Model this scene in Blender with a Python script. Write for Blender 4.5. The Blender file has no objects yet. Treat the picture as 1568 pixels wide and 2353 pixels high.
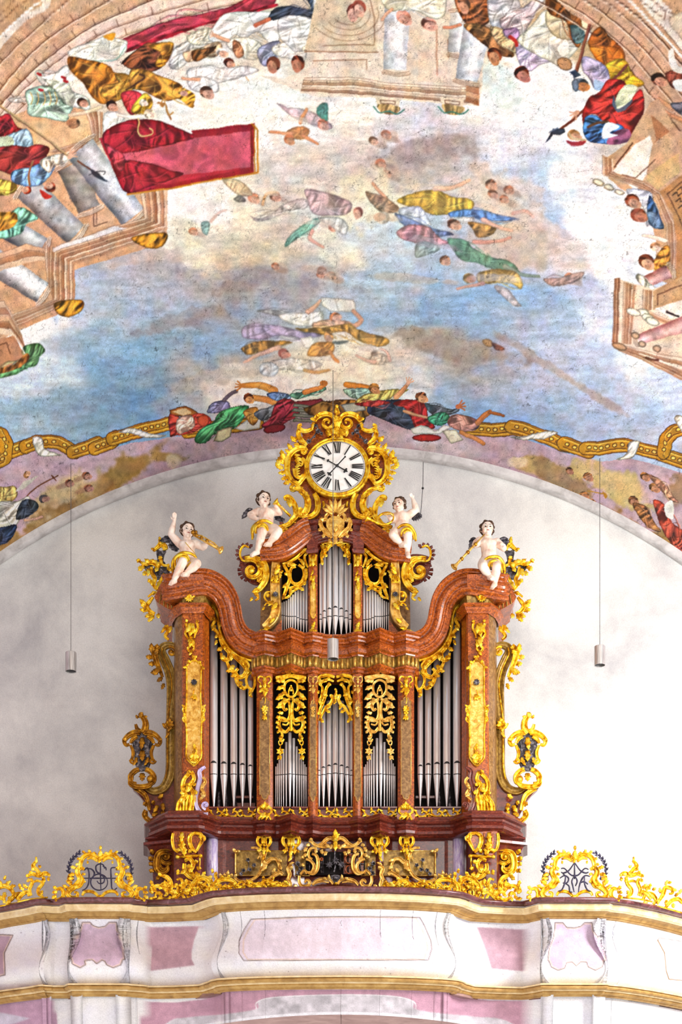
import bpy, bmesh, math, random
import numpy as np
from mathutils import Vector, Matrix
random.seed(7)
SC = bpy.context.scene
COL = SC.collection
R = math.radians
# ---------------------------------------------------------------- camera
# Shift-lens view from the nave floor towards the organ loft. One metre in the organ plane = 180 px.
PXM, D0, H0, XC, EYE = 180.0, 20.0, 2800.0, 784.0, 1.6
FPX = PXM*D0
cam_d = bpy.data.cameras.new('camera'); cam = bpy.data.objects.new('camera', cam_d); COL.objects.link(cam)
cam.location = (0, -D0, EYE); cam.rotation_euler = (R(90), 0, 0)
cam_d.sensor_fit = 'VERTICAL'; cam_d.sensor_height = 24.0
cam_d.lens = 24.0*FPX/2353.0
cam_d.shift_y = (H0-2353/2)/2353.0
cam_d.shift_x = 0.0
cam_d.clip_end = 300
SC.camera = cam
# ---------------------------------------------------------------- light and exposure
SC.view_settings.view_transform = 'Standard'; SC.view_settings.look = 'None'
SC.view_settings.gamma = 1.0; SC.view_settings.use_curve_mapping = False
SC.view_settings.exposure = 0.88
world = bpy.data.worlds.new('world'); SC.world = world; world.use_nodes = True
wn = world.node_tree; bg = wn.nodes['Background']
# the bright nave floor below, the dimmer body of the nave above the horizon
tc = wn.nodes.new('ShaderNodeTexCoord'); sp = wn.nodes.new('ShaderNodeSeparateXYZ'); wr = wn.nodes.new('ShaderNodeValToRGB'); mr = wn.nodes.new('ShaderNodeMapRange')
wn.links.new(tc.outputs['Generated'], sp.inputs[0]); wn.links.new(sp.outputs[2], mr.inputs[0]); mr.inputs[1].default_value = -1.0
wn.links.new(mr.outputs[0], wr.inputs[0]); wn.links.new(wr.outputs[0], bg.inputs[0])
el = wr.color_ramp.elements
el[0].position = 0.30; el[0].color = (1.0, 0.985, 0.96, 1)
el[1].position = 0.75; el[1].color = (0.20, 0.205, 0.22, 1)
e = el.new(0.52); e.color = (0.30, 0.303, 0.31, 1)
bg.inputs[1].default_value = 0.74
def area(name, loc, target, sx, sy, power, col=(1, 1, 1)):
    l = bpy.data.lights.new(name, 'AREA'); l.shape = 'RECTANGLE'; l.size = sx; l.size_y = sy; l.energy = power; l.color = col
    o = bpy.data.objects.new(name, l); COL.objects.link(o); o.location = loc
    o.rotation_euler = (Vector(target)-Vector(loc)).to_track_quat('-Z', 'Y').to_euler()
    return o
# daylight from tall windows outside the frame on both sides, plus an added key
area('window_light_right', (7.2, -3.6, 8.0), (1.5, 1.0, 6.0), 3.0, 4.2, 900, (1.0, 0.995, 0.98))
area('window_light_left', (-7.3, -9.0, 6.5), (-2, 0, 7), 2.4, 5.0, 60, (0.80, 0.90, 1.0))
area('added_key_nave', (4.5, -17.0, 10.5), (0.8, 0, 6.5), 8.0, 4.0, 560, (1.0, 0.985, 0.95))  # no window: key light added behind the camera, sized for highlights on the pipes
# ---------------------------------------------------------------- helpers
def W(px, py, y=0.0):
    "measured position in the photograph -> point of the place lying y metres behind the organ front (negative: nearer)"
    k = (D0+y)/FPX
    return Vector(((px-XC)*k, y, (H0-py)*k+EYE))
def lin(c):
    out = []
    for v in c[:3]:
        v = v/255.0
        out.append(v/12.92 if v <= 0.04045 else ((v+0.055)/1.055)**2.4)
    return (out[0], out[1], out[2], 1.0)
class MB:
    "collects vertices and faces of one mesh"
    def __init__(s): s.v = []; s.f = []; s.sm = []; s.mi = []
    def add(s, V, F, smooth=True, mi=0):
        o = len(s.v); s.v.extend([tuple(p) for p in V]); s.f.extend([tuple(i+o for i in f) for f in F]); s.sm.extend([smooth]*len(F)); s.mi.extend([mi]*len(F)); return s
    def obj(s, name, mat, parent=None, label=None, cat=None, group=None, kind=None, loc=None):
        me = bpy.data.meshes.new(name)
        V = s.v
        if loc is not None: V = [(x-loc[0], y-loc[1], z-loc[2]) for x, y, z in V]
        me.from_pydata(V, [], s.f); me.validate(verbose=False)
        if len(me.polygons) == len(s.sm): me.polygons.foreach_set('use_smooth', s.sm)
        mats = mat if isinstance(mat, (list, tuple)) else [mat]
        for m in mats: me.materials.append(m)
        if len(mats) > 1 and len(me.polygons) == len(s.mi): me.polygons.foreach_set('material_index', s.mi)
        me.update()
        o = bpy.data.objects.new(name, me); COL.objects.link(o)
        if loc is not None: o.location = loc
        if parent is not None: o.parent = parent
        tag(o, label, cat, group, kind); return o
def tag(o, label=None, cat=None, group=None, kind=None):
    if label: o['label'] = label
    if cat: o['category'] = cat
    if group: o['group'] = group
    if kind: o['kind'] = kind
    return o
def empty(name, loc=(0, 0, 0), label=None, cat=None, group=None):
    o = bpy.data.objects.new(name, None); COL.objects.link(o); o.location = loc; o.empty_display_size = 0.2
    return tag(o, label, cat, group)
def box(mb, c, s, rz=0, smooth=False, mi=0, ry=0):
    M = Matrix.Translation(Vector(c)) @ Matrix.Rotation(rz, 4, 'Z') @ Matrix.Rotation(ry, 4, 'Y')
    V = [M @ Vector((sx*s[0]/2, sy*s[1]/2, sz*s[2]/2)) for sx in (-1, 1) for sy in (-1, 1) for sz in (-1, 1)]
    mb.add(V, [(0, 1, 3, 2), (4, 6, 7, 5), (0, 4, 5, 1), (2, 3, 7, 6), (0, 2, 6, 4), (1, 5, 7, 3)], smooth, mi); return mb
def cr3(P, n=6, closed=False):
    P = [Vector(p) for p in P]; m = len(P)
    if m < 3: return P
    out = []
    for i in (range(m) if closed else range(m-1)):
        if closed: a, b, c, d = P[i-1], P[i], P[(i+1) % m], P[(i+2) % m]
        else: a, b, c, d = P[max(i-1, 0)], P[i], P[i+1], P[min(i+2, m-1)]
        for k in range(n):
            t = k/n; out.append(0.5*((2*b)+(c-a)*t+(2*a-5*b+4*c-d)*t*t+(3*b-a-3*c+d)*t**3))
    if not closed: out.append(P[-1])
    return out
def rs_(w, n):
    if isinstance(w, (int, float)): return [w]*n
    return list(np.interp(np.linspace(0, 1, n), np.linspace(0, 1, len(w)), w))
SEC_ROUND = [(math.cos(t), math.sin(t)) for t in np.linspace(0, 2*math.pi, 9)[:-1]]
SEC_ROUND16 = [(math.cos(t), math.sin(t)) for t in np.linspace(0, 2*math.pi, 17)[:-1]]
# carved C/S-scroll: a fluted band with two raised rims (x across, y outwards)
SEC_FLUTE = [(-1, -0.5), (-1, 0.35), (-0.82, 0.8), (-0.6, 0.62), (-0.42, 0.2), (0, 0.1), (0.42, 0.2), (0.6, 0.62), (0.82, 0.8), (1, 0.35), (1, -0.5)]
SEC_RIDGE = [(-1, -0.4), (-0.8, 0.25), (-0.35, 0.5), (0, 0.95), (0.35, 0.5), (0.8, 0.25), (1, -0.4)]
def sweep(mb, P, w, sec=SEC_RIDGE, out=Vector((0, -1, 0)), h=None, caps=True, closed=False, smooth=True, mi=0):
    "sweeps a section along P; its x axis lies in the wall plane, its y axis points to `out`"
    P = [Vector(p) for p in P]; n = len(P); w = rs_(w, n); h = rs_(h, n) if h is not None else w
    V = []; m = len(sec)
    for i in range(n):
        if closed: T = P[(i+1) % n]-P[i-1]
        else: T = P[min(i+1, n-1)]-P[max(i-1, 0)]
        if T.length < 1e-9: T = Vector((0, 0, 1))
        T.normalize(); S = T.cross(out)
        if S.length < 1e-4: S = Vector((1, 0, 0))
        S.normalize(); O = S.cross(T).normalized()
        if O.dot(out) < 0: O = -O
        for (a, b) in sec: V.append(P[i]+S*a*w[i]+O*b*h[i])
    F = []
    for i in range(n if closed else n-1):
        j = (i+1) % n
        for k in range(m): F.append((i*m+k, i*m+(k+1) % m, j*m+(k+1) % m, j*m+k))
    if caps and not closed: F.append(tuple(range(m))[::-1]); F.append(tuple((n-1)*m+k for k in range(m)))
    mb.add(V, F, smooth, mi); return mb
def tube(mb, P, r, mi=0, seg=8, closed=False):
    P = [Vector(p) for p in P]; n = len(P); r = rs_(r, n); V = []; F = []
    prev = None
    for i in range(n):
        T = (P[(i+1) % n]-P[i-1]) if closed else (P[min(i+1, n-1)]-P[max(i-1, 0)])
        T = T.normalized() if T.length > 1e-9 else Vector((0, 0, 1))
        if prev is None: prev = T.orthogonal().normalized()
        A = (prev-T*prev.dot(T))
        A = A.normalized() if A.length > 1e-6 else T.orthogonal().normalized()
        prev = A; B = T.cross(A)
        for k in range(seg):
            a = 2*math.pi*k/seg; V.append(P[i]+(A*math.cos(a)+B*math.sin(a))*r[i])
    for i in range(n if closed else n-1):
        j = (i+1) % n
        for k in range(seg): F.append((i*seg+k, i*seg+(k+1) % seg, j*seg+(k+1) % seg, j*seg+k))
    if not closed: F.append(tuple(range(seg))[::-1]); F.append(tuple((n-1)*seg+k for k in range(seg)))
    mb.add(V, F, True, mi); return mb
def lathe(mb, base, prof, seg=24, axis=Vector((0, 0, 1)), mi=0, smooth=True, arc=None):
    axis = Vector(axis).normalized(); A = axis.orthogonal().normalized(); B = axis.cross(A); V = []; F = []
    base = Vector(base); m = len(prof)
    for (r, z) in prof:
        for k in range(seg):
            a = 2*math.pi*k/seg; V.append(base+axis*z+(A*math.cos(a)+B*math.sin(a))*r)
    for i in range(m-1):
        for k in range(seg): F.append((i*seg+k, i*seg+(k+1) % seg, (i+1)*seg+(k+1) % seg, (i+1)*seg+k))
    if prof[0][0] > 1e-5: F.append(tuple(range(seg))[::-1])
    if prof[-1][0] > 1e-5: F.append(tuple((m-1)*seg+k for k in range(seg)))
    mb.add(V, F, smooth, mi); return mb
def ball(mb, c, r, sx=1, sy=1, sz=1, seg=12, ring=8, M=None, mi=0):
    V = []; F = []; c = Vector(c)
    for i in range(ring+1):
        p = math.pi*i/ring
        for k in range(seg):
            a = 2*math.pi*k/seg; q = Vector((r*sx*math.sin(p)*math.cos(a), r*sy*math.sin(p)*math.sin(a), r*sz*math.cos(p)))
            V.append(c+(M @ q if M else q))
    for i in range(ring):
        for k in range(seg): F.append((i*seg+k, (i+1)*seg+k, (i+1)*seg+(k+1) % seg, i*seg+(k+1) % seg))
    mb.add(V, F, True, mi); return mb
def cone(mb, a, b, ra, rb, seg=10, mi=0):
    return tube(mb, [a, b], [ra, rb], mi, seg)
def prism(mb, poly, y0, y1, smooth=False, mi=0):
    "polygon of (x,z) points extruded from y0 to y1; caps triangulated"
    n = len(poly); V = [(p[0], y0, p[1]) for p in poly]+[(p[0], y1, p[1]) for p in poly]
    F = [(i, (i+1) % n, n+(i+1) % n, n+i) for i in range(n)]
    from mathutils.geometry import tessellate_polygon
    T = tessellate_polygon([[Vector((p[0], p[1], 0)) for p in poly]])
    F += [tuple(t) for t in T]+[tuple(n+i for i in t[::-1]) for t in T]
    mb.add(V, F, smooth, mi); return mb
def path_moulding(mb, path, prof, mi=0, smooth=False, cap=True, vary=None, closedprof=False):
    """path: list of (x, y) plan points left to right; prof: list of (out, z); `out` is measured towards the nave (right-hand normal)"""
    n = len(path); P = [Vector((p[0], p[1])) for p in path]; N = []
    for i in range(n):
        a = (P[i]-P[i-1]).normalized() if i > 0 else None
        b = (P[i+1]-P[i]).normalized() if i < n-1 else None
        if a is None: a = b
        if b is None: b = a
        na = Vector((a.y, -a.x)); nb = Vector((b.y, -b.x)); m = na+nb
        if m.length < 1e-3: m = na
        m.normalize(); k = 1/max(m.dot(na), 0.5); N.append(m*k)
    V = []; m = len(prof)
    for i in range(n):
        for j, (o, z) in enumerate(prof):
            if vary: o = vary(i, o, z, path[i])
            q = P[i]+N[i]*o; V.append((q.x, q.y, z))
    F = []
    for i in range(n-1):
        for j in range(m-1): F.append((i*m+j, (i+1)*m+j, (i+1)*m+j+1, i*m+j+1))
        if closedprof: F.append((i*m+m-1, (i+1)*m+m-1, (i+1)*m, i*m))
    if cap and closedprof: F.append(tuple(range(m))); F.append(tuple((n-1)*m+j for j in range(m))[::-1])
    mb.add(V, F, smooth, mi); return mb
# ---- carved ornament, written in measured photo pixels (px, py) at a depth y
def Q(s, y=0.0, dx=0.0, mir=None):
    out = []
    for t in (s.split() if isinstance(s, str) else s):
        p = [float(v) for v in t.split(',')] if isinstance(t, str) else list(t)
        x = p[0]+dx
        if mir is not None: x = 2*mir-x
        out.append(W(x, p[1], y-(p[2]/PXM if len(p) > 2 else 0)))
    return out
PX = 1/PXM
def spiral(c, r0, r1, a0, turns, n=22):
    "photo-pixel spiral from outer radius r0 to inner r1; angles in degrees, clockwise on the picture for turns>0"
    out = []
    for i in range(n+1):
        t = i/n; r = r0*(r1/r0)**t; a = R(a0+360*turns*t); out.append((c[0]+r*math.cos(a), c[1]+r*math.sin(a)))
    return out
class Orn:
    "a piece of gilded carving: C- and S-scrolls, leaves, shells, beads"
    def __init__(s, y=0.0, mir=None): s.mb = MB(); s.y = y; s.mir = mir
    def P(s, pts_): return Q(pts_, s.y, 0, s.mir)
    def scroll(s, pts_, w, sec=SEC_FLUTE, h=None, n=6, lift=0.0):
        P = cr3(s.P(pts_), n)
        ww = [k*PX for k in rs_(w, len(P))]
        hh = [k*PX for k in rs_(h, len(P))] if h is not None else [max(k*0.9, 1.2*PX) for k in ww]
        if lift: P = [p+Vector((0, -lift*PX, 0)) for p in P]
        sweep(s.mb, P, ww, sec, h=hh); return s
    def vol(s, c, r, a0, turns=1.4, w=(3, 1.2), pre=None):
        pts_ = spiral(c, r, r*0.22, a0, turns)
        n = len(pts_); hh = [w[0]*(1-i/n)*0.9+w[1]*(i/n)+2.5*i/n for i in range(n)]
        P = s.P(pts_); sweep(s.mb, P, [k*PX for k in rs_(w, n)], SEC_FLUTE, h=[k*PX for k in hh]); 
        ball(s.mb, s.P([c])[0]+Vector((0, -2*PX, 0)), r*0.26*PX, seg=8, ring=6); return s
    def leaf(s, a, ang, L, wd, curl=0.5, lobes=3, lift=3):
        "an acanthus leaf from pixel a, heading ang degrees (picture clockwise from +x), length L, half width wd"
        n = 7; rows = []; t0 = R(ang); x, y = a; V = []; F = []
        for i in range(n+1):
            t = i/n; th = t0+curl*t*1.6
            if i: x += L/n*math.cos(th); y += L/n*math.sin(th)
            w = wd*(math.sin(math.pi*(0.12+0.88*t))**0.8)*(1-0.25*t)*(1+0.28*math.sin(t*lobes*2*math.pi))
            nx, ny = -math.sin(th), math.cos(th)
            up = lift*math.sin(math.pi*t*0.9)+lift*0.9*t*t
            for u, dz in ((-1, -0.4), (-0.55, 0.5), (0, 0.0), (0.55, 0.5), (1, -0.4)):
                V.append((x+nx*w*u, y+ny*w*u, up+dz*w*0.45+1))
        for i in range(n):
            for k in range(4): F.append((i*5+k, i*5+k+1, (i+1)*5+k+1, (i+1)*5+k))
        m = len(V); P = s.P(V); B = s.P([(p[0], p[1], -2) for p in V])
        F2 = [tuple(m+i for i in f[::-1]) for f in F]
        rim = [i*5 for i in range(n+1)]+[n*5+k for k in (1, 2, 3)]+[i*5+4 for i in range(n, -1, -1)]+[3, 2, 1]
        F3 = [(rim[i], rim[(i+1) % len(rim)], m+rim[(i+1) % len(rim)], m+rim[i]) for i in range(len(rim))]
        s.mb.add(P+B, F+F2+F3, True); return s
    def fan(s, c, a0, a1, r, n, w, r0=2, lift=3):
        for i in range(n):
            a = a0+(a1-a0)*(i/(max(n-1, 1))); b = R(a)
            s.leaf((c[0]+r0*math.cos(b), c[1]+r0*math.sin(b)), a, r, w, 0, 1, lift)
        return s
    def combs(s, pts_, side, L, w, k=None, curl=0.35):
        "row of little leaves standing off one side of a spine (rocaille comb)"
        C = crom([tuple(float(v) for v in t.split(',')) if isinstance(t, str) else t for t in (pts_.split() if isinstance(pts_, str) else pts_)], False, 5)
        tot = sum(math.dist(C[i], C[i+1]) for i in range(len(C)-1)); k = k or max(int(tot/(w*2.1)), 2)
        ds = [0]
        for i in range(len(C)-1): ds.append(ds[-1]+math.dist(C[i], C[i+1]))
        for j in range(k):
            d = tot*(j+0.5)/k; i = max(np.searchsorted(ds, d)-1, 0)
            dx, dy = C[i+1][0]-C[i][0], C[i+1][1]-C[i][1]; a = math.degrees(math.atan2(dy, dx))+90*side
            f = 0.65+0.35*math.sin(math.pi*(j+.5)/k)
            s.leaf(C[i], a-20*side, L*f, w*f, curl*side, 1, 2)
        return s
    def bead(s, x, y, r, sy=1.0, lift=1): ball(s.mb, s.P([(x, y, lift)])[0], r*PX, 1, 0.8, sy, 8, 6); return s
    def drop(s, x, y, L, w): s.mb and tube(s.mb, s.P([(x, y, 1), (x, y+L*0.4, 3), (x, y+L, 1)]), [w*0.5*PX, w*PX, 0.2*PX], 0, 8); return s
    def plate(s, pts_, t=3, smooth=True, n=5):
        P = crom([tuple(float(v) for v in q.split(',')) if isinstance(q, str) else q for q in (pts_.split() if isinstance(pts_, str) else pts_)], True, n) if smooth else [tuple(float(v) for v in q.split(',')) for q in pts_.split()]
        V = s.P([(p[0], p[1]) for p in P]); prism(s.mb, [(v.x, v.z) for v in V], s.y-t*PX, s.y+2*PX); return s
    def obj(s, name, mat, parent=None, **k): return s.mb.obj(name, mat, parent, **k)
# ---------------------------------------------------------------- materials
def mat(name): 
    m = bpy.data.materials.new(name); m.use_nodes = True; return m, m.node_tree, m.node_tree.nodes['Principled BSDF']
def ramp(nt, fac, stops):
    r = nt.nodes.new('ShaderNodeValToRGB'); el = r.color_ramp.elements
    el[0].position, el[0].color = stops[0][0], lin(stops[0][1]); el[1].position, el[1].color = stops[-1][0], lin(stops[-1][1])
    for p, c in stops[1:-1]: e = el.new(p); e.color = lin(c)
    nt.links.new(fac, r.inputs[0]); return r.outputs[0]
def noise(nt, scale, detail=4, rough=0.6, dist=0.0, stretch=None, seed=0):
    t = nt.nodes.new('ShaderNodeTexCoord'); n = nt.nodes.new('ShaderNodeTexNoise'); mp = nt.nodes.new('ShaderNodeMapping')
    g = nt.nodes.new('ShaderNodeNewGeometry')
    nt.links.new(g.outputs['Position'], mp.inputs[0]); nt.links.new(mp.outputs[0], n.inputs['Vector'])
    if stretch: mp.inputs['Scale'].default_value = stretch
    mp.inputs['Location'].default_value = (seed*3.1, seed*1.7, seed)
    n.inputs['Scale'].default_value = scale; n.inputs['Detail'].default_value = detail; n.inputs['Roughness'].default_value = rough; n.inputs['Distortion'].default_value = dist
    return n.outputs['Fac']
def bump(nt, b, fac, st=0.3, dist=0.01):
    n = nt.nodes.new('ShaderNodeBump'); n.inputs['Strength'].default_value = st; n.inputs['Distance'].default_value = dist
    nt.links.new(fac, n.inputs['Height']); nt.links.new(n.outputs[0], b.inputs['Normal'])
def simple(name, stops, scale=6, rough=0.6, metal=0, detail=5, bs=0.0, bscale=40, stretch=None, dist=0.5, coat=0, nr=0.65):
    m, nt, b = mat(name)
    nt.links.new(ramp(nt, noise(nt, scale, detail, nr, dist, stretch), stops), b.inputs['Base Color'])
    b.inputs['Roughness'].default_value = rough; b.inputs['Metallic'].default_value = metal
    if coat: b.inputs['Coat Weight'].default_value = coat; b.inputs['Coat Roughness'].default_value = 0.15
    if bs: bump(nt, b, noise(nt, bscale, 4, 0.6), bs, 0.01)
    return m
M_GOLD = simple('burnished_gold', [(0.3, (140, 88, 4)), (0.42, (214, 146, 8)), (0.5, (250, 200, 26)), (0.66, (255, 232, 96))], 16, 0.27, 0.62, 4, 0.35, 60, nr=0.6)
M_GOLDB = simple('pale_gold', [(0.3, (176, 116, 40)), (0.5, (236, 186, 84)), (0.7, (255, 232, 150))], 16, 0.3, 0.6, 4, 0.3, 60)
M_GOLDD = simple('dark_gold', [(0.3, (84, 50, 10)), (0.5, (168, 112, 20)), (0.7, (226, 170, 40))], 14, 0.35, 0.7, 4, 0.3, 60)  # darker gold tone, for some left-hand carvings and the trumpet knobs
M_RED = simple('orange_red_marbled_wood', [(0.34, (50, 20, 6)), (0.43, (108, 46, 10)), (0.50, (158, 72, 14)), (0.58, (200, 102, 26)), (0.70, (234, 152, 66))], 20, 0.33, 0, 9, 0.15, 60, (1, 1, 1.5), 1.6, 0.3, .8)
M_DRED = simple('dark_red_marbled_wood', [(0.32, (44, 12, 10)), (0.44, (88, 30, 22)), (0.54, (122, 46, 30)), (0.64, (154, 80, 56)), (0.76, (196, 136, 100))], 20, 0.33, 0, 9, 0.1, 60, (1, 1, 1.8), 1.4, 0.35, .75)
M_BROWN = simple('walnut_veneer', [(0.3, (84, 56, 28)), (0.48, (132, 94, 50)), (0.6, (160, 122, 72)), (0.8, (196, 160, 104))], 26, 0.4, 0, 8, 0.1, 60)
M_OLIVE = simple('olive_gilt_panel', [(0.3, (92, 68, 22)), (0.48, (150, 114, 44)), (0.6, (182, 146, 66)), (0.8, (216, 186, 112))], 24, 0.35, 0.3, 8, 0.1, 60)
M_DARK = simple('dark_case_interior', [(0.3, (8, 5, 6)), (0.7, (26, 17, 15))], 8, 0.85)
M_LILAC = simple('lilac_marbled_column', [(0.3, (150, 120, 190)), (0.46, (206, 190, 236)), (0.6, (240, 234, 252)), (0.75, (190, 130, 150))], 8, 0.2, 0, 6, 0, 40, (3, 3, .8), 1.2, 0.5)
M_SILVER = simple('dark_tarnished_silver', [(0.3, (26, 24, 28)), (0.5, (70, 66, 72)), (0.62, (128, 124, 130)), (0.8, (206, 204, 208))], 24, 0.38, 0.6, 4, 0.3, 70)
M_PIPE = simple('polished_pipe_tin', [(0.3, (222, 223, 226)), (0.6, (242, 243, 246)), (0.8, (252, 252, 253))], 6, 0.2, 0.45, 4, 0, 40, (6, 6, .6))
M_PIPED = simple('pipe_mouth_shadow_line', [(0.3, (14, 14, 16)), (0.7, (40, 40, 44))], 20, 0.6)
M_SKIN = simple('painted_putto_skin', [(0.3, (226, 176, 150)), (0.5, (246, 222, 204)), (0.7, (252, 240, 228))], 7, 0.45, 0, 4, 0, 40)
M_HAIR = simple('painted_brown_hair', [(0.3, (40, 24, 12)), (0.7, (96, 62, 34))], 40, 0.6, 0, 4, 0.5, 90)
M_EYE = simple('painted_dark_eye', [(0.3, (34, 22, 20)), (0.7, (60, 40, 34))], 30, 0.4)
M_LIP = simple('painted_red_lip', [(0.3, (166, 70, 62)), (0.7, (190, 96, 84))], 30, 0.5)
M_DIAL = simple('white_enamel_dial', [(0.25, (236, 232, 222)), (0.5, (252, 251, 248)), (0.8, (255, 255, 255))], 9, 0.4, 0, 6)
M_BLACK = simple('black_paint', [(0.3, (12, 12, 14)), (0.7, (36, 36, 40))], 30, 0.5)
M_IRON = simple('dark_wrought_iron', [(0.3, (26, 24, 40)), (0.7, (70, 64, 92))], 30, 0.4, 0.4)
M_RAIL = simple('plum_brown_handrail', [(0.3, (64, 22, 24)), (0.5, (98, 44, 46)), (0.7, (136, 84, 96))], 14, 0.35, 0, 8, 0.1, 60, None, 1.0, 0.4)
M_STEEL = simple('brushed_steel_lamp', [(0.3, (150, 148, 146)), (0.6, (214, 212, 210))], 6, 0.35, 0.55, 3, 0, 40, (8, 8, .5))
M_CABLE = simple('thin_grey_cable', [(0.3, (90, 86, 84)), (0.7, (130, 126, 122))], 20, 0.6)
M_STONE = simple('ochre_painted_cornice', [(0.28, (206, 174, 120)), (0.5, (234, 208, 158)), (0.7, (248, 232, 196))], 7, 0.6, 0, 8, 0.12, 60)
M_STONED = simple('deep_ochre_cornice', [(0.28, (140, 102, 50)), (0.5, (180, 138, 72)), (0.7, (206, 168, 100))], 7, 0.6, 0, 8, 0.12, 60)
M_WALLM, nt, b = mat('white_lime_plaster')
c1 = ramp(nt, noise(nt, 0.8, 10, 0.66, 0.2), [(0.28, (190, 190, 192)), (0.42, (216, 216, 214)), (0.55, (236, 236, 232)), (0.8, (248, 248, 246))])
c2 = ramp(nt, noise(nt, 60, 3, 0.7), [(0.3, (206, 206, 208)), (0.6, (255, 255, 255))])
mx = nt.nodes.new('ShaderNodeMix'); mx.data_type = 'RGBA'; mx.blend_type = 'MULTIPLY'; mx.inputs[0].default_value = 0.45
nt.links.new(c1, mx.inputs[6]); nt.links.new(c2, mx.inputs[7]); nt.links.new(mx.outputs[2], b.inputs['Base Color']); b.inputs['Roughness'].default_value = 0.8
bump(nt, b, noise(nt, 30, 5, 0.7), 0.25, 0.01)
def mat_paint(name, rough=0.75, spec=0.2):
    m, nt, b = mat(name)
    a = nt.nodes.new('ShaderNodeAttribute'); a.attribute_name = 'paint'
    g = ramp(nt, noise(nt, 70, 2, 0.6), [(0.25, (206, 206, 206)), (0.6, (255, 255, 255))])
    x = nt.nodes.new('ShaderNodeMix'); x.data_type = 'RGBA'; x.blend_type = 'MULTIPLY'; x.inputs[0].default_value = 0.5
    nt.links.new(a.outputs['Color'], x.inputs[6]); nt.links.new(g, x.inputs[7]); nt.links.new(x.outputs[2], b.inputs['Base Color'])
    b.inputs['Roughness'].default_value = rough; b.inputs['Specular IOR Level'].default_value = spec
    return m
M_FRESCO = mat_paint('frescoed_plaster'); M_PARA = mat_paint('painted_parapet_plaster', 0.55, 0.3)
def set_paint(o, K, V):
    "lays the cartoon K on the vertices V (n,3) of object o as its colour attribute"
    d = V[:, 1]+D0; px = V[:, 0]*FPX/d+XC; py = H0-(V[:, 2]-EYE)*FPX/d
    x = np.clip(px-K.x0, 0, K.w-1.001); y = np.clip(py-K.y0, 0, K.h-1.001)
    xi = x.astype(int); yi = y.astype(int); fx = (x-xi)[:, None]; fy = (y-yi)[:, None]
    C_ = K.c
    c = (C_[yi, xi]*(1-fx)+C_[yi, xi+1]*fx)*(1-fy)+(C_[yi+1, xi]*(1-fx)+C_[yi+1, xi+1]*fx)*fy
    c = np.clip(c, 0, 255)/255; c = np.where(c <= 0.04045, c/12.92, ((c+0.055)/1.055)**2.4)
    a = o.data.color_attributes.new('paint', 'FLOAT_COLOR', 'POINT')
    a.data.foreach_set('color', np.concatenate([c, np.ones((len(c), 1))], 1).astype(np.float32).ravel())
def grid_obj(name, V, nu, nv, mat_, flip=False, **k):
    me = bpy.data.meshes.new(name); n = nu*nv
    i = np.arange(nu-1)[:, None]*nv+np.arange(nv-1)[None, :]
    q = np.stack([i, i+1, i+nv+1, i+nv], -1).reshape(-1, 4)
    if flip: q = q[:, ::-1]
    me.vertices.add(n); me.vertices.foreach_set('co', V.astype(np.float32).ravel())
    me.loops.add(q.size); me.loops.foreach_set('vertex_index', q.astype(np.int32).ravel())
    me.polygons.add(len(q)); me.polygons.foreach_set('loop_start', (np.arange(len(q))*4).astype(np.int32)); me.polygons.foreach_set('use_smooth', np.ones(len(q), bool))
    me.update(calc_edges=True); me.materials.append(mat_)
    o = bpy.data.objects.new(name, me); COL.objects.link(o)
    return tag(o, **k)
# ---------------------------------------------------------------- fresco painter
# A small brush kit: it paints the fresco of the vault on a flat cartoon, which is later
# laid on the plaster as a colour attribute (pure surface pattern of the vault).
PADX, PADT = 160, 160
CW, CH = 1568 + 2*PADX, 1400 + PADT
rngp = np.random.RandomState(11)
def vnoise(cell, h=None, w=None, rs=rngp, ax=1.0):
    h = h or CH; w = w or CW
    cy, cx = cell, cell*ax
    gh, gw = int(h/cy)+3, int(w/cx)+3
    g = rs.rand(gh, gw).astype(np.float32)
    yy = np.arange(h)/cy; xx = np.arange(w)/cx
    yi = yy.astype(int); xi = xx.astype(int)
    fy = (yy-yi)[:, None]; fx = (xx-xi)[None, :]
    fy = fy*fy*(3-2*fy); fx = fx*fx*(3-2*fx)
    a = g[yi][:, xi]; b = g[yi][:, xi+1]; c = g[yi+1][:, xi]; d = g[yi+1][:, xi+1]
    return ((a*(1-fx)+b*fx)*(1-fy)+(c*(1-fx)+d*fx)*fy).astype(np.float32)-0.5
def pts(s):
    if not isinstance(s, str): return [tuple(p) for p in s]
    return [tuple(float(v) for v in t.split(',')) for t in s.split()]
def crom(P, closed=True, n=6):
    P = [np.array(p, float) for p in P]
    m = len(P); out = []
    if m < 3: return [tuple(p) for p in P]
    rng_ = range(m) if closed else range(m-1)
    for i in rng_:
        if closed: a, b, c, d = P[i-1], P[i], P[(i+1) % m], P[(i+2) % m]
        else: a, b, c, d = P[max(i-1, 0)], P[i], P[i+1], P[min(i+2, m-1)]
        for k in range(n):
            t = k/n
            out.append(tuple(0.5*((2*b)+(c-a)*t+(2*a-5*b+4*c-d)*t*t+(3*b-a-3*c+d)*t**3)))
    if not closed: out.append(tuple(P[-1]))
    return out
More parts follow.
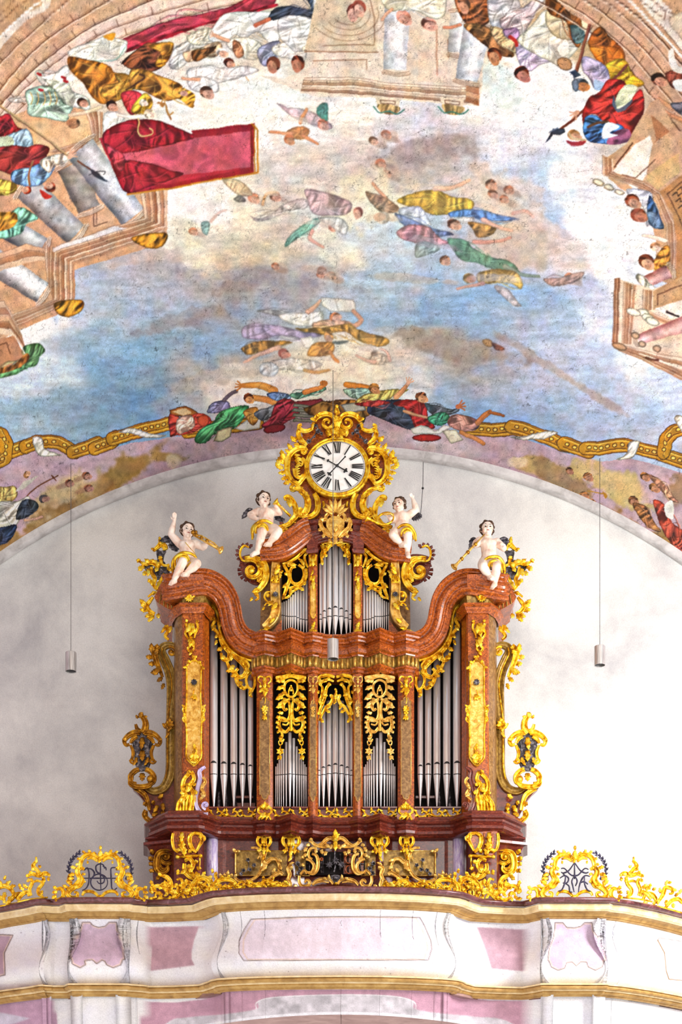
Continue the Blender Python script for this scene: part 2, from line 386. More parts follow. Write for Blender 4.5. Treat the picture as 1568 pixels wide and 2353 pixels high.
class Canvas:
    def __init__(s, x0, y0, w, h):
        s.x0, s.y0, s.w, s.h = x0, y0, w, h
        s.c = np.zeros((h, w, 3), np.float32)
        s.tab = (np.random.RandomState(4).rand(64, 64)*2-1).astype(np.float32)
        s.n1 = vnoise(9, h, w); s.n2 = vnoise(26, h, w); s.n3 = vnoise(70, h, w)
    def box(s, P, m):
        xs = [p[0] for p in P]; ys = [p[1] for p in P]
        X0 = max(int(min(xs)-s.x0-m), 0); X1 = min(int(max(xs)-s.x0+m)+2, s.w)
        Y0 = max(int(min(ys)-s.y0-m), 0); Y1 = min(int(max(ys)-s.y0+m)+2, s.h)
        return X0, X1, Y0, Y1
    def mask(s, P, X0, X1, Y0, Y1):
        xx = (np.arange(X0, X1)+s.x0)[None, :].astype(np.float32)
        yy = (np.arange(Y0, Y1)+s.y0)[:, None].astype(np.float32)
        m = np.zeros((Y1-Y0, X1-X0), bool)
        n = len(P)
        for i in range(n):
            x1, y1 = P[i]; x2, y2 = P[(i+1) % n]
            if y1 == y2: continue
            r0 = max(int(min(y1, y2)-s.y0-Y0)-1, 0); r1 = min(int(max(y1, y2)-s.y0-Y0)+2, Y1-Y0)
            if r1 <= r0: continue
            ys = yy[r0:r1]
            cond = (ys >= min(y1, y2)) & (ys < max(y1, y2))
            xc = x1+(ys-y1)*(x2-x1)/(y2-y1)
            m[r0:r1] ^= cond & (xx < xc)
        return m.astype(np.float32)
    def blur(s, m, k):
        k = int(round(k))
        for ax in (0, 1):
            for _ in range(2):
                pad = [(k, k) if a == ax else (0, 0) for a in (0, 1)]
                q = np.cumsum(np.pad(m, pad+[], mode='edge'), axis=ax)
                q = np.concatenate([np.zeros_like(np.take(q, [0], axis=ax)), q], axis=ax)
                L = m.shape[ax]; w = 2*k+1
                m = (np.take(q, range(w, w+L), axis=ax)-np.take(q, range(0, L), axis=ax))/w
        return m
    def comp(s, m, col, bb, fold=None, alpha=1.0, tex=0.06):
        X0, X1, Y0, Y1 = bb
        col = np.array(col, np.float32)
        f = 1+tex*2*(s.n1[Y0:Y1, X0:X1]+s.n2[Y0:Y1, X0:X1])
        if fold:
            ang, per, amp = fold
            a = math.radians(ang)
            xx = (np.arange(X0, X1)+s.x0)[None, :]; yy = (np.arange(Y0, Y1)+s.y0)[:, None]
            u = (xx*math.cos(a)+yy*math.sin(a))/(per*0.62)+3.2*s.n2[Y0:Y1, X0:X1]+6*s.n3[Y0:Y1, X0:X1]
            v = (-xx*math.sin(a)+yy*math.cos(a))/(per*2.6)+2*s.n3[Y0:Y1, X0:X1]
            T = s.tab; N = T.shape[0]
            ui = np.floor(u).astype(int); vi = np.floor(v).astype(int); fu = u-ui; fv = v-vi
            fu = fu*fu*(3-2*fu); fv = fv*fv*(3-2*fv)
            w = (T[ui % N, vi % N]*(1-fu)+T[(ui+1) % N, vi % N]*fu)*(1-fv)+(T[ui % N, (vi+1) % N]*(1-fu)+T[(ui+1) % N, (vi+1) % N]*fu)*fv
            w = np.clip(w*1.9, -1, 1.1); w = np.where(w < 0, w*1.25, w)
            amp = amp*1.25
            f = f*(1+amp*w)
        m = (m*alpha)[..., None]
        s.c[Y0:Y1, X0:X1] = s.c[Y0:Y1, X0:X1]*(1-m)+np.clip(col[None, None]*f[..., None], 0, 255)*m
    def poly(s, p, col, fold=None, smooth=True, soft=0, a=1.0, edge=0, tex=0.06):
        P = pts(p)
        if smooth: P = crom(P)
        bb = s.box(P, soft*2+2)
        if bb[1] <= bb[0] or bb[3] <= bb[2]: return
        m0 = s.mask(P, *bb)
        m = s.blur(m0, soft) if soft >= 1 else m0
        s.comp(m, col, bb, fold, a, tex)
        if edge:
            e = np.clip(s.blur(m0, 2)*(1-s.blur(m0, 2))*4, 0, 1)*m0
            s.comp(e, [c*0.45 for c in col], bb, None, edge)
    def line(s, p, w, col, smooth=True, a=1.0, soft=0, closed=False):
        P = pts(p)
        if smooth and len(P) > 2: P = crom(P, closed)
        if closed: P = P+[P[0]]
        if isinstance(w, (int, float)): W = [w]*len(P)
        else:
            W = np.interp(np.linspace(0, 1, len(P)), np.linspace(0, 1, len(w)), w)
        bb = s.box(P, max(W)+2+soft*2)
        X0, X1, Y0, Y1 = bb
        if X1 <= X0 or Y1 <= Y0: return
        m = np.zeros((Y1-Y0, X1-X0), np.float32)
        for i in range(len(P)-1):
            b2 = s.box(P[i:i+2], max(W[i], W[i+1])+2)
            x0, x1, y0, y1 = max(b2[0], X0), min(b2[1], X1), max(b2[2], Y0), min(b2[3], Y1)
            if x1 <= x0 or y1 <= y0: continue
            xx = (np.arange(x0, x1)+s.x0)[None, :]; yy = (np.arange(y0, y1)+s.y0)[:, None]
            ax_, ay = P[i]; dx = P[i+1][0]-ax_; dy = P[i+1][1]-ay
            L = dx*dx+dy*dy+1e-6
            t = np.clip(((xx-ax_)*dx+(yy-ay)*dy)/L, 0, 1)
            d = np.hypot(xx-ax_-t*dx, yy-ay-t*dy)
            r = (W[i]*(1-t)+W[i+1]*t)/2
            v = np.clip(r-d+0.5, 0, 1)
            sub = m[y0-Y0:y1-Y0, x0-X0:x1-X0]
            np.maximum(sub, v, out=sub)
        if soft: m = s.blur(m, soft)
        s.comp(m, col, bb, None, a)
    def ell(s, x, y, rx, ry, col, ang=0, a=1.0, soft=0, edge=0, fold=None):
        c, sn = math.cos(math.radians(ang)), math.sin(math.radians(ang))
        P = [(x+rx*math.cos(t)*c-ry*math.sin(t)*sn, y+rx*math.cos(t)*sn+ry*math.sin(t)*c) for t in np.linspace(0, 6.283, 20)[:-1]]
        s.poly(P, col, fold, False, soft, a, edge)
    def haze(s, x, y, rx, ry, col, a=0.7, ang=0):
        c, sn = math.cos(math.radians(ang)), math.sin(math.radians(ang))
        R = max(rx, ry)*2.2
        bb = s.box([(x-R, y-R), (x+R, y+R)], 0); X0, X1, Y0, Y1 = bb
        if X1 <= X0 or Y1 <= Y0: return
        xx = (np.arange(X0, X1)+s.x0)[None, :]-x; yy = (np.arange(Y0, Y1)+s.y0)[:, None]-y
        u = (xx*c+yy*sn)/rx; v = (-xx*sn+yy*c)/ry
        n = s.n2[Y0:Y1, X0:X1]*0.9+s.n3[Y0:Y1, X0:X1]*0.9+s.n1[Y0:Y1, X0:X1]*0.4
        d = np.sqrt(u*u+v*v)+n*0.7
        m = np.clip((1.15-d)/0.5, 0, 1); m = m*m*(3-2*m)
        s.comp(m.astype(np.float32), col, bb, None, a)
    # ---- figures of the painting
    def head(s, x, y, r, ang=0, hair=(116, 72, 48), skin=(214, 160, 130), face=1):
        # ang: direction the chin points
        c, sn = math.cos(math.radians(ang)), math.sin(math.radians(ang))
        T = lambda u, v: (x+u*c-v*sn, y+u*sn+v*c)
        r = r*0.94
        s.ell(*T(-r*0.2, -r*0.1*face), r*1.0, r*0.86, hair, ang, fold=(ang+60, r*0.5, 0.3))
        s.ell(*T(r*0.2, r*0.14*face), r*0.88, r*0.6, skin, ang)
        s.ell(*T(r*0.1, -r*0.25*face), r*0.6, r*0.25, [k*0.72 for k in skin], ang, a=0.5)
        s.ell(*T(r*0.30, r*0.40*face), r*0.3, r*0.25, [k*0.8 for k in skin], ang, a=0.7)
        if r > 5:
            for e in (-0.22, 0.28): s.ell(*T(r*0.02, r*e+0.12*r*face), r*0.11, r*0.1, (110, 60, 48), ang, a=0.6)
            s.ell(*T(r*0.28, r*0.1), r*0.16, r*0.09, (170, 105, 85), ang, a=0.5)
            s.ell(*T(r*0.55, r*0.12), r*0.07, r*0.16, (165, 80, 66), ang, a=0.55)
    def limb(s, p, w, skin=(216, 162, 130)):
        s.line(p, [k+1.6 for k in w] if not isinstance(w, (int, float)) else w+1.6, [k*0.6 for k in skin], a=0.8)
        s.line(p, w, skin)
        P = pts(p); q = [(x-1, y-1.2) for x, y in P]
        s.line(q, [k*0.35 for k in w] if not isinstance(w, (int, float)) else w*0.35, [min(k*1.18, 255) for k in skin], a=0.6)
    def hand(s, x, y, r, ang, skin=(216, 162, 130)):
        s.ell(x, y, r, r*0.8, skin, ang)
        for k in (-50, -20, 10, 38):
            t = math.radians(ang+k); s.line([(x, y), (x+r*2.3*math.cos(t), y+r*2.3*math.sin(t))], r*0.5, skin)
    def robe(s, p, col, ang=60, per=11, amp=0.2, edge=0.7, smooth=True):
        s.poly(p, col, (ang, per, amp), smooth, 0, 1, edge)
        P = pts(p); cx = sum(q[0] for q in P)/len(P); cy = sum(q[1] for q in P)/len(P)
        for i in range(0, len(P), 1):       # creases from the hem to the middle
            q = P[i]; j = P[(i+2) % len(P)]
            m = ((q[0]*0.45+cx*0.55)+(j[1]-q[1])*0.12, (q[1]*0.45+cy*0.55)+(q[0]-j[0])*0.12)
            e = (j[0]*0.3+cx*0.7, j[1]*0.3+cy*0.7)
            s.line([(q[0]*0.93+cx*0.07, q[1]*0.93+cy*0.07), m, e], [1, 2.6, 0.6], [k*0.5 for k in col], a=0.55)
            s.line([(q[0]*0.9+cx*0.1+2, q[1]*0.9+cy*0.1+2), (m[0]+3, m[1]+2.5), (e[0]+2, e[1]+2)], [0.6, 2.2, 0.4], [min(k*1.35+25, 255) for k in col], a=0.55)
    def column(s, p0, p1, w0, w1, col=(205, 205, 205), dark=(120, 118, 122)):
        (x0, y0), (x1, y1) = p0, p1
        L = math.hypot(x1-x0, y1-y0); nx, ny = -(y1-y0)/L, (x1-x0)/L
        K = 16
        for k in range(K):
            a0, a1 = -0.5+k/K, -0.5+(k+1)/K+0.02
            t = (k+0.5)/K; b = 1-abs(t-0.36)**1.3*2.0; b = max(0, min(1, b))
            cc = [dark[i]*(1-b)+col[i]*b for i in range(3)]
            s.poly([(x0+nx*w0*a0, y0+ny*w0*a0), (x0+nx*w0*a1, y0+ny*w0*a1), (x1+nx*w1*a1, y1+ny*w1*a1), (x1+nx*w1*a0, y1+ny*w1*a0)], cc, None, False, tex=0.13)
        for e in (0, 1):
            X, Y, W = (x0, y0, w0) if e == 0 else (x1, y1, w1)
            for off, g in ((0, 1.15), (5, 1.3), (10, 1.25)):
                sg = 1 if e else -1
                cx, cy = X+sg*(x1-x0)/L*off*0.7, Y+sg*(y1-y0)/L*off*0.7
                s.line([(cx+nx*W*g*0.5, cy+ny*W*g*0.5), (cx+sg*(x1-x0)/L*5, cy+sg*(y1-y0)/L*5), (cx-nx*W*g*0.5, cy-ny*W*g*0.5)], 2.2, (236, 216, 196))
                s.line([(cx+nx*W*g*0.5+1.5, cy+ny*W*g*0.5+1.5), (cx+sg*(x1-x0)/L*5+1.5, cy+sg*(y1-y0)/L*5+1.5), (cx-nx*W*g*0.5+1.5, cy-ny*W*g*0.5+1.5)], 1.2, (110, 70, 45))
    def mould(s, A, B, k=6, cols=((224, 184, 150), (186, 130, 92), (206, 156, 116), (164, 106, 70), (228, 192, 160), (192, 136, 98))):
        # a painted cornice: k strips between polyline A and polyline B
        A = pts(A); B = pts(B)
        for i in range(k):
            t0, t1 = i/k, (i+1)/k
            P = [(a[0]*(1-t0)+b[0]*t0, a[1]*(1-t0)+b[1]*t0) for a, b in zip(A, B)]
            Q = [(a[0]*(1-t1)+b[0]*t1, a[1]*(1-t1)+b[1]*t1) for a, b in zip(A, B)]
            s.poly(P+Q[::-1], cols[i % len(cols)], None, False)
            s.line(P, 1.1, (96, 54, 36), False, a=0.75); s.line([(x+1.5, y+1.5) for x, y in P], 0.9, (244, 214, 184), False, a=0.6)
def paint_fresco():
    K = Canvas(-PADX, -PADT, CW, CH)
    # ------------------------------------------------ ground tones: heaven, clouds
    ctl = """-100,-100,190,140,105,120 60,40,190,145,110,90 300,-80,195,160,130,90 640,40,205,190,165,60 800,-80,200,180,150,90 1000,60,225,205,180,70 1150,60,215,195,170,50
    1300,60,200,165,120,40 1400,40,195,150,115,60 1540,60,222,196,170,60 1640,200,190,150,115,80 1560,250,190,145,110,50
    230,190,235,215,195,40 400,150,225,210,195,50 520,190,240,236,225,50 620,220,250,246,230,50 500,260,236,230,218,50 640,300,240,232,226,45 560,300,244,236,214,40
    700,220,240,228,214,40 800,250,246,238,225,50 950,290,215,210,220,60 1100,250,235,230,228,45 1180,230,238,242,238,45 1230,300,250,250,252,45 1250,180,254,254,254,50
    1050,330,205,205,220,45 1150,350,225,225,238,40 1300,400,246,246,250,45 1350,500,248,248,250,50 1240,420,170,195,228,45 1200,400,180,195,222,35 1330,440,225,232,245,30
    800,350,205,190,180,55 950,340,165,148,145,45 1040,350,160,140,138,40 880,400,190,178,166,45 700,400,208,196,184,50 640,420,214,200,186,45 900,300,215,208,215,35
    400,480,248,244,242,40 460,430,238,226,224,35 460,540,225,215,185,45 540,480,242,226,196,45 600,560,205,190,160,45 650,500,205,190,170,40 520,570,205,188,160,45
    430,620,170,165,172,40 300,620,190,180,185,40 240,610,185,170,165,35 340,640,170,180,205,40 230,650,178,188,212,40 700,620,165,160,160,45 560,620,150,148,152,45
    760,560,222,214,190,45 830,560,200,208,212,40 900,570,180,200,215,40 830,600,165,190,215,45 980,600,150,180,212,45 1100,480,205,190,175,35 1180,520,198,180,160,45 1280,500,160,182,218,45 1300,560,215,200,196,45
    1180,600,175,165,165,35 1250,600,205,190,182,40 1350,600,215,208,222,45 1420,560,245,244,248,50 1330,660,180,185,215,45 1400,700,190,200,228,45 1380,760,205,215,238,45
    260,700,158,180,208,45 180,740,190,205,225,40 100,720,246,246,250,40 60,760,252,252,254,35 120,820,190,212,230,40 40,870,200,215,232,40 230,780,140,178,208,50 400,700,150,170,200,45
    360,780,120,165,202,50 500,780,120,160,200,45 560,700,150,165,190,40 440,720,150,140,140,30 500,690,158,144,138,25 660,680,150,165,185,40 700,640,158,158,165,40 250,860,110,158,198,50 330,900,104,152,195,50
    100,940,130,170,205,50 200,960,112,160,200,50 0,960,150,185,212,50 450,850,165,165,165,45 560,840,185,175,160,40 400,920,140,155,175,40 640,860,222,210,188,40 560,900,225,205,190,40 760,840,238,222,190,45 840,860,230,214,186,45
    900,720,130,172,212,50 1000,700,125,168,210,50 1100,720,128,170,212,50 850,650,160,185,208,45 960,650,180,185,200,35 1200,700,140,175,215,50 1300,740,155,185,220,50 900,760,160,175,190,35
    1000,790,170,155,140,40 1080,820,155,140,130,40 930,830,215,200,180,40 1170,820,160,160,180,30 1100,860,150,165,195,40 1250,830,168,186,222,45 1250,900,150,178,218,45 1000,900,140,175,215,45 1100,920,128,165,212,50 1350,880,170,188,224,50
    1400,960,165,185,222,50 1300,960,135,170,214,50 1500,900,190,205,232,50 1480,960,160,182,222,40 1450,850,215,222,240,40 1200,960,125,160,208,50 700,920,200,180,165,35 950,880,205,205,215,30"""
    acc = np.zeros((CH//4+1, CW//4+1, 3), np.float32); ws = np.zeros((CH//4+1, CW//4+1), np.float32)
    gy = (np.arange(CH//4+1)*4-PADT)[:, None].astype(np.float32); gx = (np.arange(CW//4+1)*4-PADX)[None, :].astype(np.float32)
    rs = np.random.RandomState(5)
    wx = vnoise(24, CH//4+1, CW//4+1, rs, 1.6)*90+vnoise(8, CH//4+1, CW//4+1, rs, 1.8)*40
    wy = vnoise(24, CH//4+1, CW//4+1, rs, 1.6)*60+vnoise(7, CH//4+1, CW//4+1, rs, 1.8)*30
    for t in ctl.split():
        x, y, r, g, b, R = [float(v) for v in t.split(',')]
        d2 = ((gx-x+wx*1.4)**2+((gy-y+wy*1.3)*1.25)**2)/(R*R)
        w = 1/(0.2+d2)**1.9*R/45
        acc += w[..., None]*np.array([r, g, b], np.float32); ws += w
    base = acc/ws[..., None]
    yi = (np.arange(CH)/4); xi = (np.arange(CW)/4)
    y0 = yi.astype(int); x0 = xi.astype(int); fy = (yi-y0)[:, None, None]; fx = (xi-x0)[None, :, None]
    y1 = np.minimum(y0+1, base.shape[0]-1); x1 = np.minimum(x0+1, base.shape[1]-1)
    K.c = ((base[y0][:, x0]*(1-fx)+base[y0][:, x1]*fx)*(1-fy)+(base[y1][:, x0]*(1-fx)+base[y1][:, x1]*fx)*fy).astype(np.float32)
    # streaky brushwork following the sweep of the sky
    rs = np.random.RandomState(9)
    st = vnoise(5, rs=rs, ax=5)*0.6+vnoise(12, rs=rs, ax=4)*0.5+vnoise(3, rs=rs, ax=2)*0.5
    K.c *= (1+0.17*st)[..., None]
    warm = vnoise(40, rs=rs, ax=2)[..., None]
    K.c += warm*np.array([16, 2, -14], np.float32)
    g_ = K.c.mean(-1, keepdims=True); K.c = g_+(K.c-g_)*0.86
    K.haze(560, 650, 110, 22, (150, 138, 132), 0.75, -22); K.haze(420, 730, 120, 18, (142, 136, 140), 0.6, -18)
    K.haze(980, 350, 110, 34, (158, 140, 138), 0.7, -5); K.haze(900, 400, 120, 26, (190, 172, 160), 0.55)
    K.haze(1060, 800, 160, 26, (158, 142, 128), 0.75, 12); K.haze(1290, 860, 150, 12, (170, 150, 140), 0.65, 32); K.haze(940, 640, 130, 10, (175, 168, 160), 0.6, 5)
    K.haze(1160, 560, 150, 45, (196, 176, 160), 0.6, 12); K.haze(1180, 440, 90, 50, (226, 200, 178), 0.55, 30)
    K.haze(620, 640, 200, 16, (150, 148, 156), 0.6, 6); K.haze(760, 850, 200, 26, (236, 222, 200), 0.6); K.haze(520, 860, 170, 22, (196, 178, 160), 0.6, -14)
    K.haze(60, 760, 120, 42, (253, 253, 254), 0.9, -25); K.haze(100, 640, 60, 10, (250, 248, 246), 0.2); K.haze(470, 470, 95, 50, (248, 244, 240), 0.7); K.haze(330, 590, 90, 22, (200, 178, 168), 0.6, -10)
    K.haze(1400, 560, 70, 120, (250, 250, 252), 0.8, -20); K.haze(1240, 190, 110, 90, (254, 254, 254), 0.9); K.haze(1150, 190, 60, 40, (206, 226, 220), 0.7, 60); K.haze(640, 240, 60, 50, (252, 250, 240), 0.8)
    K.haze(1470, 820, 60, 60, (244, 246, 252), 0.5, 35); K.haze(560, 240, 90, 26, (252, 250, 246), 0.7)
    bl = (60, 40, 35); W = (240, 234, 222); skin = (214, 156, 120); red = (178, 40, 48); gold = (206, 140, 30); grn = (150, 190, 170)
    br = (196, 148, 112); dk = (98, 58, 38)
    # ------------------------------------------------ upper left: painted masonry rings
    K.poly('-165,-165 700,-165 640,-10 520,16 400,44 285,95 230,140 150,190 90,240 40,300 -10,360 -165,420', (222, 192, 172), None, False)
    K.poly('-165,-165 500,-165 340,2 250,38 180,75 120,120 60,175 0,245 -60,330 -165,420', (200, 156, 120), None, False)
    for arc, w in (('-60,245 0,145 60,85 150,5 220,-60', 1.6), ('-60,300 0,205 75,118 150,60 250,0 300,-30', 2), ('-40,290 0,240 60,176 120,124 180,80 250,42 340,4 420,-30', 2.4), ('-20,290 30,230 80,182 150,128 230,80 310,46 460,2 540,-20', 1.6),
                   ('0,300 50,245 100,205 170,150 250,100 330,66 480,22 600,-5', 1.6)):
        P = crom(pts(arc), False, 10); K.line(P, w, dk, False); K.line([(x+3, y+2.5) for x, y in P], w*0.9, (238, 212, 190), False, a=0.9); K.line([(x-3, y-2.5) for x, y in P], w, (150, 104, 76), False, a=0.6)
        for k in range(4, len(P)-4, 7):
            x, y = P[k]; dx, dy = P[k+1][0]-P[k-1][0], P[k+1][1]-P[k-1][1]; L = math.hypot(dx, dy)
            K.line([(x, y), (x-dy/L*-16, y+dx/L*-16)], 1.6, dk, False, a=0.9)
    K.poly('-165,300 -165,-165 60,-165 118,-4 58,50 0,112 -60,200', (222, 204, 186), None, True)
    K.poly('-165,190 -165,-165 40,-165 98,-4 52,34 0,86 -60,150', (190, 146, 104), None, True)
    K.line('-60,170 -10,95 50,38 104,-6', 4, (244, 236, 226)); K.line('-60,140 -10,62 40,16 70,-6', 2, dk, a=0.7); K.line('-60,122 -10,46 22,10 40,-6', 1.6, dk, a=0.7)
    # red drape on the balustrade
    K.robe('268,98 330,68 400,44 520,16 624,-30 626,14 560,30 500,50 440,62 360,88 284,118', (186, 52, 72), 75, 14, 0.15)
    K.poly('300,108 400,72 500,44 624,10 626,18 520,42 470,56 400,82 290,120', (150, 24, 40), (70, 9, 0.25))
    # ------------------------------------------------ lower left masonry, columns
    K.poly('-165,330 40,262 120,220 232,262 234,330 178,345 60,460 0,520 -165,560', (218, 168, 122), None, False)
    K.poly('64,282 196,262 216,320 90,345', (226, 180, 130), None, False)
    K.mould('196,250 214,318 60,360', '236,258 235,330 70,378', 6)
    K.poly('-165,380 170,345 180,345 300,440 385,432 385,522 370,560 170,620 172,705 40,760 0,780 -165,820', (212, 160, 118), None, False)
    K.poly('-165,330 60,330 120,420 90,600 -10,640 -165,700', (204, 152, 112), None, False)
    K.poly('200,430 262,470 262,520 216,522', (222, 172, 132), None, False)
    K.line('212,436 216,520 246,510', 2, dk, False); K.line('218,436 222,514', 1.4, dk, False)
    K.column((160, 380), (205, 480), 60, 52, (170, 160, 150), (100, 90, 84))
    K.column((60, 430), (175, 538), 62, 56, (190, 192, 196), (110, 100, 98))
    K.column((10, 520), (98, 568), 52, 46, (200, 204, 208), (92, 88, 90))
    K.column((184, 340), (306, 498), 72, 62, (206, 210, 218), (112, 110, 116))
    K.column((-60, 570), (98, 672), 64, 50, (252, 252, 252), (110, 104, 104))
    K.mould('262,520 332,500 322,440', '276,545 385,522 384,432', 7)
    K.mould('-60,600 60,560 118,575 262,520', '-60,640 60,604 122,592 290,540', 3, ((214, 166, 130), (188, 132, 92), (226, 186, 150)))
    K.mould('262,520 120,568 118,590', '384,532 172,612 172,600', 2, ((222, 210, 206), (206, 156, 116)))
    K.mould('330,512 122,578 124,688 -60,755', '385,534 172,606 172,690 -60,800', 8)
    K.mould('104,560 106,640', '124,580 122,690', 4)
    for q in ('306,542 380,534 376,562 352,572 318,562', '128,694 186,688 188,712 160,728 132,720'):
        K.poly(q, (186, 122, 30), (40, 7, 0.35), edge=0.8)
    K.mould('-60,700 10,690 50,770', '-60,760 28,770 62,812', 5)
    K.poly('-60,790 30,770 60,820 20,842 -60,850', (190, 130, 90), None, False); K.line('-20,800 14,786 24,812', 2, dk, False)
    K.robe('-20,858 20,850 60,826 52,800 70,790 92,790 103,806 90,820 84,838 60,846 30,862 -20,872', (96, 150, 96), 30, 7, 0.3)
    K.poly('-20,848 30,838 60,812 66,826 40,846 -20,862', (150, 96, 40), (20, 6, 0.3))
    K.robe('-30,500 20,488 45,476 66,484 88,500 64,512 50,535 20,545 -30,545', (112, 176, 150), 20, 7, 0.3); K.poly('-30,496 26,486 42,500 24,524 -30,530', (190, 130, 40), (35, 8, .3))
    # left soldier with red and blue dress
    K.robe('-40,270 0,268 20,262 40,290 60,300 72,318 52,330 40,310 10,330 -40,330', (170, 36, 44), 50, 9, 0.3)
    K.robe('0,320 60,296 76,330 70,350 40,345 0,348 -30,350', (150, 178, 206), 30, 6, 0.2); K.poly('-30,322 20,312 32,330 8,348 -30,344', (190, 204, 170))
    K.robe('-40,350 20,334 60,338 84,330 112,338 108,356 96,384 70,396 30,402 4,394 -40,380', (156, 44, 44), 60, 12, 0.25)
    K.robe('30,392 70,384 100,370 132,362 128,382 108,412 84,428 40,424 24,410', (110, 148, 200), 20, 9, 0.3)
    K.robe('90,372 120,356 150,352 162,362 150,374 128,380 110,398', (228, 200, 178), 10, 6, 0.25); K.line('74,372 66,400 68,424', 5, (150, 96, 60))
    K.robe('-40,410 20,416 40,428 24,446 -40,446', (214, 172, 60), 20, 8, 0.3)
    K.head(60, 436, 11, 160, (170, 60, 30)); K.head(112, 428, 14, 200, (176, 70, 36)); K.poly('92,436 110,446 118,452 100,456', (190, 50, 40))
    K.line('-10,236 60,285 110,320 160,360', 4.5, (196, 160, 110), False); K.line('-10,239 60,288 110,323 160,363', 1.5, dk, False); K.line('178,370 212,394', 4, (110, 64, 48), False)
    K.poly('205,388 225,396 252,420 228,410 212,402', (60, 66, 80), None, False); K.line('204,402 222,394 240,392 238,400', 2, (50, 54, 66)); K.hand(160, 360, 7, -40)
    # ------------------------------------------------ upper left procession
    K.robe('165,136 200,130 240,88 290,92 288,112 272,130 240,140 200,128', (232, 226, 206), 60, 10, 0.12)
    K.robe('165,110 230,86 262,72 266,92 290,100 288,120 256,140 200,140 158,128', (238, 232, 214), 50, 12, 0.1)
    K.poly('236,84 264,74 258,92', (220, 150, 40)); K.line('160,134 200,140 262,136 288,108', 3, (150, 180, 168))
    K.robe('96,196 80,168 96,160 112,176 150,150 160,160 150,180 110,196', (238, 232, 218), 50, 9, 0.14)
    K.robe('158,130 200,136 250,150 262,166 300,180 304,198 280,226 240,240 214,226 190,190 160,160', (194, 116, 34), 30, 12, 0.32)
    K.robe('232,220 240,196 270,190 262,170 296,172 306,190 300,216 268,232', (206, 138, 46), 60, 10, 0.25)
    K.robe('280,140 330,102 350,98 390,98 398,110 384,140 362,160 330,165 300,158 282,148', (116, 60, 36), 60, 9, 0.4); K.robe('340,105 392,96 396,112 376,150 356,148 366,120', (204, 130, 38), 70, 8, 0.3)
    K.robe('300,160 340,160 360,170 404,188 420,200 446,240 436,246 414,226 380,232 330,210 300,200', (198, 128, 44), 40, 10, 0.32); K.poly('420,204 448,218 440,246 416,228', (212, 150, 44), (60, 7, .3)); K.head(422, 212, 11, 20, (200, 150, 60))
    K.line('290,206 320,186 332,176 320,170', 4, (90, 50, 30))
    K.robe('22,224 60,222 64,210 78,226 60,234 24,234', (214, 196, 180), 20, 7, 0.2)
    K.robe('60,210 90,196 120,200 140,226 168,240 160,262 150,278 108,272 66,264 62,240', (160, 190, 166), 80, 10, 0.25)
    for x in (70, 84, 98, 112, 126): K.line([(x, 212), (x+4, 226), (x, 240)], 2.4, (196, 160, 90))
    K.robe('100,180 150,186 172,210 200,222 206,250 180,248 150,238 130,212', (206, 212, 190), 50, 9, 0.2); K.poly('96,176 150,168 170,176 166,186 130,186', (240, 234, 222), (20, 7, .1))
    for x, y in ((90, 170), (92, 206), (146, 178), (150, 186)): K.ell(x, y, 7, 3.5, (176, 40, 44), 20)
    K.head(190, 236, 13, 10, (90, 60, 40)); K.limb('160,264 190,258 232,246', 7, (226, 196, 160)); K.head(166, 282, 15, 170, (130, 90, 60), (186, 130, 90))
    K.head(258, 244, 14, 20, (96, 52, 30)); K.robe('280,214 310,208 332,226 322,256 300,262 284,240', (196, 44, 52), 60, 8, 0.2); K.robe('300,252 330,214 350,230 344,252 326,262', (212, 156, 44), 60, 8, 0.3)
    K.head(346, 262, 14, 10, (200, 180, 150), (240, 220, 200)); K.head(330, 236, 10, 0, (200, 190, 170), (236, 214, 190))
    K.robe('238,262 270,256 286,270 282,300 262,316 240,310', (244, 240, 236), 40, 9, 0.08); K.head(288, 306, 14, 10, (140, 70, 50), (240, 216, 200))
    K.line('362,236 380,240 384,256 392,274', 4, (150, 100, 50)); K.line('368,240 376,230 388,262 398,258', 3, (190, 140, 70)); K.ell(372, 240, 7, 4, (176, 120, 60), 50)
    # white choir figures to the top
    K.robe('386,150 400,110 440,92 444,120 430,142 410,160', (214, 206, 198), 60, 7, 0.16); K.robe('430,80 480,62 500,90 470,104 438,100', (220, 206, 180), 20, 5, 0.14)
    for i in range(5): K.line([(446+i*2, 74+i*6), (474, 66+i*6)], 1, (110, 90, 70), a=0.7)
    K.robe('478,90 500,44 530,28 570,26 640,30 646,60 640,96 620,100 590,72 560,90 540,80 520,96', (232, 230, 226), 70, 12, 0.1)
    K.robe('420,120 460,110 500,94 512,110 500,130 460,134 430,142', (220, 180, 140), 30, 8, 0.2); K.robe('440,118 480,110 500,104 476,130 446,140', (140, 84, 40), 50, 7, 0.3)
    K.robe('520,96 560,84 596,96 606,120 590,136 560,134 536,120', (238, 228, 206), 40, 10, 0.12); K.robe('536,92 552,100 560,124 546,134 534,112', (196, 130, 90), 60, 8, 0.2)
    K.limb('492,80 510,88 524,92', 7); K.hand(492, 80, 5, 200); K.head(512, 122, 14, 10, (230, 220, 206), (226, 178, 150)); K.head(528, 146, 14, 15, (86, 40, 26)); K.line('548,150 560,170 572,184', 2.6, (200, 160, 110))
    K.robe('430,160 470,150 520,156 560,150 596,160 560,176 520,186 470,200 440,190', (236, 230, 226), 10, 10, 0.1); K.robe('430,182 470,176 500,190 500,212 470,214 440,206', (232, 226, 222), 40, 9, 0.1)
    K.head(477, 214, 17, 20, (160, 110, 90), (222, 170, 150)); K.limb('420,180 440,182 458,182', 6)
    K.robe('594,110 640,92 646,120 620,150 600,146', (150, 152, 178), 60, 9, 0.15); K.robe('624,110 650,96 690,96 704,120 696,146 670,136 640,130', (238, 232, 216), 60, 9, 0.12)
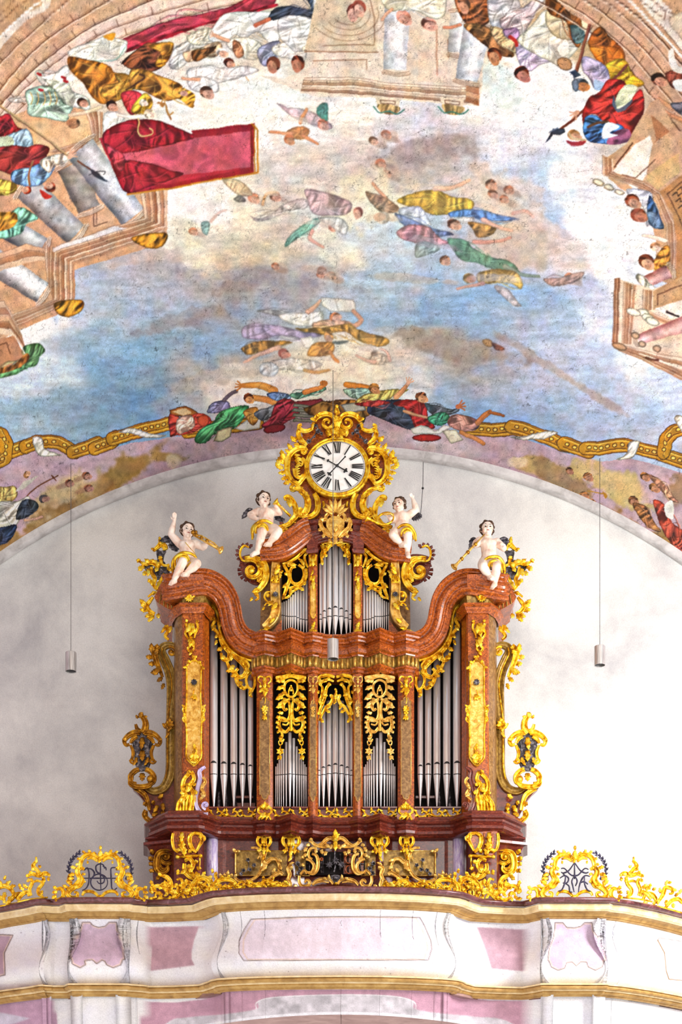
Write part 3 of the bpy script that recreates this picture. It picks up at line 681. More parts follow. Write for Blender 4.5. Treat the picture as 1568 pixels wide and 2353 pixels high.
    K.robe('640,40 680,30 724,40 718,80 706,110 680,120 660,104 640,80', (226, 226, 224), 85, 7, 0.14); K.limb('700,112 730,106 770,104 800,108', [9, 9, 7, 5], (238, 226, 200)); K.hand(806, 110, 5, 0)
    K.head(628, 150, 19, 80, (110, 56, 40), (196, 130, 100)); K.head(684, 148, 19, 80, (112, 54, 36), (190, 120, 92))
    K.robe('614,44 630,20 660,12 690,18 716,20 704,-10 740,-20 764,10 750,36 730,44 700,38 660,36 630,46', (62, 70, 88), 50, 14, 0.25); K.robe('720,-20 760,-20 764,20 744,44 728,40', (214, 210, 214), 60, 6, 0.14)
    K.limb('586,58 600,52 618,44', 8, (196, 110, 80)); K.head(752, 56, 20, 80, (110, 62, 34), (190, 128, 84)); K.head(778, 20, 14, 60, (120, 60, 36))
    # ------------------------------------------------ top middle architecture
    K.poly('590,170 650,180 720,150 740,-40 1100,-60 1110,190 1100,235 940,225 720,222', (222, 202, 180), None, False, 0, 0.75)
    K.poly('740,-60 870,-60 866,120 700,118', (206, 184, 156), None, False)
    for r in (26, 38, 52, 64): K.line([(800-r*1.3+q*0, 50) if False else (800+r*1.35*math.cos(t), 30+r*math.sin(t)) for t in np.linspace(-.3, 2.6, 14)], 1.6, (150, 120, 92), False)
    K.line('740,104 860,102 860,40 850,-10', 2, (140, 104, 76), False); K.line('700,118 868,120', 3, (160, 122, 92), False); K.line('720,140 842,136 842,160', 2, (150, 112, 84), False)
    K.poly('960,80 1030,80 1030,190 960,186', (226, 200, 176), None, False); K.line('1004,60 1004,172', 4, (196, 150, 120), False); K.line('1030,90 1030,130', 3, (170, 124, 96), False)
    K.mould('700,178 800,176 900,190 1070,200', '690,214 830,222 950,232 1102,244', 7, ((232, 212, 190), (206, 180, 150), (176, 140, 110), (226, 206, 184), (214, 190, 164), (160, 124, 98), (222, 200, 176)))
    K.mould('1070,186 1100,186', '1072,232 1102,244', 4)
    for x in (892, 1040):
        K.poly([(x-30, 222), (x+28, 226), (x+24, 246), (x-24, 242)], (224, 200, 170), None, False); K.line([(x-18, 230), (x+16, 233), (x+15, 240), (x-16, 238)], 1.6, dk, False, closed=True)
        K.poly([(x-24, 240), (x+26, 246), (x+16, 262), (x-12, 260)], (176, 146, 92), (10, 6, .2)); K.line([(x-34, 244), (x-20, 258), (x, 256), (x+20, 262), (x+36, 252)], 3, (70, 130, 110))
    K.column((916, -60), (908, 160), 62, 52, (236, 238, 242), (168, 166, 168)); K.column((1060, 30), (1052, 120), 50, 44, (226, 226, 228), (180, 172, 166)); K.column((1098, 60), (1072, 184), 64, 52, (236, 240, 246), (150, 154, 160))
    for q in ((812, 30, 70), (826, 20, 60), (930, 42, 30), (988, 56, 20)):
        K.head(q[0], q[1], 19, q[2], (180, 120, 100) if q[0] > 900 else (122, 60, 44), (226, 170, 146))
    K.robe('880,-10 960,-20 1020,-10 1024,30 1000,42 950,24 900,26 880,10', (238, 228, 198), 60, 12, 0.12); K.limb('878,44 890,30 900,22', 7); K.limb('1020,62 1040,62 1058,56', 6, (206, 130, 100))
    # ------------------------------------------------ top right crowd
    K.robe('1050,-20 1120,-40 1128,40 1104,60 1070,52 1050,20', (150, 84, 44), 70, 9, 0.3); K.head(1066, 14, 18, 60, (176, 110, 80), (206, 140, 110))
    K.robe('1124,-20 1180,-20 1196,20 1180,60 1130,60', (204, 200, 206), 80, 8, 0.15); K.robe('1064,54 1110,56 1150,80 1170,96 1182,126 1160,130 1130,116 1090,84', (150, 100, 56), 20, 9, 0.35)
    K.robe('1128,60 1180,76 1190,120 1160,110 1140,96', (210, 170, 120), 40, 6, 0.25); K.head(1136, 130, 20, 60, (118, 58, 30), (204, 140, 96))
    K.robe('1150,40 1210,10 1240,-20 1262,-20 1230,30 1200,80 1160,70', (214, 190, 190), 60, 8, 0.2); K.robe('1156,66 1190,64 1192,92 1168,88', (170, 130, 170), 60, 7, .2)
    K.robe('1186,104 1200,90 1236,110 1270,130 1272,140 1240,150 1220,164 1200,160 1188,130', (196, 180, 214), 60, 9, 0.14); K.head(1202, 172, 20, 30, (110, 48, 30), (206, 130, 110)); K.line('1172,84 1186,96 1188,104', 8, (190, 50, 40))
    K.robe('1190,96 1220,60 1260,20 1330,40 1360,80 1330,110 1290,150 1260,140', (236, 226, 206), 30, 14, 0.12)
    for i in range(26): x = 1200+i*3.4; K.line([(x, 70+i*1.2), (x+6, 92+i*2)], 1, (150, 140, 140), a=0.6)
    K.robe('1262,20 1340,30 1350,80 1290,90 1256,60', (226, 204, 160), 110, 16, 0.1); K.ell(1298, 146, 20, 15, (200, 150, 100), 30, edge=0.8); K.poly('1282,110 1302,90 1306,120 1290,126', (240, 232, 214))
    K.robe('1256,-10 1300,14 1330,30 1340,80 1330,110 1312,90 1302,50 1262,30', (150, 84, 36), 60, 12, 0.3); K.robe('1312,60 1340,64 1342,96 1320,98', (90, 120, 124), 60, 9, 0.2)
    # brick rings right
    K.poly('1226,-60 1300,20 1370,70 1440,150 1500,220 1560,290 1728,420 1728,-160 1226,-160', (206, 158, 124), None, False)
    for off, w in ((0, 2.4), (26, 2), (54, 2.2), (78, 1.4), (96, 3)):
        P = crom([(x+off*0.75, y-off*0.72) for x, y in pts('1190,-20 1262,14 1345,66 1430,140 1500,222 1590,330 1700,440')], False, 10)
        K.line(P, w, dk, False); K.line([(x-2.5, y+2.5) for x, y in P], w, (240, 214, 192), False, a=0.9)
        for k in range(3, len(P)-3, 6):
            x, y = P[k]; K.line([(x, y), (x+9, y-14)], 1.8, dk, False, a=0.9) if off in (0, 26, 54) else 0
    K.poly('1380,-160 1460,-10 1560,110 1728,330 1728,-160', (238, 222, 206), None, False); K.poly('1470,-160 1520,0 1568,50 1728,150 1728,-160', (200, 156, 118), None, False)
    for q in ('1466,-4 1528,44 1530,26 1490,-8', '1530,20 1590,60', '1518,58 1570,120', '1510,62 1560,130', '1536,40 1570,30'): K.line(q, 2, dk, False, a=0.8)
    K.line('1380,-60 1452,6 1550,110 1650,230', 5, (246, 236, 226)); K.poly('1536,50 1556,30 1600,30 1600,100 1566,90', (230, 204, 178), None, True, edge=.6)
    # halberdiers
    K.robe('1380,60 1400,80 1430,110 1436,140 1400,146 1370,130 1352,100 1360,76', (150, 78, 26), 50, 9, 0.3)
    K.robe('1356,106 1390,104 1424,110 1434,136 1424,150 1386,150 1366,132', (204, 104, 24), 10, 12, 0.22)
    K.robe('1392,146 1434,136 1454,168 1480,190 1466,200 1440,196 1430,184 1402,186 1396,166', (222, 160, 30), 60, 11, 0.25)
    K.robe('1338,130 1366,136 1394,156 1402,182 1386,196 1368,206 1352,176 1338,160', (178, 160, 196), 60, 9, 0.18); K.poly('1366,182 1388,190 1380,206 1366,204', (170, 190, 226))
    K.head(1338, 196, 19, 10, (96, 110, 130), (200, 130, 80)); K.ell(1322, 195, 8, 15, (120, 136, 160), 0, edge=0.8)
    K.line('1354,58 1340,110 1324,164', 7, (150, 84, 60), False); K.line('1357,58 1343,110 1327,164', 2, (90, 40, 28), False)
    K.poly('1308,166 1322,160 1336,172 1326,176 1318,182 1316,172', (60, 74, 96), None, False)
    K.line('1440,150 1340,255 1285,300', 6, (120, 60, 44), False)
    K.robe('1396,184 1430,184 1440,200 1424,220 1410,240 1416,250 1440,240 1470,206 1480,220 1478,260 1456,300 1440,318 1424,290 1390,280 1370,262 1350,266 1342,290 1338,264 1352,228 1376,212', (186, 42, 36), 60, 12, 0.3)
    K.poly('1436,196 1464,200 1450,230 1420,250 1416,226', (206, 208, 170), (60, 9, .15)); K.poly('1412,220 1420,250 1454,228 1440,250 1420,258 1408,240', (90, 90, 110))
    K.robe('1346,268 1370,264 1396,282 1426,286 1440,300 1448,318 1420,330 1390,330 1352,322 1340,296', (60, 110, 176), 60, 9, 0.35); K.poly('1416,300 1444,296 1450,320 1426,330 1394,328', (140, 76, 110), (40, 8, .2))
    K.line('1352,290 1376,280 1396,280', 6, (90, 60, 44)); K.poly('1392,282 1424,290 1402,304 1420,310 1384,316', (226, 230, 244))
    K.head(1322, 312, 16, 10, (170, 120, 80), (226, 170, 140)); K.line('1308,306 1318,318 1346,322', 5, (206, 178, 140)); K.poly('1302,322 1320,326 1346,324 1336,334 1312,334', (176, 60, 70)); K.hand(1326, 258, 7, 150)
    K.poly('1254,328 1272,296 1298,296 1300,304 1288,310 1272,310 1262,322', (66, 76, 100), None, False, edge=.6); K.line('1264,304 1282,294', 3, (110, 124, 150))
    K.poly('1450,320 1494,256 1512,280 1500,320 1490,340 1450,345', (240, 226, 216), None, False)
    K.robe('1500,30 1510,60 1540,140 1568,150 1600,200 1560,206 1540,196 1552,180 1530,160', (190, 130, 110), 60, 12, 0.2) if False else None
    K.head(1516, 184, 19, 20, (96, 50, 32), (216, 150, 120)); K.robe('1530,168 1556,160 1600,170 1600,206 1552,204 1536,190', (140, 66, 50), 30, 9, 0.3); K.poly('1548,186 1600,180 1600,206 1560,208', (236, 232, 228)); K.poly('1538,120 1548,112 1560,150 1600,160 1560,168 1540,150', (232, 220, 208))
    K.limb('1510,222 1530,240 1546,250', [7, 9, 10], (200, 140, 100)); K.hand(1508, 220, 5, 210); K.limb('1526,252 1550,268 1600,290', [6, 9, 10], (196, 130, 90)); K.robe('1540,240 1560,236 1600,230 1600,290 1562,262', (110, 104, 110), 40, 8, 0.2); K.head(1534, 294, 19, 30, (110, 60, 36), (206, 150, 110))
    # ------------------------------------------------ right balustrade and temple
    K.poly('1494,236 1512,226 1560,300 1728,330 1728,620 1568,660 1500,640 1510,560 1490,480 1400,410 1396,360 1440,330', (204, 158, 118), None, False)
    K.poly('1404,398 1460,330 1494,310 1500,330 1486,400 1460,440 1440,420', (238, 222, 206), None, False); K.line('1412,384 1454,328', 3, dk, False); K.line('1430,400 1460,410 1506,366', 2, dk, False); K.poly('1496,262 1540,300 1500,330 1508,320', (176, 116, 76), None, False)
    K.poly('1488,400 1560,350 1562,395 1512,436 1486,415', (206, 166, 110), None, False); K.mould('1384,356 1386,400', '1410,366 1408,398', 5)
    K.mould('1388,402 1470,432 1504,450 1530,510 1536,580 1530,640', '1408,394 1480,418 1520,440 1552,510 1556,580 1552,640', 6)
    K.poly('1516,440 1568,400 1728,380 1728,640 1552,645 1556,560 1546,490', (188, 130, 78), None, False); K.line('1534,444 1568,416 1600,400', 2, dk, False); K.line('1534,444 1556,490 1568,520', 2, dk, False)
    for i, (x, y) in enumerate(((1545, 448), (1552, 462), (1560, 478), (1556, 436))):
        K.line([(x, y), (x+10, y-8), (x+12, y+2), (x+22, y-6)], 2, (50, 30, 26), False)
    for q in ((1376, 418, 14), (1400, 430, 13), (1424, 440, 12)): K.ell(*q[:2], q[2], q[2]*0.55, (238, 228, 204), 20, edge=0.9); K.line([(q[0]-q[2], q[1]), (q[0], q[1]+6), (q[0]+q[2], q[1]+2)], 1.4, (150, 120, 84))
    K.robe('1440,434 1490,440 1500,456 1498,500 1486,520 1480,480 1450,456', (214, 216, 230), 50, 9, 0.12); K.robe('1490,450 1506,470 1526,520 1510,524 1490,510', (66, 96, 140), 60, 8, 0.3)
    K.head(1456, 464, 19, 20, (120, 64, 42), (206, 150, 120)); K.head(1470, 496, 20, 10, (120, 60, 44), (190, 120, 92)); K.robe('1486,490 1510,490 1524,520 1500,522', (110, 140, 176), 50, 7, .2)
    K.limb('1478,540 1500,544 1530,552', [5, 7, 9], (236, 208, 186)); K.head(1508, 568, 13, 20, (210, 150, 110), (236, 200, 176)); K.robe('1520,570 1538,566 1540,600 1532,630 1510,622 1500,606', (206, 126, 44), 60, 9, 0.3); K.head(1488, 604, 20, 30, (110, 56, 36), (220, 166, 130))
    K.column((1540, 622), (1484, 648), 30, 28, (230, 170, 166), (150, 84, 80)); K.robe('1460,640 1470,630 1500,655 1512,668 1490,668', (236, 222, 196), 20, 5, 0.3)
    # temple on the right
    K.poly('1412,640 1470,654 1500,664 1568,640 1728,600 1728,900 1568,868 1440,800 1408,790', (222, 196, 170), None, False)
    K.mould('1412,640 1408,786', '1425,640 1420,790', 3, ((150, 96, 66), (196, 144, 110), (130, 80, 54)))
    K.mould('1434,648 1430,790', '1464,656 1452,790', 7)
    K.mould('1478,664 1478,714', '1502,668 1502,712', 5)
    K.poly('1502,668 1568,634 1728,600 1728,680 1568,690 1502,712', (196, 152, 104), None, False); K.line('1512,700 1512,676 1568,654', 2, dk, False)
    K.mould('1486,712 1568,748 1728,800', '1476,720 1568,762 1728,820', 3); K.poly('1506,708 1568,690 1728,690 1728,780 1568,745', (236, 220, 200), None, False); K.line('1532,716 1560,726', 5, (60, 40, 40))
    K.column((1600, 736), (1466, 780), 40, 22, (236, 186, 184), (170, 100, 96))
    for q in ((1478, 718), (1490, 730), (1500, 738), (1456, 716)): K.ell(*q, 17, 9, (238, 226, 198), 20, edge=0.9)
    for q in ((1460, 770), (1476, 790), (1510, 800), (1540, 828)): K.ell(*q, 10, 8, (206, 166, 130), 20, edge=0.9)
    K.mould('1408,786 1460,800 1568,850 1728,930', '1412,800 1462,822 1568,874 1728,960', 6); K.mould('1460,800 1500,810 1568,822', '1470,814 1510,828 1568,850', 3, ((226, 202, 178), (180, 130, 96), (236, 214, 190)))
    K.ell(1424, 796, 18, 8, (206, 160, 124), 15, edge=0.9); K.line('1484,822 1496,826 1512,826', 5, (110, 62, 42))
    # ------------------------------------------------ red canopy
    K.poly('228,318 290,300 360,276 420,300 446,312 585,282 582,398 390,430 292,444 264,400', (176, 36, 50), (60, 30, .08), False)
    K.poly('270,352 446,316 576,300 576,384 420,402 280,398', (206, 78, 96), (10, 40, .06), False)
    K.robe('236,310 270,284 330,272 400,290 446,316 360,338 290,352 250,348', (156, 26, 40), -10, 10, 0.2); K.robe('262,372 330,372 390,390 420,402 330,432 292,442 270,412', (160, 28, 42), -20, 12, 0.18); K.robe('240,330 262,340 286,360 282,392 262,384', (176, 50, 64), 50, 9, 0.25)
    K.poly('440,300 585,282 585,298 446,316', (160, 30, 46), None, False); K.poly('292,444 390,422 582,384 580,398 400,432 300,446', (166, 32, 40), None, False)
    K.line('292,446 400,430 592,396 592,298 578,284', 4, (206, 130, 34), False); K.line('578,286 578,392', 2.5, (120, 44, 26), False); K.line('585,290 585,394', 3, (190, 110, 30), False)
    K.line('310,262 320,278 316,300 324,312 346,308 350,300 342,294', 3, (226, 186, 110)); K.limb('270,262 300,268 330,266', 6, (238, 220, 206))
    # ------------------------------------------------ heaven: angels
    pre = K.c.copy()
    K.robe('636,236 660,246 700,250 740,268 764,290 752,298 720,290 700,280 670,268', (200, 160, 170), 20, 8, 0.16); K.robe('738,236 752,240 754,276 740,274 726,256', (40, 130, 120), 60, 9, 0.15)
    K.limb('704,250 694,268 690,282', [6, 8, 8], (206, 120, 70)); K.robe('660,300 690,290 712,300 700,318 672,318', (204, 120, 50), 40, 8, 0.15); K.limb('620,302 645,304 670,306', [5, 6, 8], (204, 120, 70)); K.limb('696,312 716,322 730,330', [8, 6, 4], (204, 120, 66)); K.head(666, 322, 14, 30, (150, 70, 30), (200, 120, 70)); K.head(744, 288, 14, 20, (170, 90, 70), (206, 150, 136))
    for q in ((888, 310, 13), (858, 324, 11), (876, 378, 13), (890, 400, 12), (1130, 426, 15), (1170, 438, 13), (1134, 446, 12), (1160, 458, 12), (584, 456, 14), (634, 452, 14), (445, 532, 12), (634, 612, 10), (742, 624, 12), (762, 634, 11), (738, 632, 9), (1310, 640, 14)):
        K.haze(q[0]+8, q[1]+2, q[2]*2.0, q[2]*1.2, (206, 172, 146), 0.6, 10); K.haze(q[0]+14, q[1]+8, q[2]*1.6, q[2]*.7, (150, 122, 108), 0.6, 20); K.head(q[0], q[1], q[2], 20, (150, 88, 60), (206, 150, 120))
    K.robe('508,412 540,410 566,424 580,446 560,452 540,444', (214, 176, 130), 30, 8, 0.15); K.robe('536,456 552,448 566,462 548,464', (110, 100, 90), 20, 6, .2); K.limb('604,468 612,446 630,440', 6, (206, 150, 100))
    K.robe('462,510 480,510 476,540 464,532', (120, 160, 150), 60, 5, .2); K.limb('484,508 500,490 520,482', [5, 4, 3], (220, 180, 160))
    # central group of the trinity
    K.haze(830, 465, 130, 60, (238, 226, 190), 0.85)
    K.robe('570,490 590,508 630,500 664,484 700,478 710,466 690,456 650,470 610,498 584,500', (196, 178, 176), 0, 12, 0.14)
    K.robe('700,434 740,440 784,452 810,470 800,490 760,496 720,490 708,464', (186, 152, 156), 30, 11, 0.2); K.robe('660,548 690,520 720,502 740,504 712,530 680,550 656,566', (90, 156, 140), 40, 8, 0.2)
    K.limb('718,532 712,548 728,560 742,568', [8, 8, 6, 5], (206, 150, 134)); K.head(768, 522, 13, -10, (150, 90, 70)); K.robe('730,500 780,500 800,520 790,540 760,520', (206, 206, 196), 30, 8, .15)
    K.limb('856,420 880,450 900,470', [5, 8, 10], (210, 150, 110)); K.robe('840,440 880,452 906,466 920,484 884,490 860,474', (176, 130, 90), 30, 8, .2); K.head(876, 500, 17, 170, (206, 190, 170), (200, 140, 110)); K.head(822, 490, 13, 90, (150, 80, 60))
    K.robe('912,460 960,440 1000,436 1040,450 1086,460 1084,480 1040,490 1000,494 960,480', (206, 160, 36), 10, 14, 0.25); K.limb('1000,434 1040,430 1078,414', [12, 9, 6], (214, 160, 130))
    K.robe('920,478 960,474 980,492 990,520 950,510 920,496', (206, 216, 230), 30, 8, .15); K.robe('906,490 940,500 990,524 1030,532 1040,540 980,542 930,520', (90, 110, 160), 10, 8, .25)
    K.robe('1030,488 1080,480 1140,490 1180,500 1196,504 1160,508 1100,504 1060,500 1040,502', (70, 120, 196), 0, 9, 0.25); K.limb('1180,490 1210,486 1226,498', [9, 7, 5], (214, 150, 130)); K.robe('1036,498 1090,500 1080,512 1040,508', (220, 220, 226), 0, 6, .15)
    K.head(1046, 516, 16, 10, (120, 70, 50)); K.robe('1076,510 1110,514 1140,524 1126,540 1098,546 1086,528', (176, 120, 50), 30, 10, .35); K.limb('1110,506 1150,524 1176,530', [10, 7, 5], (214, 160, 136)); K.limb('1090,556 1140,554 1172,546', [9, 8, 6], (200, 136, 116))
    K.robe('910,534 940,516 980,520 1010,544 1030,560 980,560 930,552', (186, 120, 130), 20, 9, .2); K.robe('954,590 960,556 1000,560 1010,572 980,584', (150, 174, 170), 20, 7, .15)
    K.robe('1028,548 1070,550 1090,570 1130,590 1170,600 1196,628 1150,622 1100,606 1060,596 1040,572', (84, 140, 108), 30, 11, .22); K.limb('1160,612 1200,630 1240,634', [10, 7, 5], (120, 140, 116)); K.head(1024, 600, 13, 20, (150, 96, 60))
    K.head(1080, 640, 14, -10, (150, 110, 60), (190, 130, 100)); K.robe('1100,626 1140,618 1180,622 1196,634 1200,650 1196,664 1170,650 1120,652 1096,644', (178, 140, 54), 10, 10, .25); K.limb('1050,664 1080,656 1110,650', [4, 6, 9], (196, 140, 120)); K.robe('1134,660 1160,660 1190,690 1200,704 1170,694', (196, 180, 180), 40, 8, .15)
    K.robe('1250,640 1290,636 1340,624 1330,644 1290,656 1262,654', (170, 130, 120), 10, 8, .2)
    K.line('802,618 838,618 838,621 802,621', 1.6, (236, 232, 226), False, closed=True)
    # angel with the score
    K.robe('590,714 640,712 690,722 716,732 700,740 650,730', (150, 160, 160), 0, 10, 0.15); K.robe('640,722 700,718 740,716 740,748 700,750 660,740', (226, 224, 210), 10, 9, .12)
    K.limb('706,716 728,700 736,690', [10, 8, 6]); K.poly('738,682 812,690 818,716 760,714 742,700', (226, 224, 210), None, False); K.line('738,682 812,690 818,716 760,714 742,700', 1.2, (120, 110, 90), False, closed=True); K.line('770,686 778,714', 1.4, (140, 130, 110), False)
    K.limb('812,714 830,736 814,748 800,742', [7, 10, 10, 9], (206, 140, 100)); K.robe('720,742 760,732 800,738 800,754 760,762 724,756', (206, 150, 110), 10, 9, .15); K.head(772, 728, 13, -10, (170, 96, 50))
    K.robe('680,754 740,752 800,742 820,756 850,766 890,776 894,790 860,796 820,780 790,762 740,770 700,762', (178, 124, 40), 0, 11, .3); K.robe('556,754 580,742 640,748 690,760 740,770 700,778 640,772 600,780 560,776', (156, 140, 176), 0, 12, .16)
    K.robe('556,798 600,782 670,786 640,796 600,808 570,816 556,806', (176, 116, 34), 0, 8, .3); K.limb('640,798 600,812 560,832', [12, 9, 5]); K.poly('690,776 716,772 730,796 700,800', (232, 228, 214), None, False, edge=.5)
    K.head(756, 776, 13, 60, (196, 130, 60)); K.robe('716,792 740,784 766,790 764,812 740,818 706,816', (204, 130, 50), 30, 8, .2); K.limb('756,808 768,822 778,830', 6, (206, 130, 60)); K.poly('764,786 800,782 796,788 772,792', (90, 96, 96))
    K.head(654, 812, 14, 0, (120, 60, 50), (214, 140, 120)); K.robe('620,830 660,822 720,826 740,840 700,852 640,850 610,858', (226, 214, 200), 10, 10, .14); K.robe('596,840 620,830 640,844 630,866 600,860', (196, 210, 220), 60, 7, .14); K.limb('700,850 730,856 756,850', [8, 7, 4], (190, 140, 80))
    K.head(866, 818, 14, 20, (196, 170, 140), (206, 160, 140)); K.robe('850,818 880,812 896,826 880,838 850,834', (210, 186, 160), 30, 8, .12); K.limb('818,816 840,826 860,830', [4, 6, 9], (206, 160, 140)); K.limb('874,802 890,808 896,826', [4, 6, 8], (206, 160, 140))
    K.ell(1122, 788, 14, 9, (176, 130, 80), 20, edge=.7); K.robe('1130,786 1156,796 1160,804 1140,804', (120, 66, 44), 20, 6, .3)
    # the heavenly figures are thinly painted and melt into their clouds
    sub = K.c.copy()
    for i in range(3): sub[..., i] = K.blur(K.c[..., i], 1)
    K.c = pre*0.22+sub*0.78
    for (x, y, rx, ry, c_, an) in ((700, 505, 60, 10, (206, 190, 176), 10), (880, 500, 50, 12, (214, 190, 160), 0), (1000, 560, 60, 10, (170, 164, 176), 15), (1150, 640, 60, 10, (180, 180, 190), 5), (1250, 520, 70, 24, (214, 190, 176), 20), (980, 430, 60, 8, (226, 206, 176), 0),
                               (620, 440, 50, 10, (226, 214, 190), 10), (700, 340, 60, 10, (216, 200, 190), 0), (660, 270, 40, 8, (230, 216, 206), 10), (560, 840, 60, 10, (206, 200, 190), 0), (700, 868, 80, 10, (232, 220, 204), 0), (880, 845, 60, 10, (216, 202, 186), 0), (600, 740, 60, 10, (170, 170, 190), 0), (850, 800, 60, 8, (196, 186, 172), 10), (1130, 480, 40, 10, (226, 200, 180), 20), (740, 620, 60, 12, (176, 160, 150), 5)):
        K.haze(x, y, rx, ry, c_, 0.5, an)
    # ------------------------------------------------ pink cove between fresco frame and wall
    cove = pts('-165,1110 0,1062 40,1048 90,1030 130,1034 168,1050 200,1046 300,1018 420,1000 520,985 650,962 780,950 900,960 1000,985 1100,1000 1180,1000 1300,1040 1380,1060 1440,1052 1510,1068 1568,1086 1728,1140')
    K.poly(cove+[(1728, 1400), (-165, 1400)], (190, 158, 170), None, False, tex=0.05)
    K.haze(640, 1030, 260, 30, (214, 184, 190), 0.6); K.haze(960, 1010, 160, 26, (226, 206, 210), 0.6, 10); K.haze(200, 1090, 120, 22, (206, 176, 178), 0.5, -20); K.haze(500, 1090, 130, 16, (190, 156, 168), 0.5, -12)
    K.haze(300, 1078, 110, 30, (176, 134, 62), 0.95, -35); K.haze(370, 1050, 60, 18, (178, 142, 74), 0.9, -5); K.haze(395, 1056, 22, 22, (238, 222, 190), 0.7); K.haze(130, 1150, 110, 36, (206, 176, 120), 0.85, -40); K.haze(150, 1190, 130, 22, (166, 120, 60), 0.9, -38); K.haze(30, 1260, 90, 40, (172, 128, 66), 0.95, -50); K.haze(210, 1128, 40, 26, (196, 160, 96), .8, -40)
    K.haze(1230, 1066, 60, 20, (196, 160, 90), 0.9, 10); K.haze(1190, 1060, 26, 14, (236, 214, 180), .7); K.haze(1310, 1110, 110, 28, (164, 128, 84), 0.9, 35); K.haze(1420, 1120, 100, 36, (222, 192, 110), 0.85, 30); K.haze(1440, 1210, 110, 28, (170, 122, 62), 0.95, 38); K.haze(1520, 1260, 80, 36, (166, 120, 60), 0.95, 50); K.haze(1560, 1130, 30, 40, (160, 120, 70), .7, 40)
    # cove figures left
    K.robe('-40,1120 0,1118 30,1116 40,1130 30,1150 0,1156 -40,1156', (206, 170, 90), 20, 9, .25); K.head(62, 1090, 9, -60, (130, 90, 60)); K.line('60,1138 84,1118 132,1092', 3, (120, 66, 34), False); K.line('118,1092 128,1104', 3, (120, 66, 34), False)
    for i in range(7): K.line([(36+i*3, 1128-i), (56+i*5, 1106-i*2)], 2, (196, 190, 180))
    K.robe('-40,1160 0,1152 40,1150 60,1138 70,1150 50,1180 30,1210 -40,1220', (222, 216, 196), 70, 10, .18); K.robe('34,1190 44,1160 56,1146 80,1150 88,1164 76,1180 50,1192', (62, 72, 84), 40, 8, .3); K.head(102, 1146, 12, -20, (70, 60, 60), (190, 140, 120)); K.limb('56,1194 80,1192 96,1188', 4); K.robe('-40,1230 0,1212 34,1204 36,1220 20,1244 0,1252 -40,1260', (54, 66, 100), 40, 9, .25)
    for q in ((160, 1110, 11), (200, 1094, 11), (205, 1122, 10)): K.head(*q, -10, (130, 76, 50), (196, 140, 116)); K.haze(q[0]-14, q[1]+4, 20, 6, (160, 110, 90), .5, -20)
    # cove figures right
    for q in ((1310, 1082, 10), (1354, 1096, 12), (1344, 1140, 11), (1362, 1156, 10), (1484, 1096, 12), (1506, 1122, 13), (1458, 1152, 13), (1512, 1240, 12)): K.head(*q, 20, (150, 96, 50), (206, 140, 100))
    K.line('1350,1128 1392,1134', 2.5, (190, 140, 40), False); K.poly('1384,1128 1396,1138 1390,1144', (196, 140, 40)); K.robe('1490,1090 1520,1104 1550,1140 1560,1156 1530,1140', (206, 140, 110), 40, 8, .2)
    K.robe('1454,1156 1480,1160 1500,1190 1520,1220 1500,1216 1470,1190', (176, 110, 60), 50, 8, .3); K.robe('1500,1150 1530,1160 1545,1200 1600,1240 1600,1300 1560,1270 1530,1230 1516,1200', (196, 70, 50), 50, 9, .3); K.poly('1528,1160 1545,1150 1548,1190 1530,1186', (230, 226, 214)); K.robe('1504,1236 1530,1244 1560,1280 1600,1320 1560,1310 1520,1270', (140, 90, 44), 50, 9, .3)
    # ------------------------------------------------ golden frame
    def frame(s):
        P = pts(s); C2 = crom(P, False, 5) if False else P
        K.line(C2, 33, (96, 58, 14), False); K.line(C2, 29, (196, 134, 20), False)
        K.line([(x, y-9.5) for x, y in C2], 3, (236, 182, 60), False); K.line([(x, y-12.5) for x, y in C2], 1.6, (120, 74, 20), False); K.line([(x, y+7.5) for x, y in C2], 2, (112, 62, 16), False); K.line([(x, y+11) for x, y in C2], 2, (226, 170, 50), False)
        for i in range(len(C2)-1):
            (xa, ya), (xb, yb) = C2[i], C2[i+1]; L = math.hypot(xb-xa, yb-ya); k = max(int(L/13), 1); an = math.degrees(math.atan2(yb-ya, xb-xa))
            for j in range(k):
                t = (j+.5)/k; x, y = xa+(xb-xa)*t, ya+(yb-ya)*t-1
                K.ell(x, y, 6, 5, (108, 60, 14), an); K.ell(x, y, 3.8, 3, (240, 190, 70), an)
    frame('-160,1110 -60,1070 0,1048 30,1036 62,1024'); frame('-40,1080 10,1052 14,1020 4,998 -20,990')
    frame('58,1026 84,1016 112,1014 136,1018 158,1030 172,1038'); frame('166,1038 200,1028 224,1018'); frame('218,1030 256,1016 266,1004'); frame('258,1008 300,996 340,984 384,974 430,974'); frame('430,992 480,984 520,980 590,972')
    frame('1080,984 1130,988 1180,984 1220,994'); frame('1176,980 1200,984 1260,1006 1290,1020 1310,1024'); frame('1296,1018 1330,1030 1352,1038'); frame('1346,1030 1376,1030 1404,1024 1440,1022 1480,1034 1510,1040 1540,1050 1600,1070 1720,1120'); frame('1524,1040 1530,1010 1548,992 1570,984 1600,980')
    for q in ('272,992 300,982 340,994 384,1000 340,1006 300,996', '74,1006 96,1006 104,1030 130,1042 142,1046 110,1050 90,1046 78,1026', '1170,1004 1210,1000 1250,990 1282,994 1250,1008 1200,1010', '1416,1054 1440,1042 1446,1016 1470,1012 1466,1030 1454,1052 1430,1056', '1550,960 1568,956 1590,1000 1572,1000'):
        K.poly(q, (238, 230, 210), (45, 5, .14), edge=.8)
    # ------------------------------------------------ the reading figures at the foot of the fresco
    K.haze(600, 900, 120, 30, (238, 226, 214), .7); K.haze(960, 905, 60, 22, (236, 236, 238), .7)
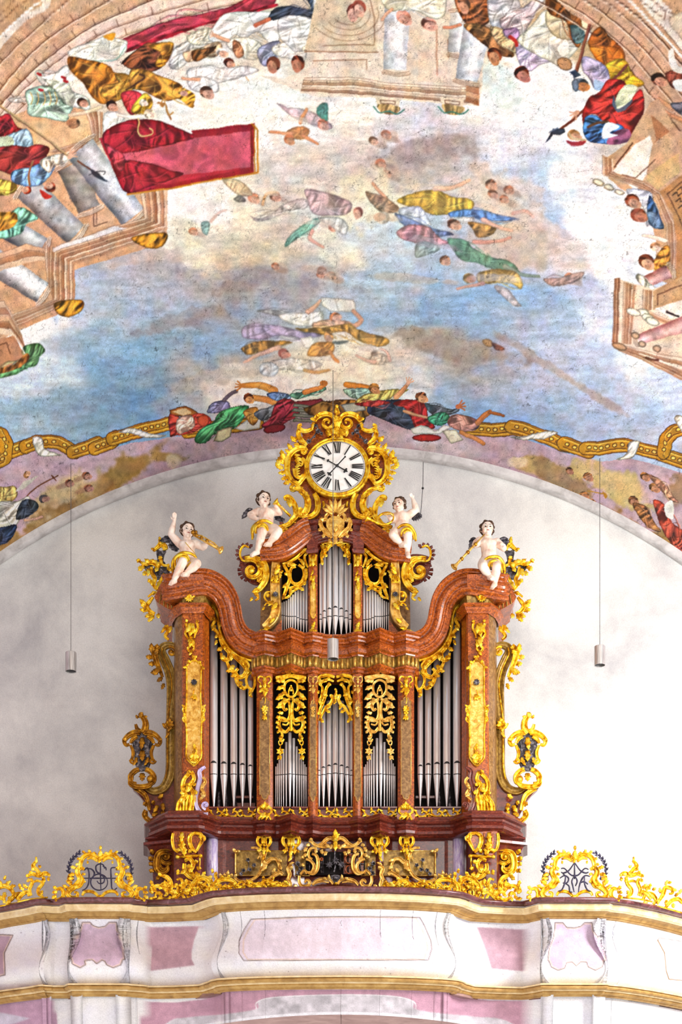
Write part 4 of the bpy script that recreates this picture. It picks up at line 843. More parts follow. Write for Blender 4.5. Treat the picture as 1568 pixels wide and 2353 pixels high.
    K.poly('388,942 424,932 452,944 462,954 420,956 392,956', (170, 100, 40), None, False, edge=.9); K.poly('396,946 424,938 440,948 420,954', (206, 170, 120), None, False)
    K.robe('390,952 420,958 456,948 482,958 484,974 460,984 440,996 404,1000 392,1004 390,990', (196, 62, 46), 60, 9, .3); K.robe('408,960 440,954 446,980 410,996', (222, 170, 150), 50, 8, .2); K.ell(468, 966, 14, 14, (214, 80, 44), 0, edge=.7)
    K.robe('476,940 490,924 520,920 530,936 520,944 480,950', (120, 120, 156), 10, 9, .2); K.limb('514,918 530,904 544,898', [8, 7, 7], (110, 100, 110))
    K.robe('446,1010 460,986 490,970 500,950 520,938 560,930 574,936 560,960 540,984 520,990 490,1000 480,1014 456,1020', (70, 158, 96), 40, 12, .28); K.poly('490,1014 500,990 536,980 530,1002 508,1016', (228, 214, 160), None, False, edge=.9); K.poly('540,984 570,962 600,960 596,984 560,990', (236, 232, 214), None, False, edge=.5)
    K.limb('560,886 600,886 630,898', [10, 15, 18], (214, 140, 60)); K.hand(558, 886, 7, 190, (206, 130, 60)); K.limb('580,914 610,918 640,928', [13, 14, 14], (206, 130, 60)); K.head(572, 916, 13, 30, (120, 64, 30), (214, 150, 90))
    K.robe('612,906 640,900 668,908 660,922 630,920', (110, 130, 170), 20, 8, .2); K.robe('560,944 590,934 596,960 580,978 566,960', (196, 130, 50), 40, 9, .2); K.robe('584,948 620,934 650,924 660,940 620,960 600,966', (120, 124, 130), 20, 8, .2)
    K.robe('600,976 620,960 632,930 650,916 676,920 690,950 660,968 640,980 612,984', (166, 44, 60), 60, 10, .3); K.ell(630, 984, 26, 11, (160, 36, 46), -10, edge=.8); K.poly('670,922 740,916 760,936 720,944 700,940', (166, 60, 70), None, False, edge=.7)
    K.robe('664,906 700,898 740,886 748,896 700,912 680,916', (110, 160, 130), 10, 8, .2); K.limb('700,900 730,892 746,884', [12, 9, 7], (206, 130, 60)); K.ell(744, 880, 9, 6, (176, 110, 50))
    for i in range(4): K.poly([(676, 926+i*11), (740, 936+i*10), (738, 944+i*10), (672, 934+i*11)], (176, 172, 150), None, False, edge=.8)
    K.robe('700,940 770,918 850,926 840,960 740,962', (166, 116, 50), 10, 12, .3); K.robe('784,950 830,944 836,972 790,976', (150, 110, 44), 10, 12, .3)
    K.poly('780,930 832,922 840,944 796,950', (200, 200, 176), None, False, edge=.9)
    K.limb('796,884 830,888 850,892', [12, 14, 12], (206, 130, 50)); K.robe('790,894 850,892 860,906 820,916 800,910', (150, 186, 160), 10, 9, .2); K.robe('820,916 850,902 900,892 940,896 904,910 870,930 820,930', (222, 190, 90), 20, 10, .22); K.head(862, 894, 14, 20, (190, 130, 60), (214, 150, 90)); K.limb('912,910 926,896 936,884', [12, 10, 7], (206, 140, 90)); K.hand(938, 880, 6, -60)
    K.robe('850,930 900,916 940,920 944,940 960,962 948,986 910,976 870,960 844,950', (66, 74, 96), 60, 10, .25); K.robe('814,928 860,920 900,924 850,936', (190, 60, 50), 10, 8, .25); K.robe('904,926 930,916 962,920 980,930 984,960 1000,982 960,986 944,960 930,936', (190, 40, 40), 60, 10, .28)
    K.head(970, 914, 15, 10, (150, 90, 60), (214, 150, 110)); K.limb('930,944 960,954 980,958', [6, 6, 5], (206, 140, 100)); K.robe('976,926 1000,930 1040,940 1056,936 1050,948 1010,956 990,950', (90, 100, 110), 20, 8, .2); K.hand(1054, 934, 7, -10, (190, 110, 70)); K.robe('984,956 1020,946 1036,962 1020,976 1000,976 984,966', (60, 146, 110), 40, 9, .22)
    K.robe('1036,956 1060,952 1100,964 1096,984 1060,990 1030,976', (176, 120, 110), 50, 9, .25); K.limb('1098,970 1116,954 1126,946', [12, 13, 9], (190, 116, 60)); K.limb('1126,948 1140,950 1156,954', [6, 5, 4], (150, 90, 50)); K.limb('1060,992 1090,1006 1110,1018', [10, 9, 7], (206, 130, 70))
    K.poly('944,984 970,976 986,980 1000,990 1020,976 1040,982 1010,998 950,998', (238, 234, 222), None, False, edge=.6); K.poly('1016,990 1046,986 1066,1010 1036,1020', (232, 226, 196), None, False, edge=.7); K.ell(980, 1006, 34, 9, (196, 42, 34), 0, edge=.8)
    K.haze(760, 1020, 90, 30, (206, 172, 180), .6)
    # ------------------------------------------------ plaster texture: craquelure, grain
    rs = np.random.RandomState(3)
    # brushed, slightly wandering edges, as fresco paint has
    dx = vnoise(22, rs=rs)*3; dy = vnoise(22, rs=rs)*3
    YY = np.clip(np.arange(CH)[:, None]+dy, 0, CH-1).astype(int); XX = np.clip(np.arange(CW)[None, :]+dx, 0, CW-1).astype(int)
    K.c = K.c[YY, XX]
    mot = vnoise(7, rs=rs)*0.5+vnoise(14, rs=rs, ax=1.6)*0.6+vnoise(30, rs=rs, ax=1.8)*0.5
    K.c *= (1.05+0.13*mot)[..., None]
    K.c += (vnoise(18, rs=rs)*16)[..., None]*np.array([1, 0.1, -0.8], np.float32)+(vnoise(22, rs=rs)*10)[..., None]*np.array([-.4, .8, -.3], np.float32)
    g = (rs.rand(CH, CW)-0.5).astype(np.float32)
    crackn = vnoise(16, rs=rs)+0.5*vnoise(6, rs=rs)
    crack = np.clip(1-np.abs(crackn)/0.016, 0, 1)*np.clip((vnoise(40, rs=rs)+0.2)*6, 0, 1)
    K.c *= (1-0.42*crack)[..., None]
    K.c *= (1+0.15*g)[..., None]
    # local contrast, as strong as the pigments really are
    lo = np.stack([K.blur(K.c[..., i], 9) for i in range(3)], -1)
    K.c = np.clip(K.c+0.3*(K.c-lo), 0, 255)
    g_ = K.c.mean(-1, keepdims=True); K.c = np.clip(g_+(K.c-g_)*0.84, 0, 255)
    return K
    return K
# ---------------------------------------------------------------- shell: vault, end wall
YW = 1.5                       # end wall behind the organ
kw = (D0+YW)/FPX
RV = 1354*kw; ZS = (H0-2406)*kw+EYE      # radius and springing height of the vault
RB = RV+0.075                   # vault surface just outside the arch ring
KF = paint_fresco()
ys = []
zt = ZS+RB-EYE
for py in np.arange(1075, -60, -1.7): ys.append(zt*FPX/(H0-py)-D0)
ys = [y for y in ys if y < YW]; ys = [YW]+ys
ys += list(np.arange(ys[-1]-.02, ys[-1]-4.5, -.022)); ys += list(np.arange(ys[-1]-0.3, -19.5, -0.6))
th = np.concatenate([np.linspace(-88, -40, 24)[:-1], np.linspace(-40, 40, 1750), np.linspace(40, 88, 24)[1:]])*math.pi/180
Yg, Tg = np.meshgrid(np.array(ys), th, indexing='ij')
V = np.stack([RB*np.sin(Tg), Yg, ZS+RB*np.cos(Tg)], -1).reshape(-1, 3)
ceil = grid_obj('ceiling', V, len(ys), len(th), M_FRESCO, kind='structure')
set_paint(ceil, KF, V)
# end wall, closing the vault
mb = MB(); arc = [(RB*math.sin(t), ZS+RB*math.cos(t)) for t in np.linspace(-math.pi/2, math.pi/2, 97)]
poly = [(p[0], p[1]) for p in arc]+[(RB, 0), (-RB, 0)]
mb.add([(p[0], YW, p[1]) for p in poly], [tuple(range(len(poly)))], False)
mb.add([(p[0], YW+0.3, p[1]) for p in poly], [tuple(range(len(poly)))[::-1]], False)
mb.obj('wall_back', M_WALLM, kind='structure')
# projecting arch ring between wall and vault
M_RING = simple('grey_white_arch_plaster', [(0.3, (170, 166, 164)), (0.5, (204, 201, 200)), (0.7, (226, 224, 222))], 5, 0.8, 0, 8, 0.2, 40)
mb = MB(); prof = [(0.0, RV+0.02), (-0.05, RV), (-0.16, RV), (-0.17, RV+0.015), (-0.17, RV+0.035), (-0.20, RV+0.05), (-0.20, RB+0.01)]
A = np.linspace(-88, 88, 140)*math.pi/180; m = len(prof)
mb.add([(r*math.sin(t), YW+y, ZS+r*math.cos(t)) for t in A for (y, r) in prof], [(i*m+j, i*m+j+1, (i+1)*m+j+1, (i+1)*m+j) for i in range(len(A)-1) for j in range(m-1)], True)
mb.obj('trim_1', M_RING, kind='structure')
for nm, sx in (('wall_left', -1), ('wall_right', 1)):
    mb = MB(); box(mb, (sx*(RB+0.13), (YW-19.5)/2, ZS/2), (0.26, YW+19.5, ZS)); mb.obj(nm, M_WALLM, kind='structure')
# ---------------------------------------------------------------- gallery with bombe parapet
HR = 750*18.4/FPX; ZR = HR+EYE           # underside of the handrail
PATH = [(-260, 2150, 0), (-60, 2108, 0), (0, 2095, 0), (57, 2085, 0), (82, 2079, 0), (96, 2078, 0), (97, 2078, .03), (117, 2079, .03), (118, 2079, .05), (135, 2079, .05), (144, 2077, 0), (150, 2075, 0), (200, 2074.6, 0), (298, 2075, 0), (306, 2077, 0),
        (330, 2079, 0), (338, 2080, 0), (339, 2080, .06), (390, 2079, .06), (440, 2076, .06), (462, 2068, .04), (476, 2064, 0), (492, 2060, 0), (540, 2056, 0), (600, 2053, 0), (690, 2051, 0), (784, 2050, 0), (880, 2051, 0), (960, 2054, 0),
        (1020, 2058, 0), (1056, 2062, 0), (1072, 2067, 0), (1088, 2073, .04), (1108, 2079, .06), (1160, 2082, .06), (1206, 2083, .06), (1207, 2083, 0), (1220, 2080, 0), (1238, 2075, 0), (1248, 2074.6, 0), (1402, 2075, 0), (1410, 2078, 0), (1438, 2081, 0),
        (1460, 2085, 0), (1500, 2093, 0), (1530, 2100, 0), (1568, 2110, 0), (1640, 2131, 0), (1800, 2180, 0)]
def plan(x, py): d = FPX*HR/(H0-py); return ((x-XC)*d/FPX, d-D0)
def densify(path, step=0.05):
    out = []; 
    for i in range(len(path)-1):
        a, b = path[i], path[i+1]; n = max(int(math.dist(a[:2], b[:2])/step), 1)
        for k in range(n): t = k/n; out.append(tuple(a[j]*(1-t)+b[j]*t for j in range(3)))
    out.append(path[-1]); return out
gp = [(*plan(x, py), ins) for x, py, ins in PATH]
gpath = [(x, y) for x, y, _ in gp]; gins = [i for _, _, i in gp]
def zc(py): return ZR+(2050-py)/195.65
mb = MB(); path_moulding(mb, gpath, [(-0.16, zc(2038)), (-0.02, zc(2036.5)), (0.04, zc(2037.5)), (0.075, zc(2041)), (0.08, zc(2045)), (0.05, zc(2049.5)), (0.0, zc(2051))], smooth=True)
gal = empty('organ_gallery', (0, -1.6, zc(2240)), 'curved white organ gallery parapet with plum handrail and ochre cornices', 'gallery'); 
def gchild(mb, name, mat_, **k): 
    o = mb.obj(name, mat_, **k); o.parent = gal; o.matrix_parent_inverse = Matrix.Translation(-Vector(gal.location)); return o
gchild(mb, 'handrail', M_RAIL)
mb = MB(); path_moulding(mb, gpath, [(-0.02, zc(2050.5)), (0.0, zc(2052)), (0.012, zc(2054)), (0.0, zc(2056)), (0.0, zc(2065)), (-0.012, zc(2065.5)), (-0.012, zc(2067.5)), (-0.04, zc(2068))], vary=lambda i, o, z, p: o-0.3*gins[i]); gchild(mb, 'upper_cornice', M_STONE)
mb = MB(); path_moulding(mb, gpath, [(-0.04, zc(2067)), (-0.045, zc(2069)), (-0.085, zc(2070)), (-0.105, zc(2073)), (-0.115, zc(2077)), (-0.135, zc(2077.4)), (-0.135, zc(2080)), (-0.16, zc(2080.4)), (-0.18, zc(2083))], vary=lambda i, o, z, p: o-0.5*gins[i]); gchild(mb, 'upper_cavetto', M_STONED)
# painted bombe body
KP = Canvas(-170, 2060, 1908, 400)
KP.c[:] = np.array([243, 242, 247], np.float32); KP.c += vnoise(46, 400, 1908)[..., None]*np.array([8, 6, -2], np.float32)+vnoise(17, 400, 1908)[..., None]*np.array([10, 10, 2], np.float32)
PK, PKD = (202, 168, 186), (120, 100, 104)
def panel(s, col=PK, fill=True, smooth=False, a=1.0):
    if fill: KP.poly(s, col, None, smooth, 2, a, tex=.05)
    P = pts(s); cx = sum(p[0] for p in P)/len(P); cy = sum(p[1] for p in P)/len(P)
    KP.line([(cx+(x-cx)*.955, cy+(y-cy)*.96) for x, y in P], 3, (232, 206, 190), smooth, closed=True, a=.8)
    KP.line([(x, y) for x, y in P], 1.7, (96, 80, 74), smooth, closed=True, a=.9)
KP.poly('336,2131 458,2128 446,2160 441,2185 441,2205 447,2218 345,2231 347,2200 348,2180 342,2155', (196, 158, 172), None, False, 1, tex=.05)
KP.poly('1096,2130 1214,2137 1206,2165 1204,2190 1206,2215 1210,2232 1130,2226 1122,2200 1110,2165', (192, 156, 172), None, False, 1, tex=.05)
panel('577,2112 700,2107 850,2106 965,2108 975,2125 990,2160 993,2180 985,2206 560,2207 549,2190 550,2160 562,2135', (228, 214, 232), a=.8)
panel('189,2119 207,2119 214,2127 227,2131 242,2128 251,2119 268,2119 270,2136 283,2169 287,2205 282,2205 278,2217 260,2224 245,2217 242,2210 235,2206 222,2215 212,2205 194,2208 196,2217 184,2224 166,2215 163,2202 159,2202 166,2169 184,2138', (208, 182, 204))
panel('1276,2120 1294,2120 1303,2131 1321,2132 1336,2128 1344,2120 1361,2120 1364,2138 1380,2161 1390,2184 1394,2207 1389,2208 1385,2222 1369,2230 1352,2222 1349,2211 1336,2210 1325,2220 1316,2211 1303,2212 1298,2225 1283,2230 1267,2222 1262,2208 1259,2207 1262,2179 1273,2151', (206, 184, 208))
panel('-160,2130 -20,2146 30,2149 22,2165 10,2190 12,2240 -10,2246 -160,2250', (190, 160, 178)); KP.line('1512,2163 1515,2155 1600,2168', 1.6, (130, 120, 110), False); KP.line('1512,2160 1528,2190 1532,2232 1538,2250 1600,2256', 2.2, (126, 92, 52), False)
# spandrel zone beneath the lower cornice
KP.poly('-170,2290 100,2275 120,2300 130,2330 140,2460 -170,2460', (196, 158, 184), None, False, 1, tex=.05); KP.poly('-170,2262 130,2262 130,2276 98,2294 -170,2316', (226, 222, 234), None, False, 1)
KP.poly('335,2302 400,2304 470,2296 520,2274 1020,2274 1060,2290 1120,2298 1205,2300 1225,2353 1232,2460 320,2460 322,2353', (198, 152, 172), None, False, 1, tex=.05)
KP.poly('430,2338 520,2330 590,2318 594,2300 640,2290 784,2285 900,2288 950,2300 954,2318 1010,2328 1090,2336 1180,2353 1300,2460 260,2460 380,2353', (206, 200, 208), None, True, 1, tex=.1); KP.line('590,2319 592,2302 640,2291 784,2286 900,2289 950,2301 956,2318', 2, (236, 232, 236))
KP.line([(x, 2328+(x-784)**2/3500) for x in range(380, 1190, 20)], 6, (236, 234, 242), False); KP.poly('30,2353 70,2340 20,2330 -60,2316 -60,2360', (214, 208, 226), None, False, 1)
KP.line('1445,2299 1568,2316', 1.4, (150, 146, 146), False)
g = (np.random.RandomState(8).rand(400, 1908)-.5)[..., None]; KP.c *= 1+.07*g
sp_ = np.random.RandomState(21)
for _ in range(120): KP.ell(sp_.uniform(0, 1568), sp_.uniform(2100, 2240), sp_.uniform(.6, 1.6), sp_.uniform(.6, 1.3), (110, 96, 110), a=.6)
dense = densify(gp, 0.011)
body = [(-0.17, 2081), (-0.185, 2088), (-0.215, 2100), (-0.225, 2112), (-0.215, 2128), (-0.175, 2148), (-0.12, 2168), (-0.075, 2186), (-0.06, 2200), (-0.07, 2214), (-0.115, 2227), (-0.16, 2235), (-0.18, 2238), (-0.185, 2243)]
bc = crom(body, False, 7)
mb = MB(); path_moulding(mb, [(x, y) for x, y, _ in dense], [(o, zc(p)) for o, p in bc], vary=lambda i, o, z, p: -0.19+(o+0.19)*(1-dense[i][2]*7)-dense[i][2]*1.2, smooth=True)
o = gchild(mb, 'parapet_body', M_PARA); set_paint(o, KP, np.array(mb.v))
for nm, mt, low in (('lower_fillet', M_STONE, '-0.18,2238 -0.06,2239 -0.045,2240.5 -0.045,2243 -0.075,2243.6'), ('lower_cornice', M_STONED, '-0.075,2243.6 -0.055,2246 -0.05,2249 -0.06,2252 -0.095,2252.6'),
                    ('lower_band', M_STONE, '-0.095,2252.6 -0.095,2255.5 -0.125,2256'), ('lower_cavetto', M_STONED, '-0.125,2256 -0.12,2259 -0.135,2262 -0.17,2264 -0.17,2266 -0.22,2267')):
    q = [(float(t.split(',')[0]), zc(float(t.split(',')[1]))) for t in low.split()]
    mb = MB(); path_moulding(mb, gpath, q, vary=lambda i, o, z, p: o-gins[i]*1.1); gchild(mb, nm, mt)
# spandrel wall with the middle arch, and its soffit
mb = MB(); V = []; F = []; nr = 70; arch = []
dn = [(x, y, i) for x, y, i in dense]
for i, (x, y, ins) in enumerate(dn):
    a = dn[max(i-1, 0)]; b = dn[min(i+1, len(dn)-1)]; t = Vector((b[0]-a[0], b[1]-a[1])).normalized(); nn = Vector((t.y, -t.x))
    q = Vector((x, y))-nn*(0.24+ins*1.1)
    pxx = q.x*FPX/(D0+q.y)+XC
    pb = 2329+(pxx-784)**2/3600 if abs(pxx-784) < 640 else 2470
    pb = min(pb, 2470); zb = (H0-pb)*(D0+q.y)/FPX+EYE; zt_ = zc(2264)
    for k in range(nr+1):
        t_ = k/nr; V.append((q.x, q.y+0.10*t_, zt_*(1-t_)+zb*t_))
    if abs(pxx-784) < 560: arch.append((q.x, q.y+0.1, zb))
for i in range(len(dn)-1):
    for k in range(nr): F.append((i*(nr+1)+k, (i+1)*(nr+1)+k, (i+1)*(nr+1)+k+1, i*(nr+1)+k+1))
mb.add(V, F, True); o = gchild(mb, 'spandrel_wall', M_PARA); set_paint(o, KP, np.array(V))
M_SOF = simple('dusky_pink_soffit', [(0.3, (150, 116, 112)), (0.6, (180, 146, 140)), (0.8, (200, 170, 160))], 4, 0.8, 0, 8)
mb = MB(); n = len(arch); mb.add(arch+[(x, y+2.3, z-0.05) for x, y, z in arch], [(i, i+1, n+i+1, n+i) for i in range(n-1)], True); gchild(mb, 'arch_soffit', M_SOF)
mb = MB(); a = W(712, 2342, 0.9); b_ = W(818, 2342, 0.9); box(mb, ((a.x+b_.x)/2, 0.9, a.z), (b_.x-a.x, 0.3, 0.045)); box(mb, ((a.x+b_.x)/2, 0.92, a.z+0.03), (b_.x-a.x-.1, 0.2, 0.05)); gchild(mb, 'soffit_lintel', simple('dark_lintel', [(0.3, (60, 46, 44)), (0.7, (96, 78, 72))], 9, .6))
# gallery floor slab behind the parapet (organ stands on it)
mb = MB(); top = zc(2245); gq = [(x, y+0.35) for x, y in gpath]; poly = gq+[(8.1, YW), (-8.1, YW)]; n = len(poly)
mb.add([(p[0], p[1], top) for p in poly]+[(p[0], p[1], top-0.12) for p in poly], [tuple(range(n)), tuple(range(n, 2*n))[::-1]]+[(i, (i+1) % n, n+(i+1) % n, n+i) for i in range(n)]); gchild(mb, 'gallery_floor', M_SOF)
# ---------------------------------------------------------------- the pipe organ
MX = 771.0
organ = empty('pipe_organ', (W(MX, 2045).x, 0.2, W(MX, 2045).z), 'baroque pipe organ in red marbled wood with gilded carving and silver pipes', 'organ')
_oi = Matrix.Translation(-Vector(organ.location))
def own(o, parent=None):
    p = parent or organ; o.parent = p; o.matrix_parent_inverse = _oi if p is organ else Matrix.Identity(4)
    return o
def PO(mb, name, m, parent=None, **k):
    o = mb.obj(name, m, **k); return own(o, parent)
def plan_path(s, both=True):
    "px,y pairs of the left half -> full plan path (mirrored about the organ's axis)"
    L = [tuple(float(v) for v in t.split(',')) for t in s.split()]
    full = L+([(2*MX-x, y) for x, y in reversed(L) if abs(x-MX) > .5] if both else [])
    return [((x-XC)*(D0+y)/FPX, y) for x, y in full]
def zp(py, y=0.0): return (H0-py)*(D0+y)/FPX+EYE
def prof(s, y=0.0): return [(float(t.split(',')[0]), zp(float(t.split(',')[1]), y)) for t in s.split()]
def smooth_plan(P, n=5):
    return P
# ---- podium
MIDP = '500,0.02 560,0.03 588,0.04 590,-0.02 602,-0.06 616,-0.06 628,-0.02 632,0.03 645,0.0 658,-0.07 669,-0.15 680,-0.07 694,0.02 706,0.04 708,0.0 719,-0.03 730,0.0 733,0.05 748,0.07 771,0.08'
BASEP = '352,0.75 352,0.1 392,-0.28 455,-0.30 462,-0.28 478,-0.16 492,-0.04 505,0.0 560,0.02 586,0.03 596,-0.03 609,-0.06 622,-0.03 632,0.02 648,-0.01 659,-0.07 669,-0.14 679,-0.07 694,0.0 706,0.02 719,-0.03 733,0.03 771,0.05'
bp = plan_path(BASEP)
mb = MB(); path_moulding(mb, bp, prof('-0.3,1877 0.03,1877 0.05,1879 0.055,1884 0.10,1888 0.115,1892 0.10,1896 0.055,1898 0.045,1902 0.03,1904 0.045,1908 0.075,1913 0.07,1919 0.035,1922 0.045,1924 0.02,1926 -0.05,1927'), smooth=False)
PO(mb, 'base_cornice', M_DRED)
podp = plan_path('380,0.7 384,0.2 400,-0.15 455,-0.16 462,-0.12 470,0.05 512,0.06 520,0.08 640,0.1 669,0.0 700,0.1 771,0.12')
mb = MB(); path_moulding(mb, podp, prof('0,1924 0,2075')); PO(mb, 'podium_wall', M_DRED)
for mir in (None, MX):
    # lilac marbled half columns of the podium
    P = Q([(487.5, 1924), (487.5, 2060)], 0.06, 0, mir); mb = MB(); tube(mb, P, [0.078, 0.078], 0, 16); PO(mb, 'lilac_column', M_LILAC)
    # stepped corner block and side pedestal
    mb = MB(); pth = plan_path('346,0.6 346,0.08 372,0.02 398,-0.05 402,0.1', False)
    if mir: pth = [(2*W(MX, 0).x-x, y) for x, y in reversed(pth)]
    path_moulding(mb, pth, prof('0.02,1921 0.06,1922 0.07,1927 0.03,1930 0.05,1933 0.09,1935 0.09,1941 0.04,1944 0.02,1950 0.0,1956 0.02,1958 -0.02,1962 -0.05,2070')); PO(mb, 'corner_pedestal', M_DRED)
# veneered podium panels with gilt fillets
for mir in (None, MX):
    P = Q('543,1955 719,1955 712,2012 543,2012', 0.03, 0, mir); mb = MB(); prism(mb, [(p.x, p.z) for p in P], 0.03, 0.12); pn = PO(mb, 'veneer_panel', M_OLIVE)
    mb = MB(); sweep(mb, P+[P[0]], 1.3*PX, SEC_RIDGE, closed=False); PO(mb, 'gilt_fillet', M_GOLDB)
# dark niche with grille in the middle of the podium
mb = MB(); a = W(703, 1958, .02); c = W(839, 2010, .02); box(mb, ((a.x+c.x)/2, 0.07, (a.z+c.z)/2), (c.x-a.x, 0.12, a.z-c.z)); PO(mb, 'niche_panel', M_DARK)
mb = MB()
for x in (712, 722, 738, 742, 758, 782, 800, 816, 828): P = Q([(x, 1962), (x, 1985), (x, 2006)], -0.02); tube(mb, P, [.014, .009, .014], 0, 6)
tube(mb, Q('705,1985 837,1985', -0.02), .008, 0, 6); PO(mb, 'niche_baluster', M_SILVER)
for mir in (None, MX):
    mb = MB(); prism(mb, [(p.x, p.z) for p in Q('790,1960 836,1960 836,2008 790,2008', 0, 0, MX if mir is None else None)], -0.02, 0.03) if mir is None else 0
    if mir is not None: prism(mb, [(p.x, p.z) for p in Q('790,1960 836,1960 836,2008 790,2008', 0)], 0.0, 0.03); PO(mb, 'niche_door', M_RED)
# ---- main case, lower storey: dark interior, piers
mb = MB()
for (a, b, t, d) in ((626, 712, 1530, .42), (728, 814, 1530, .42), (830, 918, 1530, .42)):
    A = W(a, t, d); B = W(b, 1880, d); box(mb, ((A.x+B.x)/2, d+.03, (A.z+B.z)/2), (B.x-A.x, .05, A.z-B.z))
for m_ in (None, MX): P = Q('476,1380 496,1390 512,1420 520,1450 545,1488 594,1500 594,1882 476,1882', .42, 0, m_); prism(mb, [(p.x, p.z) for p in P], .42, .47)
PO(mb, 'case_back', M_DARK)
# inner wind pipes and frame seen in the dark behind the feet
mb = MB()
for x in (503, 520, 540, 985, 1010, 1034, 1052): lathe(mb, W(x, 1876, .3), [(.03, 0), (.035, .12), (.012, .3), (.012, .32)], 8)
PO(mb, 'inner_pipe', M_SILVER)
mb = MB(); box(mb, (W(560, 1832, .3).x, .3, W(560, 1832, .3).z), (.25, .03, .03)); box(mb, (W(978, 1832, .3).x, .3, W(978, 1832, .3).z), (.25, .03, .03)); box(mb, (W(560, 1850, .3).x, .32, W(560, 1850, .3).z), (.3, .03, .06)); PO(mb, 'inner_rail', M_DRED)
def pier(x0, x1, y0, y1, yd, name, m, depth=0.45, bow=0.05):
    mb = MB(); L = W(x0, 1700, yd).x; Rr = W(x1, 1700, yd).x
    pth = [(L, yd+depth), (L, yd), (L*.75+Rr*.25, yd-bow*.75), ((L+Rr)/2, yd-bow), (L*.25+Rr*.75, yd-bow*.75), (Rr, yd), (Rr, yd+depth)]
    path_moulding(mb, pth, [(0, zp(y0, yd)), (0, zp(y1, yd))]); return PO(mb, name, m)
for x0, x1, dd in ((590, 627, -.03), (708, 731, 0), (811, 834, 0), (915, 952, -.03)):
    pr = pier(x0, x1, 1548, 1884, dd, 'pier', M_RED)
    # gilt-lined veneer panel with rounded ends
    w = (x1-x0)*0.31; cx = (x0+x1)/2; big = x1-x0 > 30
    t, b_ = (1604, 1834) if big else (1612, 1838)
    out = [(cx-w, t+6), (cx-w*.6, t+6), (cx-w*.5, t), (cx, t-4), (cx+w*.5, t), (cx+w*.6, t+6), (cx+w, t+6), (cx+w, b_-8), (cx+w*.7, b_-8), (cx+w*.5, b_), (cx, b_+4), (cx-w*.5, b_), (cx-w*.7, b_-8), (cx-w, b_-8)]
    yb = dd-.05
    mb = MB(); prism(mb, [(p.x, p.z) for p in Q(out, yb)], yb-.012, yb+.03); own(mb.obj('veneer_inlay', M_BROWN))
    mb = MB(); sweep(mb, Q(out+[out[0]], yb-.012), 0.9*PX, SEC_RIDGE); PO(mb, 'gilt_fillet', M_GOLDB)
    # capital: scrolled head with pendant and grapes
    O = Orn(yb-.02); s = 1.0 if big else .72; ty = 1552
    O.plate([(cx-15*s, ty), (cx+15*s, ty), (cx+13*s, ty+14), (cx+7*s, ty+26), (cx-7*s, ty+26), (cx-13*s, ty+14)], 3)
    capo = O.obj('capital_block', M_RED); own(capo)
    O = Orn(yb-.045)
    for sg in (-1, 1):
        O.scroll([(cx+sg*4*s, ty+4), (cx+sg*12*s, ty+3), (cx+sg*15*s, ty+12), (cx+sg*9*s, ty+19), (cx+sg*11*s, ty+26)], [2.2*s, 1.6*s, 1.2*s]); O.leaf((cx+sg*3*s, ty+28), 70 if sg > 0 else 110, 16*s, 5*s)
        O.leaf((cx+sg*6*s, ty+22), 20 if sg > 0 else 160, 9*s, 4*s, .5*sg)
    O.leaf((cx, ty+2), 90, 24*s, 5*s, 0, 3, 4); O.leaf((cx, ty+26), 90, 24*s, 6*s, 0, 3, 4); O.bead(cx, ty+24, 5*s)
    O.scroll([(cx, ty+48*s+10*(1-s)), (cx+2, ty+56), (cx, ty+66)], 0.9)
    gy = 1630
    for i in range(7): O.leaf((cx, gy-2), i*51+20, 9*s, 4*s, .3, 1, 2)
    for dx, dy in ((0, 4), (-4, 0), (4, 0), (-3, 8), (3, 8), (0, 12), (0, -4)): O.bead(cx+dx*s, gy+dy*s, 3*s)
    for i in (60, 90, 120): O.leaf((cx, gy+14*s), i, 12*s, 4*s, .2, 1, 2)
    own(O.obj('pilaster_capital', M_GOLDB if not big else M_GOLD))
# console feet at the base of the wide piers
for cx in (609, 933):
    O = Orn(-.14); O.plate([(cx-15, 1862), (cx+15, 1862), (cx+18, 1884), (cx-18, 1884)], 3); own(O.obj('pier_foot', M_RED))
    O = Orn(-.17)
    for a in (-90, -60, -120, -35, -145): O.leaf((cx, 1858), a, 18 if a == -90 else 14, 5, 0, 2, 3)
    for sg in (-1, 1): O.scroll([(cx+sg*4, 1858), (cx+sg*13, 1856), (cx+sg*15, 1866), (cx+sg*9, 1872), (cx+sg*14, 1884)], [3, 2.4, 2]); O.leaf((cx+sg*5, 1868), 90-sg*15, 18, 4)
    O.leaf((cx, 1866), 90, 20, 5); own(O.obj('foot_carving', M_GOLD))
# ---- middle cornice with fluted frieze
mp = plan_path('578,0.02 586,0.03 590,-0.03 609,-0.09 628,-0.03 632,0.01 645,-0.02 657,-0.08 669,-0.15 681,-0.08 694,0.0 706,0.02 708,-0.02 719,-0.05 730,-0.02 733,0.02 750,0.04 771,0.05')
mb = MB(); path_moulding(mb, mp, prof('-0.4,1461 0.10,1461 0.115,1463 0.115,1467 0.085,1469 0.08,1473 0.055,1476 0.05,1480 0.025,1482 0.025,1485 0.05,1487 0.075,1492 0.08,1498 0.06,1505 0.02,1508 0.015,1511')); PO(mb, 'middle_cornice', M_RED)
mb = MB(); path_moulding(mb, mp, prof('0.0,1509 0.0,1538')); PO(mb, 'frieze', M_OLIVE)
mb = MB(); path_moulding(mb, mp, prof('0.0,1537 0.035,1537 0.035,1541 0.015,1543 0.015,1549 -0.02,1552 -0.3,1552')); PO(mb, 'architrave', M_RED)
mb = MB(); d2 = []
